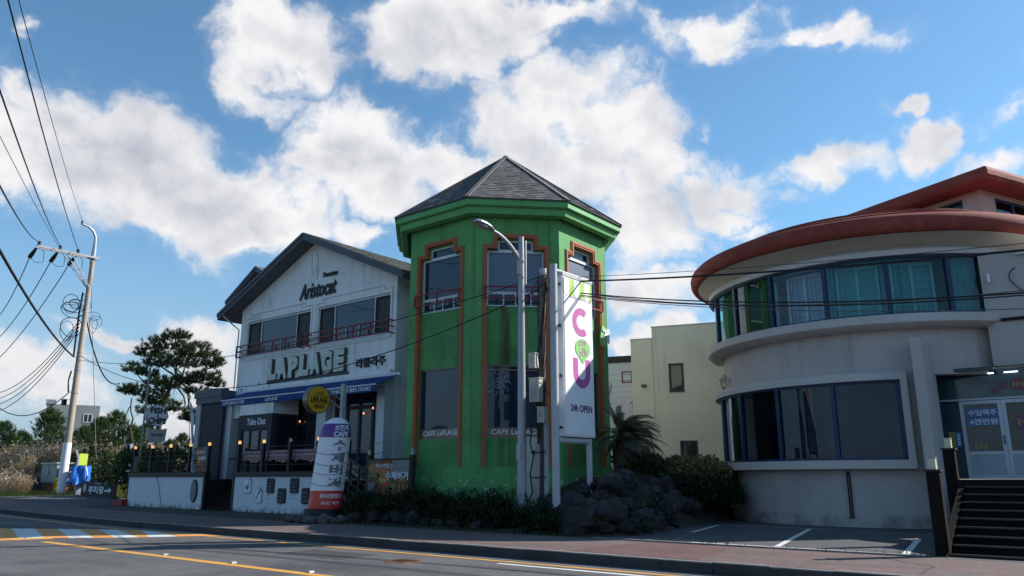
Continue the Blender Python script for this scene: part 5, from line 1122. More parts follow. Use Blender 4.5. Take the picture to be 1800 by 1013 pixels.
# ---------------------------------------------------------------- round building with the shop
RC = (-7.02, 29.9); RW = 5.34
def round_building():
    t = thing('round_shop_building', (*RC, 0), 'round grey stucco building with red rim roof and curved blue framed windows', 'building')
    L = lambda prof, a0, a1, n=40: MB().lathe(RC, prof, a0, a1, n, close=True)
    def wallseg(z0, z1, a0, a1): return L([(RW, z0), (RW, z1), (RW-.3, z1), (RW-.3, z0)], a0, a1, max(6, int(abs(a1-a0)/4)))
    mb = MB()
    for (z0, z1, a0, a1) in ((-.1, 1.7, -260, -61.5), (1.7, 4.35, -71.5, -61.5), (4.35, 5.75, -260, -30), (7.95, 8.6, -260, 20), (5.75, 7.95, -38.5, 20), (1.7, 4.35, -260, -168), (5.75, 7.95, -260, -168)):
        mb.lathe(RC, [(RW, z0), (RW, z1), (RW-.3, z1), (RW-.3, z0)], a0, a1, max(6, int(abs(a1-a0)/4)), close=True)
    mb.build('wall', 'stucco', t, smooth=True)
    mb = MB(); mb.lathe(RC, [(RW-.32, 1.62), (5.78, 1.66), (5.80, 1.90), (5.7, 1.91), (RW-.32, 1.91)], -170, -69.2, 30, close=True); mb.build('sill', 'stucco_trim', t, smooth=True)
    mb = MB(); mb.lathe(RC, [(RW-.32, 4.2), (5.72, 4.2), (5.72, 4.38), (5.60, 4.46), (RW-.1, 4.5), (RW-.32, 4.5)], -170, -69.2, 30, close=True); mb.lathe(RC, [(5.0, 1.91), (5.72, 1.91), (5.72, 4.198), (5.0, 4.198)], -71.0, -69.2, 2, close=True); mb.build('lintel', 'stucco_trim', t, smooth=True)
    mb = MB(); mb.lathe(RC, [(RW-.32, 5.72), (5.7, 5.72), (5.88, 5.85), (5.90, 6.08), (5.8, 6.12), (RW-.32, 6.12)], -170, -37.6, 40, close=True); mb.build('sill', 'stucco_trim', t, smooth=True)
    mb = MB(); mb.lathe(RC, [(RW-.32, 7.93), (5.74, 7.93), (5.74, 8.1), (5.5, 8.16), (RW-.1, 8.2), (RW-.32, 8.2)], -170, -37.6, 40, close=True); mb.lathe(RC, [(5.0, 6.12), (5.74, 6.12), (5.74, 7.928), (5.0, 7.928)], -39.8, -37.6, 2, close=True); mb.build('lintel', 'stucco_trim', t, smooth=True)
    def band(z0, z1, angs, gl, cur, frames_in):
        fr = MB(); Rg = 5.56
        fr.lathe(RC, [(Rg-.07, z0), (Rg+.05, z0), (Rg+.05, z0+.07), (Rg-.07, z0+.07)], angs[0]-22, angs[-1], 36, close=True); fr.lathe(RC, [(Rg-.07, z1-.07), (Rg+.05, z1-.07), (Rg+.05, z1), (Rg-.07, z1)], angs[0]-22, angs[-1], 36, close=True)
        wo = fr.build('window_band', 'blue_frame', t, smooth=True)
        for a in angs: MB().lathe(RC, [(Rg-.08, z0+.07), (Rg+.07, z0+.07), (Rg+.07, z1-.07), (Rg-.08, z1-.07)], a-.62, a+.62, 1, close=True).build('mullion', 'blue_frame', wo)
        aa = [angs[0]-20]+angs
        for i in range(len(aa)-1):
            a0, a1 = aa[i]+.5, aa[i+1]-.5; MB().lathe(RC, [(Rg-.01, z0+.05), (Rg-.01, z1-.05)], a0, a1, 6).build('pane', gl[i % len(gl)], wo, smooth=True)
        # back of the glazed bay: room wall with lattice doors and drapes
        mb = MB(); mb.lathe(RC, [(4.35, z0-.3), (4.35, z1+.3)], -175, angs[-1]+10, 40); mb.build('room_wall', 'interior' if z0 > 5 else 'room_blue', t, smooth=True)
        mb = MB(); mb.lathe(RC, [(4.2, z0-.31), (5.3, z0-.31)], -175, angs[-1]+2, 40); mb.lathe(RC, [(4.2, z1+.2), (5.3, z1+.2)], -175, angs[-1]+2, 40); mb.build('room_floor', 'interior', t)
        return wo
    up = band(6.12, 7.93, [-144, -126.4, -108.2, -89.4, -71.0, -53.4, -40.3], ['glass_greenish', 'glass_greenish', 'glass_greenish', 'glass_pale', 'glass_teal', 'glass_teal', 'glass_teal'], None, None)
    lo = band(1.91, 4.2, [-144.5, -127.2, -108.9, -90.1, -71.5], ['glass_lower'], None, None)
    # lattice window frames behind the upper glass
    for i, a in enumerate((-117.4, -98.6, -80.0, -62.2, -47)):
        n = radians(a); c = Vector((RC[0]+4.95*cos(n), RC[1]+4.95*sin(n), 0)); fr = Fr(c, (-sin(n), cos(n))); mb = MB(); w = .62 if i < 4 else .3
        for x in (-w, -.04, w-.08): mb.fbox(fr, x, x+.08, -.03, .03, 6.2, 7.85)
        for z in (6.2, 7.77): mb.fbox(fr, -w, w, -.028, .028, z, z+.08)
        for k in range(1, 6): mb.fbox(fr, -w, w, -.01, .01, 6.25+.27*k, 6.27+.27*k)
        for x in (-w*.5, w*.5, -w*.75, w*.25): mb.fbox(fr, x, x+.015, -.012, .012, 6.2, 7.8)
        mb.build('lattice_screen', 'white_frame', t)
        MB().fbox(fr, -w, w, -.06, -.05, 6.2, 7.85).build('screen_backing', 'curtain_blue', t)
    def drape(a0, a1, z0, z1, R, m, nm='curtain'):
        mb = MB(); n = int(abs(a1-a0)*3)
        P = []
        for i in range(n+1): a = a0+(a1-a0)*i/n; P.append((RC[0]+(R+.05*sin(i*1.1))*cos(radians(a)), RC[1]+(R+.05*sin(i*1.1))*sin(radians(a))))
        for i in range(n): mb.face([(*P[i], z0), (*P[i+1], z0), (*P[i+1], z1), (*P[i], z1)])
        mb.build(nm, m, t, smooth=True)
    for a0, a1 in ((-143, -139), (-108, -102), (-94.5, -91), (-89, -86)): drape(a0, a1, 1.95, 4.15, 5.2, 'curtain')
    for a0, a1 in ((-142, -131), (-125, -112)): drape(a0, a1, 6.15, 7.9, 5.2, 'drape_green')
    for a0, a1 in ((-90, -87.5), (-72.5, -69), (-66, -64)): drape(a0, a1, 6.15, 7.9, 5.0, 'curtain_blue')
    for a0, a1 in ((-52, -42),): drape(a0, a1, 6.15, 7.9, 5.2, 'curtain_blue')
    drape(-126, -118, 1.95, 4.15, 5.15, 'rusty')
    mb = MB(); mb.lathe(RC, [(.05, 4.56), (RW-.3, 4.56)], 0, 360, 40); mb.lathe(RC, [(.05, 4.9), (RW-.3, 4.9)], 0, 360, 40); mb.build('floor_slab', 'soffit', t)
    # soffit, bull-nosed red rim, low cone roof with two steps
    mb = MB(); mb.lathe(RC, [(RW+.003, 8.28), (5.45, 8.34), (5.85, 8.43), (6.12, 8.5)], 0, 360, 72); mb.build('soffit', 'soffit_cream', t, smooth=True)
    prof = [(6.10, 8.50), (6.22, 8.47), (6.32, 8.52), (6.38, 8.64), (6.39, 8.80), (6.34, 8.95), (6.22, 9.06), (6.02, 9.13), (5.8, 9.16)]
    MB().lathe(RC, prof, 0, 360, 80).build('roof_rim', 'red_roof', t, smooth=True, ang=80)
    mb = MB(); mb.lathe(RC, [(5.8, 9.16), (5.78, 9.26), (5.0, 9.52), (4.97, 9.61), (3.5, 10.08), (2.0, 10.52), (.02, 11.05)], 0, 360, 64); mb.build('roof', 'red_roof', t, smooth=True)
    # straight wing over the shop
    MB().box(-2.95, -.62, 26.0, 33, 4.55, 7.85).build('wing_wall', 'stucco', t); MB().box(-2.0, -.6, 25.9, 26.0-.003, 7.7, 7.86).build('wing_coping', 'stucco_trim', t)
    MB().box(-4.66, -4.38, 23.9, 25.45, -.1, 5.28).build('fin_wall', 'stucco', t)
    MB().box(-.66, -.62, 26.0, 33, -.1, 4.549).build('wing_lower_wall', 'stucco', t)
    mb = MB(); mb.lathe((.75, 27.2), [(2.2, 4.3), (2.45, 4.28), (2.6, 4.45), (2.6, 4.75), (2.45, 4.95), (2.1, 5.0)], 160, 290, 24); mb.build('red_canopy', 'red_roof', t, smooth=True)
    MB().lathe(RC, [(4.9, 1.1), (RW-.02, 1.1), (RW-.02, 1.15), (4.9, 1.15)], -60, -59, 1, close=True).build('wall_stub', 'stucco', t)
    # third storey, turned against the street
    e1 = Vector((.9093, -.4161, 0)); e2 = Vector((.4161, .9093, 0)); K = Vector((-3.345, 32.99, 0))
    W, Dp = 7.0, 9.0; o = K-e1*W
    def rect(off, z): return [o+(-e1-e2)*off+Vector((0, 0, z)), o+e1*W+(e1-e2)*off+Vector((0, 0, z)), o+e1*W+e2*Dp+(e1+e2)*off+Vector((0, 0, z)), o+e2*Dp+(e2-e1)*off+Vector((0, 0, z))]
    def sweep(prof, mb):
        rs = [rect(a, z) for a, z in prof]
        for i in range(len(rs)-1):
            for k in range(4): mb.face([rs[i][k], rs[i][(k+1) % 4], rs[i+1][(k+1) % 4], rs[i+1][k]])
        return rs
    f1 = Fr(o, e1); mb = MB(); wall_holes(mb, f1, 0, W, 8.5, 12.22, [(W-4.1, W-.72, 11.3, 12.02)], 0, .12)
    f2 = Fr(o+e1*W, e2); wall_holes(mb, f2, 0, Dp, 8.5, 12.22, [(.9, 4.0, 11.25, 12.02)], 0, .12)
    mb.fquad(Fr(o+e1*W+e2*Dp, -e1), 0, W, 0, 8.5, 12.2); mb.fquad(Fr(o+e2*Dp, -e2), 0, Dp, 0, 8.5, 12.2); mb.build('upper_storey', 'pink_stucco', t)
    window(f1, W-4.1, W-.72, 11.3, 12.02, -.03, t, 'blue_frame', 'glass_dark', cols=(W-2.9, W-1.9), w=.08)
    window(f2, .9, 4.0, 11.25, 12.02, -.03, t, 'blue_frame', ['glass_pale', 'glass_pale'], cols=(2.1,), w=.1)
    MB().fbox(f2, .95, 3.95, -.4, -.35, 11.25, 12.02).build('blind', 'curtain_blue', t)
    mb = MB(); rs = sweep([(-.02, 12.2), (.35, 12.16), (.72, 12.14), (.90, 12.2), (.98, 12.34), (.97, 12.52), (.88, 12.68), (.72, 12.77), (.5, 12.82), (-1.2, 12.9), (-3.5, 13.0)], mb); mb.face(rs[-1]); mb.build('upper_roof', 'red_roof', t, smooth=True, ang=60)
    # shop front
    fs = Fr((0, 26.2, 0), (1, 0)); zf = 1.38
    window(fs, -4.62, -.68, 3.62, 4.54, 0, t, 'alu_frame', 'glass_store', w=.05, name='transom')
    window(fs, -4.62, -4.0+.0, zf, 3.6, 0, t, 'blue_frame', 'glass_store', w=.03, name='side_light')
    for (a, b) in ((-4.0, -2.93), (-2.93, -1.83), (-1.83, -.73)):
        dd = .0 if a != -2.93 else -.0
        o_ = window(fs, a+.003, b-.003, zf, 3.6, .02, t, 'alu_frame', 'glass_door', rows=(zf+.72,), w=.1, name='shop_door')
        MB().fbox(fs, a+.1, b-.1, -.03, -.01, zf+.1, zf+.67).build('lower_panel', 'grooved_panel', o_)
        mb = MB()
        for k in range(14): x = a+.13+(b-a-.26)*k/13; mb.fbox(fs, x-.006, x+.006, -.009, -.002, zf+.1, zf+.67)
        mb.build('groove', 'alu_frame', o_); MB().fbox(fs, b-.13 if a > -3 else b-.06, b-.03, .022, .05, zf+.95, zf+1.2).build('handle', 'black_paint', o_)
    # stickers
    def quad(x0, x1, z0, z1, m, d=.0, nm='sticker'): return MB().fbox(fs, x0, x1, d-.029, d-.026, z0, z1).build(nm, m, t)
    quad(-3.86, -3.02, 3.14, 3.38, 'sticker_blue'); quad(-3.86, -3.02, 2.88, 3.12, 'sticker_blue')
    text('수입맥주', fs, -3.80, 3.17, .72, .17, -.024, 'white_letter', t, ext=.002, bold=.02); text('4캔만원', fs, -3.80, 2.91, .72, .17, -.024, 'white_letter', t, ext=.002, bold=.02)
    text('CU', fs, -3.65, 2.5, .6, .26, -.026, 'letter_grey', t, ext=.002, bold=.05)
    quad(-3.78, -3.4, 1.75+.42, 2.42, 'letter_grey'); text('1+1', fs, -3.72, 2.2, .28, .2, -.022, 'sticker_yellow', t, ext=.002, bold=.03)
    def burst(x, z, R, body='1+1'):
        P = [((R if i % 2 else R*.76)*cos(2*pi*i/28), (R if i % 2 else R*.76)*.95*sin(2*pi*i/28)) for i in range(28)]; MB().prism(P, fs.p(x, -.027, z), (1, 0, 0), (0, 0, 1), (0, -1, 0), .003).build('sticker', 'sticker_pink', t)
        if body: text(body, fs, x-R*.55, z-R*.32, R*1.1, R*.62, -.022, 'sticker_yellow', t, ext=.003, bold=.04)
    burst(-2.42, 2.95, .30); burst(-1.3, 2.95, .30)
    f3 = Fr((0, 26.2+.06, 0), (1, 0)); burst(-2.45, 4.02, .23); burst(-2.0, 4.0, .16, None); burst(-2.85, 4.0, .13, None); burst(-3.05, 3.87, .11, None)
    quad(-2.45, -1.95, 1.0+1.32, 2.62+.14, 'poster_green'); quad(-2.38, -1.95, 2.15, 2.3, 'sticker_blue')
    for k in range(5): MB().fbox(fs, -2.38+.09*k, -2.34+.09*k, -.025, -.022, 2.42, 2.54).build('sticker_mark', 'letter_grey', t)
    quad(-4.38, -4.22, 2.28, 2.72, 'sticker_yellow', -.0); quad(-4.21, -4.05, 2.28, 2.72, 'sticker_blue', 0); quad(-4.2, -4.06, 2.85, 3.5, 'sign_white', 0) if 0 else None
    for k in range(5): MB().fbox(fs, -4.34, -4.27, -.025, -.022, 2.34+.07*k, 2.38+.07*k).build('sticker_mark', 'letter_grey', t); MB().fbox(fs, -4.17, -4.09, -.025, -.022, 2.34+.07*k, 2.38+.07*k).build('sticker_mark', 'white_letter', t)
    for x in (-3.35, -2.75): MB().fbox(fs, x, x+.34, -.024, -.02, 4.36, 4.39).build('strip_light_reflection', 'reflection_glow', t)  # glowing bars on the glass stand in for reflected strip lights
    mb = MB(); mb.box(-4.62, -.68, 26.3, 26.4, zf, 4.5); mb.build('shop_interior', 'interior_dark', t)
    for k in range(3): MB().box(-4.5, -3.0, 25.55+.18*k, 25.62+.18*k, 4.40+.03*k, 4.50).build('shutter_slat', 'letter_side', t)
    # pipes, globe light
    mb = MB(); 
    for dx in (-.035, .045):
        a = radians(-88.5+dx*9); R = RW+.05; P = Pn(1478, 832, 24.5); mb.tube([(RC[0]+R*cos(a), RC[1]+R*sin(a), 1.55), (RC[0]+R*cos(a), RC[1]+R*sin(a), .25)], .022, 6)
    mb.tube([(RC[0]+(RW+.05)*cos(radians(-88.8)), RC[1]+(RW+.05)*sin(radians(-88.8)), 1.55), (RC[0]+(RW+.05)*cos(radians(-88.1)), RC[1]+(RW+.05)*sin(radians(-88.1)), 1.55)], .045, 8); mb.build('wall_pipe', 'black_paint', t)
    a = radians(-143); x, y = RC[0]+5.55*cos(a), RC[1]+5.55*sin(a); mb = MB(); mb.lathe((x, y), [(.01, 4.75), (.12, 4.8), (.16, 4.9), (.12, 5.0), (.01, 5.05)], n=16); mb.build('globe_lamp', 'lamp_off', t, smooth=True)
    mb = MB()
    for q in (0, 120, 240): mb.tube([(x, y, 4.5), (x+.12*cos(radians(q)), y+.12*sin(radians(q)), 4.68), (x+.1*cos(radians(q)), y+.1*sin(radians(q)), 4.82)], .014, 4)
    mb.build('lamp_bracket', 'black_paint', t)
    mb = MB(); mb.tube([(-2.05-.42*sin(pi*u)**.8*(1-u)+.95*u*u, 25.96, 7.35-1.5*u+.12*sin(pi*u)) for u in [i/18 for i in range(19)]], .014, 5); mb.tube([(-2.6, 25.95, 5.86), (-.7, 25.95, 5.86)], .05, 6); mb.build('wall_cable', 'wire', t)
    MB().box(-2.78, -2.7, 25.9, 26.0-.003, 7.0, 7.25).build('wall_plate', 'sign_white', t)
round_building()
def steps():
    t = thing('shop_steps', (0, 17, 0), 'dark wooden steps with pale edges rising to the shop door at the right', 'steps')
    x0, x1 = -2.98, 4.0
    for i in range(9):
        n = 16.55+.3*i; z = .055+.148*i; MB().box(x0, x1, n, n+.34, z-.045, z).build('tread', 'step_wood', t); MB().box(x0, x1, n-.012, n-.001, z-.03, z-.003).build('tread_edge', 'step_edge', t)
        MB().box(x0, x1, n+.04, n+.06, z-.19, z-.047).build('riser', 'dark_wood', t)
    MB().box(x0-.2, x1, 19.25, 26.18, 1.2, 1.365).build('platform', 'step_wood', t); MB().box(x0-.2, x1, 19.3, 19.4, 0, 1.2).build('platform_front', 'dark_wood', t); MB().box(x0-.21, x0-.13, 19.4, 26.1, 0, 1.2).build('platform_side', 'dark_wood', t)
    mb = MB(); mb.prism([(16.6, 0), (19.3, 0), (19.3, 1.3), (16.6, .12)], (x0-.16, 0, 0), (0, 1, 0), (0, 0, 1), (1, 0, 0), .12); mb.build('stringer', 'dark_wood', t)
    for (n, z1, xx) in ((16.62, 1.52, -3.1), (19.5, 2.0, -3.28)):
        MB().box(xx-.13, xx+.1, n-.11, n+.11, 0, z1).build('post', 'dark_wood', t); mb = MB(); mb.box(xx-.16, xx+.13, n-.14, n+.14, z1, z1+.04); mb.build('post_cap', 'black_paint', t)
        MB().box(xx-.08, xx+.05, n-.07, n+.07, z1+.04, z1+.24).build('lantern', 'lamp_off', t); MB().box(xx-.09, xx+.06, n-.08, n+.08, z1+.24, z1+.26).build('lantern_cap', 'galv', t)
steps()

# ---------------------------------------------------------------- pale green building behind
def pale_building():
    P = Vector((-17.33, 32.25, 0)); d = Vector((.956, .29, 0)).normalized(); fr = Fr(P, d); t = thing('pale_green_building', (P.x, P.y, 0), 'plain pale green rendered building with narrow brown windows between tower and round building', 'building')
    mb = MB(); wins = [(.72, 1.42, 5.25, 6.6), (1.08, 1.88, 2.0, 3.05)]
    wall_holes(mb, fr, 0, 5.6, 0, 8.35, wins, 0, .12); mb.fquad(Fr(P, (-fr.n.x*-1*0+0, 1)), 0, 0, 0, 0, 0)
    p = fr.p
    mb.face([p(0, 0, 0), p(0, 0, 8.35), p(0, -6, 8.35), p(0, -6, 0)]); mb.face([p(5.6, -6, 0), p(5.6, 0, 0), p(5.6, 0, 8.35), p(5.6, -6, 8.35)][::-1]); mb.face([p(0, 0, 8.35), p(5.6, 0, 8.35), p(5.6, -6, 8.35), p(0, -6, 8.35)])
    mb.build('wall', 'pale_green_wall', t)
    mb = MB(); wall_holes(mb, fr, -1.02, -.003, 0, 7.8, [(-1.02, -.1, 0, 3.0)], .05, .5); mb.face([p(-1.02, .05, 3), p(-1.02, -5, 3), p(-1.02, -5, 7.8), p(-1.02, .05, 7.8)]); mb.face([p(-1.02, .05, 7.8), p(0, .05, 7.8), p(0, -5, 7.8), p(-1.02, -5, 7.8)]); mb.face([p(-1.02, .05, 7.8), p(-1.02, -5, 7.8), p(-1.02, -5, 7.7)]); mb.face([p(0, .049, 0), p(0, .049, 7.8), p(0, 0, 7.8), p(0, 0, 0)]); mb.build('side_wall', 'pale_green_wall', t)
    MB().fbox(fr, -1.04, .02, -5, .07, 7.8, 7.86).fbox(fr, -.02, 5.62, -6, .03, 8.35, 8.41).build('parapet', 'box_beige', t)
    for (a, b, c, e) in wins:
        window(fr, a, b, c, e, -.02, t, 'brown_frame', 'glass_green', w=.1, cols=(a+.3,) if e < 4 else ())
        MB().fbox(fr, a-.04, b+.04, .002, .02, c-.05, c-.003).build('window_sill', 'box_beige', t)
    MB().fbox(fr, -.55, -.35, .05, .25, 5.55, 5.65).build('wall_spout', 'letter_side', t)
    # white boarded part
    f2 = Fr(P+d*-1.02-fr.n*.5, d)
    MB().fbox(f2, -2.6, -.003, -4, -.03, 0, 6.9).build('boarded_wall', 'plank_white', t)
    for k in range(24): MB().fbox(f2, -2.6, -.01, -.028, .0, .2+.275*k, .2+.275*(k+1)-.02).build('plank', 'plank_white', t)
    MB().fbox(f2, -2.7, .0, -4, .1, 6.85, 7.15).build('roof_edge', 'black_paint', t)
    window(f2, -.62, -.1, 5.85, 6.4, .03, t, 'red_rail', 'glass_dark', w=.06)
    mb = MB()
    for x in (-1.45, -1.15): mb.tube([f2.p(x, .03, 5.9), f2.p(x, .06, 5.75), f2.p(-1.3, .08, 5.3), f2.p(-1.25, .06, 4.4)], .035, 6)
    mb.tube([f2.p(-.2, .05, 4.9), f2.p(-.05, .3, 4.9), f2.p(-.05, .3, 3.5)], .03, 6); o = mb.build('vent_pipe', 'galv', t, smooth=True); o['kind'] = 'stuff'
    return fr, P, d
frp, Pp, dp = pale_building()
def aircon(x, lab):
    o = frp.p(x, .0, 2.35); t = thing('air_conditioner', o, lab, 'air conditioner', 'air conditioners on the shelf')
    MB().fbox(frp, x, x+.85, -.42, -.1, 2.36, 2.95).build('case', 'ac_white', t); mb = MB(); mb.prism([(.23*cos(2*pi*i/20), .23*sin(2*pi*i/20)) for i in range(20)], frp.p(x+.3, -.098, 2.65), frp.r, (0, 0, 1), frp.n, .015); mb.build('fan_grille', 'interior_dark', t)
    mb = MB(); mb.prism([(.05*cos(2*pi*i/10), .05*sin(2*pi*i/10)) for i in range(10)], frp.p(x+.3, -.08, 2.65), frp.r, (0, 0, 1), frp.n, .01); mb.build('fan_hub', 'ac_white', t)
    mb = MB(); mb.prism([(.05*cos(2*pi*i/10), .05*sin(2*pi*i/10)) for i in range(10)], frp.p(x+.72, -.098, 2.82), frp.r, (0, 0, 1), frp.n, .01); mb.build('badge', 'red_thing', t)
aircon(-1.75, 'left air conditioner with red badge on the shelf behind the palm'); aircon(-.85, 'right air conditioner half in shade at the end of the shelf')
tag(MB().fbox(frp, -2.2, -.1, -.5, -.02, 2.26, 2.345).build('shelf', 'box_beige'), 'pale shelf slab carrying the two air conditioners behind the palm', 'shelf')

# ---------------------------------------------------------------- things at the left by the pole
gz = rise(-55)
def left_things():
    a = Pz(150, 876, gz)
    s0, s1, n = -52.1, -47.4, 21.9; z0 = gz; t = thing('parking_sign_wall', (-49.7, n, z0), 'low dark sign wall with white Korean parking lettering and arrow', 'sign')
    MB().box(s0, s1, n, n+.3, z0-.1, z0+.86).build('wall', 'navy', t); MB().box(s1-.75, s1+.02, n-.02, n-.002, z0, z0+.84).build('end_panel', 'dirt', t); fr = Fr((0, n, 0), (1, 0))
    text('주차장', fr, s0+1.1, z0+.12, 2.1, .46, .02, 'white_letter', t, ext=.02, bold=.03); text('아리스토캣', fr, s0+2.0, z0+.62, 1.5, .19, .02, 'grey_letter', t, ext=.02, bold=.01)
    mb = MB(); mb.prism([(0, .12), (.55, .15), (.55, .04), (.85, .2), (.55, .36), (.55, .25), (0, .24)], fr.p(s0+3.3, .02, z0+.12), (1, 0, 0), (0, 0, 1), (0, -1, 0), .02); mb.build('arrow', 'white_letter', t)
    mb = MB(); mb.prism([(.18*cos(2*pi*i/14), .26*sin(2*pi*i/14)) for i in range(14)], fr.p(s0+.55, .004, z0+.45), (1, 0, 0), (0, 0, 1), (0, -1, 0), .02); mb.build('emblem', 'grey_letter', t)
    # cabinets
    t = thing('roadside_cabinet', (-59.3, 23.0, z0), 'big grey roadside utility cabinet on a concrete foot left of the pole', 'cabinet')
    MB().box(-60.4, -57.9, 22.6, 23.7, z0+.75, z0+2.0).build('body', 'box_grey', t); MB().box(-60.5, -57.8, 22.5, 23.8, z0+2.0, z0+2.1).build('lid', 'galv', t); MB().box(-60.3, -58.0, 22.7, 23.6, z0-.05, z0+.75).build('plinth', 'rusty', t)
    mb = MB(); mb.box(-59.2, -59.17, 22.585, 22.598, z0+.8, z0+1.95); mb.box(-58.95, -58.85, 22.57, 22.598, z0+1.3, z0+1.5); mb.build('door_seam', 'black_paint', t)
    mb = MB(); mb.box(-57.85, -57.2, 22.7, 23.2, z0+1.0, z0+1.75); mb.build('side_box', 'galv', t)
    mb = MB(); mb.tube([(-57.3, 22.4, z0), (-56.4, 22.1, z0+1.0)], .12, 8); tag(mb.build('cable_guard', 'yellow_guard'), 'bright yellow plastic cable guard leaning at the foot of the concrete pole', 'cable guard')
    p = Ps(141, 832, -54.0)
    t = thing('tarp_wrapped_box', (-54, p[1], z0), 'bright blue tarpaulin wrapped round a post box beside the concrete pole', 'box')
    MB().box(-54.1, -53.8, p[1]-.2, p[1]+.2, z0, z0+.8).build('post', 'blue_grey', t)
    mb = MB(); N = 18; V = []
    for j in range(7):
        z = z0+.7+1.12*j/6; V.append([( -54+(.46+.09*sin(k*2.1+j*.4)+.08*(1-j/6))*cos(2*pi*k/N)*1.0, p[1]+(.56+.09*sin(k*1.7+j*.5)-.05*(j == 6))*sin(2*pi*k/N), z-.10*(1-j/6)*sin(k*1.3)) for k in range(N)])
    for j in range(6):
        for k in range(N): k2 = (k+1) % N; mb.face([V[j][k], V[j][k2], V[j+1][k2], V[j+1][k]])
    mb.face(V[-1]); mb.build('tarpaulin', 'tarp_blue', t, smooth=True)
    mb = MB(); mb.tube([(-53.42, p[1]+.05, z0+1.78), (-53.36, p[1]+.12, z0+1.5), (-53.36, p[1]+.2, z0+1.2)], .05, 6); mb.build('pipe_end', 'sign_white', t); MB().tube([(-53.36, p[1]+.2, z0+1.2), (-53.36, p[1]+.1, z0+.75)], .05, 6).build('pipe_tail', 'black_paint', t)
    q = Ps(146, 808, -55.4); tag(MB().box(-55.5, -55.3, q[1]-.3, q[1]+.25, q[2]-.38, q[2]+.38).box(-55.42, -55.36, q[1]-.03, q[1]+.03, z0, q[2]-.38).build('lime_sign_box', 'lime_box'), 'small lime yellow box sign just above the blue tarpaulin', 'box')
    q = Ps(133, 805, -55.2); mb = MB(); mb.tube([(-54.9, q[1]+.1, z0), (-54.9, q[1]+.05, q[2]), (-54.9, q[1]-.15, q[2]+.5)], .07, 6); tag(mb.build('bent_pipe', 'galv'), 'thin bent grey pipe standing between the pole and the lime sign', 'pipe')
    for i, (px, lab) in enumerate(((213, 'left small yellow figure with white cap at the end of the parking sign'), (221, 'right small yellow figure with white cap beside the terrace wall'))):
        q = Pn(px, 872, 22.1); t = thing('garden_figure', (q[0], q[1], z0), lab, 'figure', 'small yellow figures by the sign')
        MB().lathe((q[0], q[1]), [(.01, z0), (.26, z0), (.28, z0+.3), (.22, z0+.75), (.12, z0+.82), (.01, z0+.83)], n=14).build('body', 'figure_yellow', t, smooth=True); MB().lathe((q[0], q[1]), [(.01, z0+.78), (.22, z0+.84), (.26, z0+.96), (.2, z0+1.1), (.01, z0+1.2)], n=14).build('cap', 'sign_white', t, smooth=True)
    for px, zt, lab in ((208, 1.9, 'leftmost upright stake of the rough fence behind the yellow figures'), (213, 2.0, 'second upright stake behind the yellow figures'), (218, 2.1, 'third upright stake behind the yellow figures'), (223, 2.3, 'rightmost upright stake behind the yellow figures')):
        q = Pn(px, 850, 25.5); tag(MB().tube([(q[0], q[1], z0), (q[0]+.1, q[1], zt+.3)], .13, 6).build('fence_stake', 'rusty'), lab, 'stake', 'stakes behind the yellow figures')
    q = Pn(222, 830, 23); mb = MB(); mb.tube([(q[0], 23, z0), (q[0], 23, 3.45)], .2, 10); tag(mb.build('violet_post', 'blue_grey', smooth=True), 'plain violet grey round post at the left end of the terrace', 'post')
    q = Pn(227, 830, 22.2); tag(MB().box(q[0]-.28, q[0]+.28, 22.15, 22.25, z0+.6, 2.2).box(q[0]-.04, q[0]+.04, 22.17, 22.23, z0, z0+.6).build('small_notice', 'sign_white'), 'narrow pale notice board against the left end of the terrace', 'notice')
    q = Pz(216, 883, .2); tag(MB().box(q[0]-.7, q[0]+.3, q[1]-.2, q[1]+.1, 0, .33).build('red_block', 'red_thing'), 'low red painted block on the pavement by the terrace corner', 'block')
    # grey house far behind the young pines
    c = Pd(118, 800, 125); t = thing('far_grey_house', (c[0], c[1], 0), 'distant grey flat roofed house rising behind the young pines at left', 'house'); d = Vector(ray(118, 840)[:2]+(0,)).normalized(); r = Vector((d.y, -d.x, 0)); fr = Fr((c[0], c[1], 0), r)
    MB().fbox(fr, -3.2, 3.3, -8, 0, 0, 11.4).fbox(fr, -1.6, 0.2, -7, .4, 0, 10.2).build('wall', 'far_concrete', t); MB().fbox(fr, -3.4, -2.2, -8.2, .1, 11.4, 12.0).build('parapet', 'galv', t); MB().fbox(fr, -5.2, -3.2, -6, -.5, 0, 6.2).build('annex', 'navy', t); MB().fbox(fr, -5.6, -3.1, -6.3, -.2, 6.2, 6.5).build('annex_roof', 'roof_fascia', t)
    window(fr, 1.35, 2.5, 9.0, 10.2, .06, t, 'white_frame', 'glass_dark', cols=(1.93,), w=.1)
left_things()

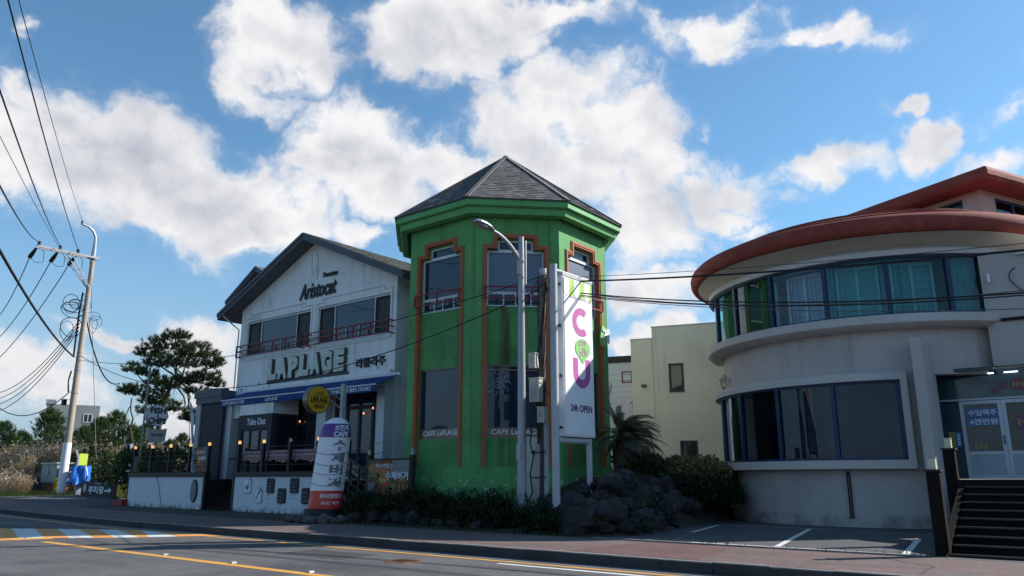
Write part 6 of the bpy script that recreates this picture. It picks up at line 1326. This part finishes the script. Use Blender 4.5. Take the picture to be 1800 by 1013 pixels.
# ---------------------------------------------------------------- vegetation
def rnd_dir(R): 
    while True:
        v = Vector((R.uniform(-1, 1), R.uniform(-1, 1), R.uniform(-1, 1)))
        if .1 < v.length < 1: return v.normalized()
def tuft(mb, p, d, L, n, w, R, spread=.9, back=.5):
    """a pine shoot: needles round a twig, pointing forward"""
    d = Vector(d).normalized(); t0 = R.random()
    for i in range(n):
        v = (rnd_dir(R)*spread+d).normalized(); b = Vector(p)+d*L*back*R.random(); side = v.cross(rnd_dir(R))
        if side.length < .05: continue
        side = side.normalized()*w; tip = b+v*L*R.uniform(.7, 1.1); mb.face([b-side, b+side, tip], 0, min(1, max(0, t0+R.uniform(-.25, .25))))
def branch(mb, a, b, r0, r1, R, n=5, wob=.12, seg=6):
    a = Vector(a); b = Vector(b); L = (b-a).length; P = []
    for i in range(n+1):
        u = i/n; q = a.lerp(b, u); k = sin(pi*u)*wob*L; P.append(q+Vector((R.uniform(-k, k), R.uniform(-k, k), R.uniform(-k, k)*.6+k*.3)))
    mb.tube(P, [r0+(r1-r0)*i/n for i in range(n+1)], seg); return P
def big_pine():
    R = random.Random(11); N0 = 31.0; base = Vector((-57.5, N0, .35)); t = thing('big_pine_tree', base, 'large windswept dark pine with flat layered crown rising behind the terrace', 'tree')
    pads = [(300, 608, 62, 18, 0), (262, 622, 30, 16, -1.5), (345, 622, 45, 20, 1), (375, 640, 20, 20, 0), (320, 640, 50, 16, 1.5), (285, 640, 38, 16, -1), (232, 650, 26, 11, 0), (258, 658, 22, 10, -1), (240, 690, 32, 16, 1), (270, 705, 30, 18, -1.), (222, 688, 18, 9, -1), (295, 680, 26, 16, 0), (330, 672, 30, 12, -1), (362, 665, 32, 12, 0), (378, 678, 18, 8, 1), (345, 690, 26, 7, 0), (300, 718, 24, 14, 1), (340, 728, 24, 7, 0), (352, 745, 22, 8, .5), (330, 738, 16, 6, 0), (255, 725, 20, 10, 0), (310, 592, 30, 10, 0), (275, 672, 26, 12, 1.5)]
    wood = MB(); fol = MB(); forks = [Vector(Pn(278, 780, N0)), Vector(Pn(290, 700, N0)), Vector(Pn(312, 668, N0))]
    trunk = branch(wood, base, forks[0], .30, .24, R, 5, .05, 8); branch(wood, forks[0], forks[1], .24, .18, R, 5, .06, 8); branch(wood, forks[1], forks[2], .18, .12, R, 4, .06, 7)
    b2 = Vector(Pn(222, 800, N0)); branch(wood, b2-Vector((0, 0, 2)), Pn(228, 715, N0-.5), .10, .05, R, 6, .08); branch(wood, Pn(236, 790, N0), Pn(232, 700, N0), .09, .05, R, 6, .1)
    for (px, py, rx, ry, dn) in pads:
        c = Vector(Pn(px, py, N0+dn)); sc = 48/1350*1.0; rX = rx*.0435; rZ = ry*.0435; rY = rX*.75
        f = min(forks, key=lambda q: (q-c).length); branch(wood, f, c-Vector((0, 0, rZ*.3)), .085, .035, R, 5, .10)
        for k in range(7):
            e = c+Vector((R.uniform(-1, 1)*rX, R.uniform(-1, 1)*rY, R.uniform(-.4, .5)*rZ)); branch(wood, c-Vector((0, 0, rZ*.3)), e, .03, .012, R, 3, .12, 4)
        n = int(26+rx*ry*.16)
        for k in range(n):
            v = rnd_dir(R); q = R.random()**.38; p = c+Vector((v.x*rX*q, v.y*rY*q, v.z*rZ*q*(1 if v.z > 0 else .55)))
            dd = Vector((v.x*.9+.25, v.y*.9, .75+.3*v.z)); tuft(fol, p, dd, .34, 30, .016, R, .85, .7)
    for k in range(40):   # bare twigs below the crown
        px, py = R.uniform(240, 350), R.uniform(690, 735); a = Vector(Pn(px, py, N0+R.uniform(-1, 1))); branch(wood, a, a+Vector((R.uniform(-.9, 1.2), R.uniform(-.5, .5), R.uniform(-.3, .6))), .022, .006, R, 4, .15, 4)
    wood.build('trunk', 'bark', t, smooth=True); fol.build('crown', 'needle', t)
big_pine()
def young_pine(seed, H, W):
    R = random.Random(seed); t = thing('young_pine', (0, 0, 0), None, None); wood = MB(); fol = MB(); branch(wood, (0, 0, -.2), (R.uniform(-.2, .2), 0, H*.93), .10, .03, R, 6, .02)
    n = int(30*H)
    for i in range(n):
        u = R.random()**.85; z = .06*H+.9*H*u; rr = W*(1-u)**.62*R.uniform(.55, 1.0)*(1.0 if z > .25*H else .8+.2*R.random()); a = R.uniform(0, 2*pi)
        c = Vector((rr*cos(a), rr*sin(a), z+R.uniform(-.2, .2)))
        if R.random() < .3: branch(wood, (0, 0, z-.4*rr), c, .03, .012, R, 3, .08, 4)
        for k in range(4):
            p = c+Vector((R.uniform(-.3, .3), R.uniform(-.3, .3), R.uniform(-.25, .3))); d = Vector((cos(a)*.55, sin(a)*.55, 1.0+u*.6)); tuft(fol, p, d, .36, 17, .018, R, .55, .9)
    for k in range(9): a = R.uniform(0, 2*pi); q = R.uniform(0, .35); tuft(fol, (q*cos(a), q*sin(a), H*.93+R.uniform(-.3, .25)), (0, 0, 1), .5, 26, .018, R, .35, 1.2)
    wood.build('trunk', 'bark', t, smooth=True); fol.build('crown', 'needle_young', t); return t
protos = [young_pine(21, 5.6, 2.3), young_pine(22, 5.0, 2.6), young_pine(23, 6.2, 2.1)]
spots = [(10, 745, 62, 0, 'young pine cut by the left edge of the picture'), (38, 760, 70, 1, 'second young pine from the left edge, low and bushy'), (92, 722, 66, 2, 'tall narrow young pine in front of the distant grey house'), (70, 775, 74, 1, 'bushy young pine just left of the distant grey house'), (150, 752, 62, 1, 'broad young pine right behind the concrete pole'), (125, 775, 60, 0, 'young pine directly behind the blue tarpaulin'), (178, 738, 64, 0, 'young pine above the parking sign'), (205, 726, 66, 2, 'tallest young pine left of the FISH and CHIPS sign'), (232, 750, 62, 1, 'young pine directly left of the FISH and CHIPS sign'), (258, 748, 66, 0, 'young pine behind the FISH and CHIPS sign'), (300, 775, 60, 1, 'young pine behind the shield sign and rail'), (322, 765, 68, 0, 'young pine behind the feather flag'), (345, 785, 60, 1, 'young pine at the porch corner behind the burger poster'), (278, 790, 56, 1, 'low young pine between shield sign and feather flag'), (190, 790, 58, 1, 'low bushy young pine behind the yellow figures')]
spots += [(22, 768, 84, 1, 'young pine filling the gap between the two at the left edge'), (110, 768, 80, 1, 'wide low young pine in front of the grey house annex'), (165, 760, 82, 2, 'young pine behind and right of the concrete pole'), (240, 765, 80, 1, 'wide young pine behind the shield sign'), (50, 778, 80, 1, 'low young pine above the reeds, third from the left edge')]
for i, (px, py, D, k, lab) in enumerate(spots):
    D += 16; top = Pd(px, py, D); g0 = land(top[0], top[1]); H = (5.6, 5.0, 6.2)[k]; sc = (top[2]-g0)/(H*1.02)
    if i in (0, 1, 2): o = {0: protos[0], 1: protos[1], 2: protos[2]}[i]; sc = (top[2]-g0)/((5.6, 5.0, 6.2)[k]*1.02)
    if i < 3: o = protos[k]; o.location = (top[0], top[1], g0); o.scale = (sc*1.45, sc*1.45, sc); o.rotation_euler = (0, 0, i)
    else: o = copy_tree(protos[k], (top[0], top[1], g0), i*1.7, (sc*1.4, sc*1.4, sc))
    tag(o, lab, 'tree', 'young pines along the left field')
def leafcloud(mb, c, r, n, size, R, up=.4, shell=.5, zmin=None):
    for i in range(n):
        v = rnd_dir(R); q = (shell+(1-shell)*R.random()); lump = 1+.22*noise.noise(Vector((v.x*2.4+c[0], v.y*2.4+c[1], v.z*2.4)))
        p = Vector((c[0]+v.x*r[0]*q*lump, c[1]+v.y*r[1]*q*lump, c[2]+v.z*r[2]*q*lump))
        if zmin is not None and p.z < zmin: p.z = zmin+R.random()*.1
        d = (rnd_dir(R)+v*.7+Vector((0, 0, up))).normalized(); s = d.cross(rnd_dir(R)).normalized()*size*.28; L = size*R.uniform(.7, 1.3); b = p; m = b+d*L*.5; tp = b+d*L
        mb.face([b, m-s, tp, m+s], 0, R.random())
def shrub(c, r, n, size, m, lab, cat='shrub', group=None, seed=1, up=.4, name='shrub'):
    R = random.Random(seed); t = thing(name, (c[0], c[1], c[2]-r[2]), lab, cat, group); mb = MB(); leafcloud(mb, c, r, n, size, R, up, zmin=c[2]-r[2]); mb.build('foliage', m, t)
    w = MB()
    for k in range(7): branch(w, (c[0]+R.uniform(-.1, .1), c[1]+R.uniform(-.1, .1), c[2]-r[2]-.05), (c[0]+R.uniform(-.7, .7)*r[0], c[1]+R.uniform(-.7, .7)*r[1], c[2]+R.uniform(-.1, .6)*r[2]), .02, .006, R, 3, .1, 4)
    w.build('stem', 'bark', t); return t
# scrub behind the reeds
for i, (px, py, D, rx, rz, lab) in enumerate(((225, 820, 54, 1.8, 1.3, 'dull olive scrub left of the violet post'), (190, 822, 62, 2.4, 1.1, 'dull scrub behind the parking sign'), (250, 815, 50, 1.6, 1.2, 'scrub seen through the left end of the terrace rail'), (310, 815, 48, 2.2, 1.2, 'scrub behind the middle of the left terrace rail'), (20, 800, 88, 3.0, 1.3, 'dark scrub behind the reeds at the left edge'), (60, 800, 86, 3.0, 1.2, 'dark scrub behind the reeds left of the cabinet'), (165, 812, 66, 2.2, 1.2, 'dry brownish scrub right of the blue tarpaulin'))):
    c = Pd(px, py, D); shrub((c[0], c[1], max(land(c[0], c[1])+rz*.6, c[2]-.3)), (rx, rx, rz), 1500, .28, 'leaf_mid', lab, seed=40+i)
# reeds and dry grass by the road
def reeds():
    R = random.Random(9); st = MB(); pl = MB(); gr = MB()
    for i in range(13000):
        s = R.uniform(-88, -52.6); n = 19.4+abs(R.gauss(0, 4.2)); 
        if n < 24.2 and (n/-s) > .366: continue
        if n < 24.6 and s > -57: continue
        z = land(s, n)-.05; H = R.uniform(1.0, 2.1)*(1.1 if n > 22 else .75); lean = Vector((R.uniform(-.25, .5), R.uniform(-.3, .2), 0)); b = Vector((s, n, z)); m1 = b+lean*.35*H+Vector((0, 0, H*.6)); tp = b+lean*H+Vector((0, 0, H*(.95-.25*R.random()))); w = Vector((.022, .014, 0)); t = R.random()
        st.face([b-w, b+w, m1+w*.8, m1-w*.8], 0, t); st.face([m1-w*.8, m1+w*.8, tp], 0, t)
        if R.random() < .34:
            d = (lean*1.4+Vector((R.uniform(-.2, .5), R.uniform(-.2, .2), .35))).normalized(); q = tp
            for k in range(9): o = q+d*.045*k+Vector((0, 0, -.012*k*k*.35)); s2 = rnd_dir(R)*.035*(1-.5*k/9); pl.face([o-s2, o+s2, o+d*.13+rnd_dir(R)*.03], 0, R.random())
    for i in range(9000):
        s = R.uniform(-84, -46); n = 17.7+R.random()**1.5*4.5 if s < -52.5 else 22.6+R.uniform(0, 1); z = land(s, n)-.01; H = R.uniform(.12, .42); b = Vector((s, n, z)); d = Vector((R.uniform(-.4, .4), R.uniform(-.4, .4), 1))*H; w = Vector((.014, .008, 0)); gr.face([b-w, b+w, b+d], 0, R.random())
    tag(st.build('reed_bed', 'dry_grass'), 'dry straw coloured reeds along the road left of the concrete pole', 'reeds', kind='stuff'); tag(pl.build('reed_plumes', 'plume'), 'pale feathery reed plumes above the dry reeds', 'reeds', kind='stuff'); tag(gr.build('verge_grass', 'grass'), 'short green grass along the pavement edge at the left', 'grass', kind='stuff')
reeds()
# ---------------------------------------------------------------- planted lava-rock bank round the tower
def bed(s, n):
    def ss(a, b, x): t = min(1, max(0, (x-a)/(b-a))); return t*t*(3-2*t)
    f = ss(16.45, 18.6, n); e = ss(-22.2, -20.6, s)
    h = .36+.74*ss(-14.2, -12.2, s)*ss(16.3, 19.2, n)
    edge = -9.75-max(0, n-17)*.17
    r = 1-ss(edge-1.5, edge, s); g = .06*noise.noise(Vector((s*.9, n*.9, 0)))
    return max(-.02, (h+g)*f*e*r-.02)
mb = MB(); S0, S1, N0, N1 = -22.4, -9.4, 16.4, 34.0
nx, ny = 52, 60
G = [[(S0+(S1-S0)*i/nx, N0+(N1-N0)*j/ny) for j in range(ny+1)] for i in range(nx+1)]
for i in range(nx):
    for j in range(ny):
        q = [G[i][j], G[i+1][j], G[i+1][j+1], G[i][j+1]]; mb.face([(a, b, bed(a, b)+.001) for a, b in q])
struct(mb.build('planting_bank', 'dirt', smooth=True))
def rock_meshes():
    out = []
    for k in range(7):
        bm_v = []; R = random.Random(100+k); import bmesh
        bm = bmesh.new(); bmesh.ops.create_icosphere(bm, subdivisions=3, radius=.5); off = Vector((k*7.3, k*3.1, 1)); sx, sy, sz = R.uniform(.85, 1.2), R.uniform(.8, 1.1), R.uniform(.65, .95)
        for v in bm.verts:
            n = v.co.normalized(); a = 1+.40*noise.noise(n*1.5+off)+.18*noise.noise(n*3.6+off)+.08*noise.noise(n*9+off)-.10*abs(noise.noise(n*2.4-off)); v.co = Vector((n.x*sx, n.y*sy, n.z*sz))*.5*a
        me = bpy.data.meshes.new('rock'); bm.to_mesh(me); bm.free(); me.materials.append(M['rock']); me.shade_smooth(); me.set_sharp_from_angle(angle=radians(32)); me.attributes.new('tone', 'FLOAT', 'FACE'); out.append(me)
    return out
RM = rock_meshes()
def put_rocks(zone, n, smin, smax, lab, group, seed, mat_=None, hf=bed, sink=.25):
    R = random.Random(seed); placed = []
    tries = 0
    while len(placed) < n and tries < n*60:
        tries += 1; s, nn = zone(R); r = R.uniform(smin, smax)
        if any((s-a)**2+(nn-b)**2 < (.36*(r+c))**2 for a, b, c in placed): continue
        placed.append((s, nn, r)); o = bpy.data.objects.new('rock', R.choice(RM)); COL.objects.link(o); o.scale = (r, r, r*R.uniform(.75, 1.0)); o.rotation_euler = (R.uniform(-.4, .4), R.uniform(-.4, .4), R.uniform(0, 6.3)); o.location = (s, nn, hf(s, nn)+r*sink)
        tag(o, lab, 'rock', group)
        if mat_: o.material_slots[0].link = 'OBJECT'; o.material_slots[0].material = M[mat_]
def zoneA(R):
    while True:
        s, n = R.uniform(-13.2, -9.9), R.uniform(16.7, 20.8)
        if bed(s, n) > .06 and (n-16.3) > (-9.8-s)*-.3: return s, n
put_rocks(zoneA, 95, .45, .95, 'dark lava boulder in the heap between the tall sign and the parking lot', 'lava boulders right of the tall sign', 5)
def zoneA2(R):
    n = R.uniform(20.5, 29); return -10.3-(n-17)*.17-R.uniform(0, 1.6), n
put_rocks(zoneA2, 46, .4, .85, 'dark lava boulder along the drive behind the heap towards the round building', 'lava boulders along the drive', 6)
put_rocks(lambda R: (R.uniform(-18.9, -14.2), 16.95+R.random()**2*1.5), 44, .35, .7, 'dark lava rock at the foot of the shrubs before the green tower', 'lava rocks before the tower', 7)
put_rocks(lambda R: (R.uniform(-20.6, -18.6), R.uniform(16.9, 18.1)), 14, .35, .6, 'dark rock under the burger banner', 'rocks under the burger banner', 8)
flat = lambda s, n: 0.
def ringzone(R): a = R.uniform(-2.9, -.1); q = R.uniform(.82, 1.12); return -21.45+q*cos(a), 16.75+q*sin(a)*.9
put_rocks(ringzone, 15, .24, .42, 'grey rounded stone round the foot of the air column', 'stones round the air column', 9, 'rock_light', flat, .3)
R = random.Random(55); mb = MB()
for i in range(46):
    s_, n_ = zoneA(R) if i % 3 else zoneA2(R); zz = bed(s_, n_)+.18
    for k in range(46): b = Vector((s_+R.gauss(0, .13), n_+R.gauss(0, .13), zz+R.uniform(-.15, .1))); d = (rnd_dir(R)+Vector((0, 0, 1.1))).normalized()*R.uniform(.1, .34); w = d.cross(rnd_dir(R)).normalized()*.012; mb.face([b-w, b+w, b+d*.6+w*1.4, b+d])
tag(mb.build('bank_weeds', 'leaf_mid'), 'tufts of dull weeds growing between the lava boulders', 'weeds', kind='stuff')
# shrubs before the tower
sh = [(-20.1, 17.5, .75, .7, 'leafy dark shrub right of the air column'), (-19.2, 17.4, .6, .55, 'low dark shrub under the burger banner'), (-18.2, 17.7, .85, .75, 'dark shrub at the left foot of the green tower'), (-17.2, 17.5, .8, .72, 'dense dark shrub below the left tower window'), (-16.2, 17.3, .75, .62, 'dark shrub left of the lamp post, second from it'), (-15.1, 17.2, .8, .7, 'dark shrub directly left of the lamp post'), (-14.3, 17.15, .6, .75, 'upright dark shrub touching the lamp post'), (-12.9, 17.0, .55, .55, 'dark shrub between the lamp post and the tall sign'), (-12.3, 16.9, .6, .5, 'low dark shrub at the foot of the tall sign')]
for i, (s, n, r, h, lab) in enumerate(sh):
    R = random.Random(300+i); z = bed(s, n); t = thing('shrub', (s, n, z), lab, 'shrub', 'dark shrubs before the tower'); h *= .62; mb = MB(); leafcloud(mb, (s, n, z+h*.75), (r, r*.8, h), 1500, .13, R, .5, .35, zmin=z)
    for k in range(26):
        a = R.uniform(0, 2*pi); q = R.uniform(.2, 1)*r*.9; p0 = Vector((s+q*cos(a), n+q*sin(a)*.8, z+h*R.uniform(.6, 1.5))); d = Vector((cos(a)*.5, sin(a)*.5, 1)).normalized()
        for j in range(12): b = p0+d*.035*j; v = (rnd_dir(R)+d*.6).normalized(); sd = v.cross(d).normalized()*.018; mb.face([b, b+v*.09-sd, b+v*.17, b+v*.09+sd], 0, R.random())
    mb.build('foliage', 'leaf_dark', t); w = MB()
    for k in range(6): branch(w, (s, n, z-.05), (s+R.uniform(-.6, .6)*r, n+R.uniform(-.5, .5)*r, z+h*R.uniform(.6, 1.3)), .02, .006, R, 3, .1, 4)
    w.build('stem', 'bark', t)
for i, (px, py, n, rx, rz, m, lab) in enumerate(((1195, 828, 24.5, .75, .45, 'dry_leaf', 'small dry bush on the rock bank left of the large one'), (1235, 832, 25.5, 1.1, .55, 'dry_leaf', 'large dry yellowish bush against the pale green building'), (1268, 845, 26.5, .7, .45, 'dry_leaf', 'dry bush touching the round building'), (1250, 868, 25, 1.2, .5, 'leaf_dark', 'dark undergrowth below the dry bushes by the round building'), (1215, 862, 23.5, .8, .4, 'leaf_dark', 'dark undergrowth on the bank above the drive'), (1135, 828, 22.5, .55, .4, 'leaf_mid', 'broad leaved green plant at the foot of the palm'))):
    c = Pn(px, py, n); shrub(c, (rx, rx*.8, rz), 2300, .15 if i < 5 else .28, m, lab, seed=400+i, up=.7)
    tmp = ORG
mbz = MB()   # ground under those bushes
for i in range(12):
    for j in range(10):
        def hh(s, n):
            d = max(0, 1-abs((n-27)/6)); e = min(1, max(0, (-11.0-(n-20)*.2-s)/1.0)); return .9*d*e-.01
        s0, s1 = -17+.5*i, -16.5+.5*i; n0, n1 = 21+1.2*j, 22.2+1.2*j; mbz.face([(s0, n0, hh(s0, n0)), (s1, n0, hh(s1, n0)), (s1, n1, hh(s1, n1)), (s0, n1, hh(s0, n1))])
struct(mbz.build('rear_bank', 'dirt', smooth=True))
def cycad():
    c = Vector(Pn(1098, 770, 22.6)); z0 = bed(c.x, c.y); R = random.Random(77); t = thing('cycad_palm', (c.x, c.y, z0), 'dark cycad palm with thick trunk, its fronds blown to the right, beside the tower', 'palm')
    mb = MB(); P = [(c.x, c.y, z0-.1), (c.x+.02, c.y, z0+.6), (c.x, c.y, c.z-.3), (c.x, c.y, c.z+.1)]; mb.tube(P, [.42, .40, .42, .25], 14)
    for k in range(150): a = R.uniform(0, 2*pi); z = R.uniform(z0, c.z); q = .41; p = Vector((c.x+q*cos(a), c.y+q*sin(a), z)); d = Vector((cos(a), sin(a), .5)).normalized(); mb.bar(p, p+d*.1, .06, .04)
    mb.build('trunk', 'bark', t)
    def frond(a, el, L, droop, wind):
        mb = MB(); d0 = Vector((cos(a)*cos(el), sin(a)*cos(el), sin(el))); p = Vector((c.x, c.y, c.z+.05)); P = [p.copy()]; d = d0.copy(); n = 16
        for i in range(n): d = (d+Vector((.075*wind, .03*wind, -droop*(i+2)/n*.2))).normalized(); p = p+d*L/n; P.append(p.copy())
        mb.tube(P, [.022-.001*i for i in range(n+1)], 4); side = d0.cross(Vector((0, 0, 1)))
        side = side.normalized() if side.length > .1 else Vector((1, 0, 0)); T = R.random()
        for i in range(2, n*3):
            u = i/(n*3); k = int(u*n); f = u*n-k; q = P[k].lerp(P[min(k+1, n)], f); ax = (P[min(k+1, n)]-P[k]).normalized()
            for sg in (-1, 1):
                v = (side*sg*1.0+ax*.75+Vector((.15*wind, 0, -.18))).normalized(); l = .26*sin(pi*min(1, u*1.05+.12))**.6+.03; w = ax*.012; tp = q+v*l; m_ = q+v*l*.5+Vector((0, 0, .02)); mb.face([q-w, q+w, m_+w, m_-w], 0, T*.7+.3*R.random()); mb.face([m_-w, m_+w, tp+Vector((0, 0, -.02))], 0, T*.7+.3*R.random())
        return mb.build('frond', 'frond', t)
    for i in range(44):
        a = i*2.399; el = R.uniform(-.35, 1.35); L = R.uniform(1.15, 1.6); frond(a, el, L, R.uniform(.6, 1.3), 1.0 if cos(a-.6) > -.5 else .6)
cycad()
R = random.Random(12); mb = MB()
for i in range(750):   # weeds at wall foots and kerb line
    k = R.random()
    if k < .4: s, n = R.uniform(-41, -23), 19.45-abs(R.gauss(0, .12))
    elif k < .8: s, n = R.uniform(-22, -10), 16.35+R.gauss(0, .12)
    else: s, n = R.uniform(-24, -3), 16.35+R.gauss(0, .1)
    H = R.uniform(.04, .15); b = Vector((s, n, 0)); d = Vector((R.uniform(-.5, .5), R.uniform(-.5, .3), 1))*H; w = Vector((.012, .006, 0)); mb.face([b-w, b+w, b+d], 0, R.random())
tag(mb.build('wall_weeds', 'leaf_mid'), 'thin weeds along the foot of the terrace wall and the pavement edge', 'grass', kind='stuff')
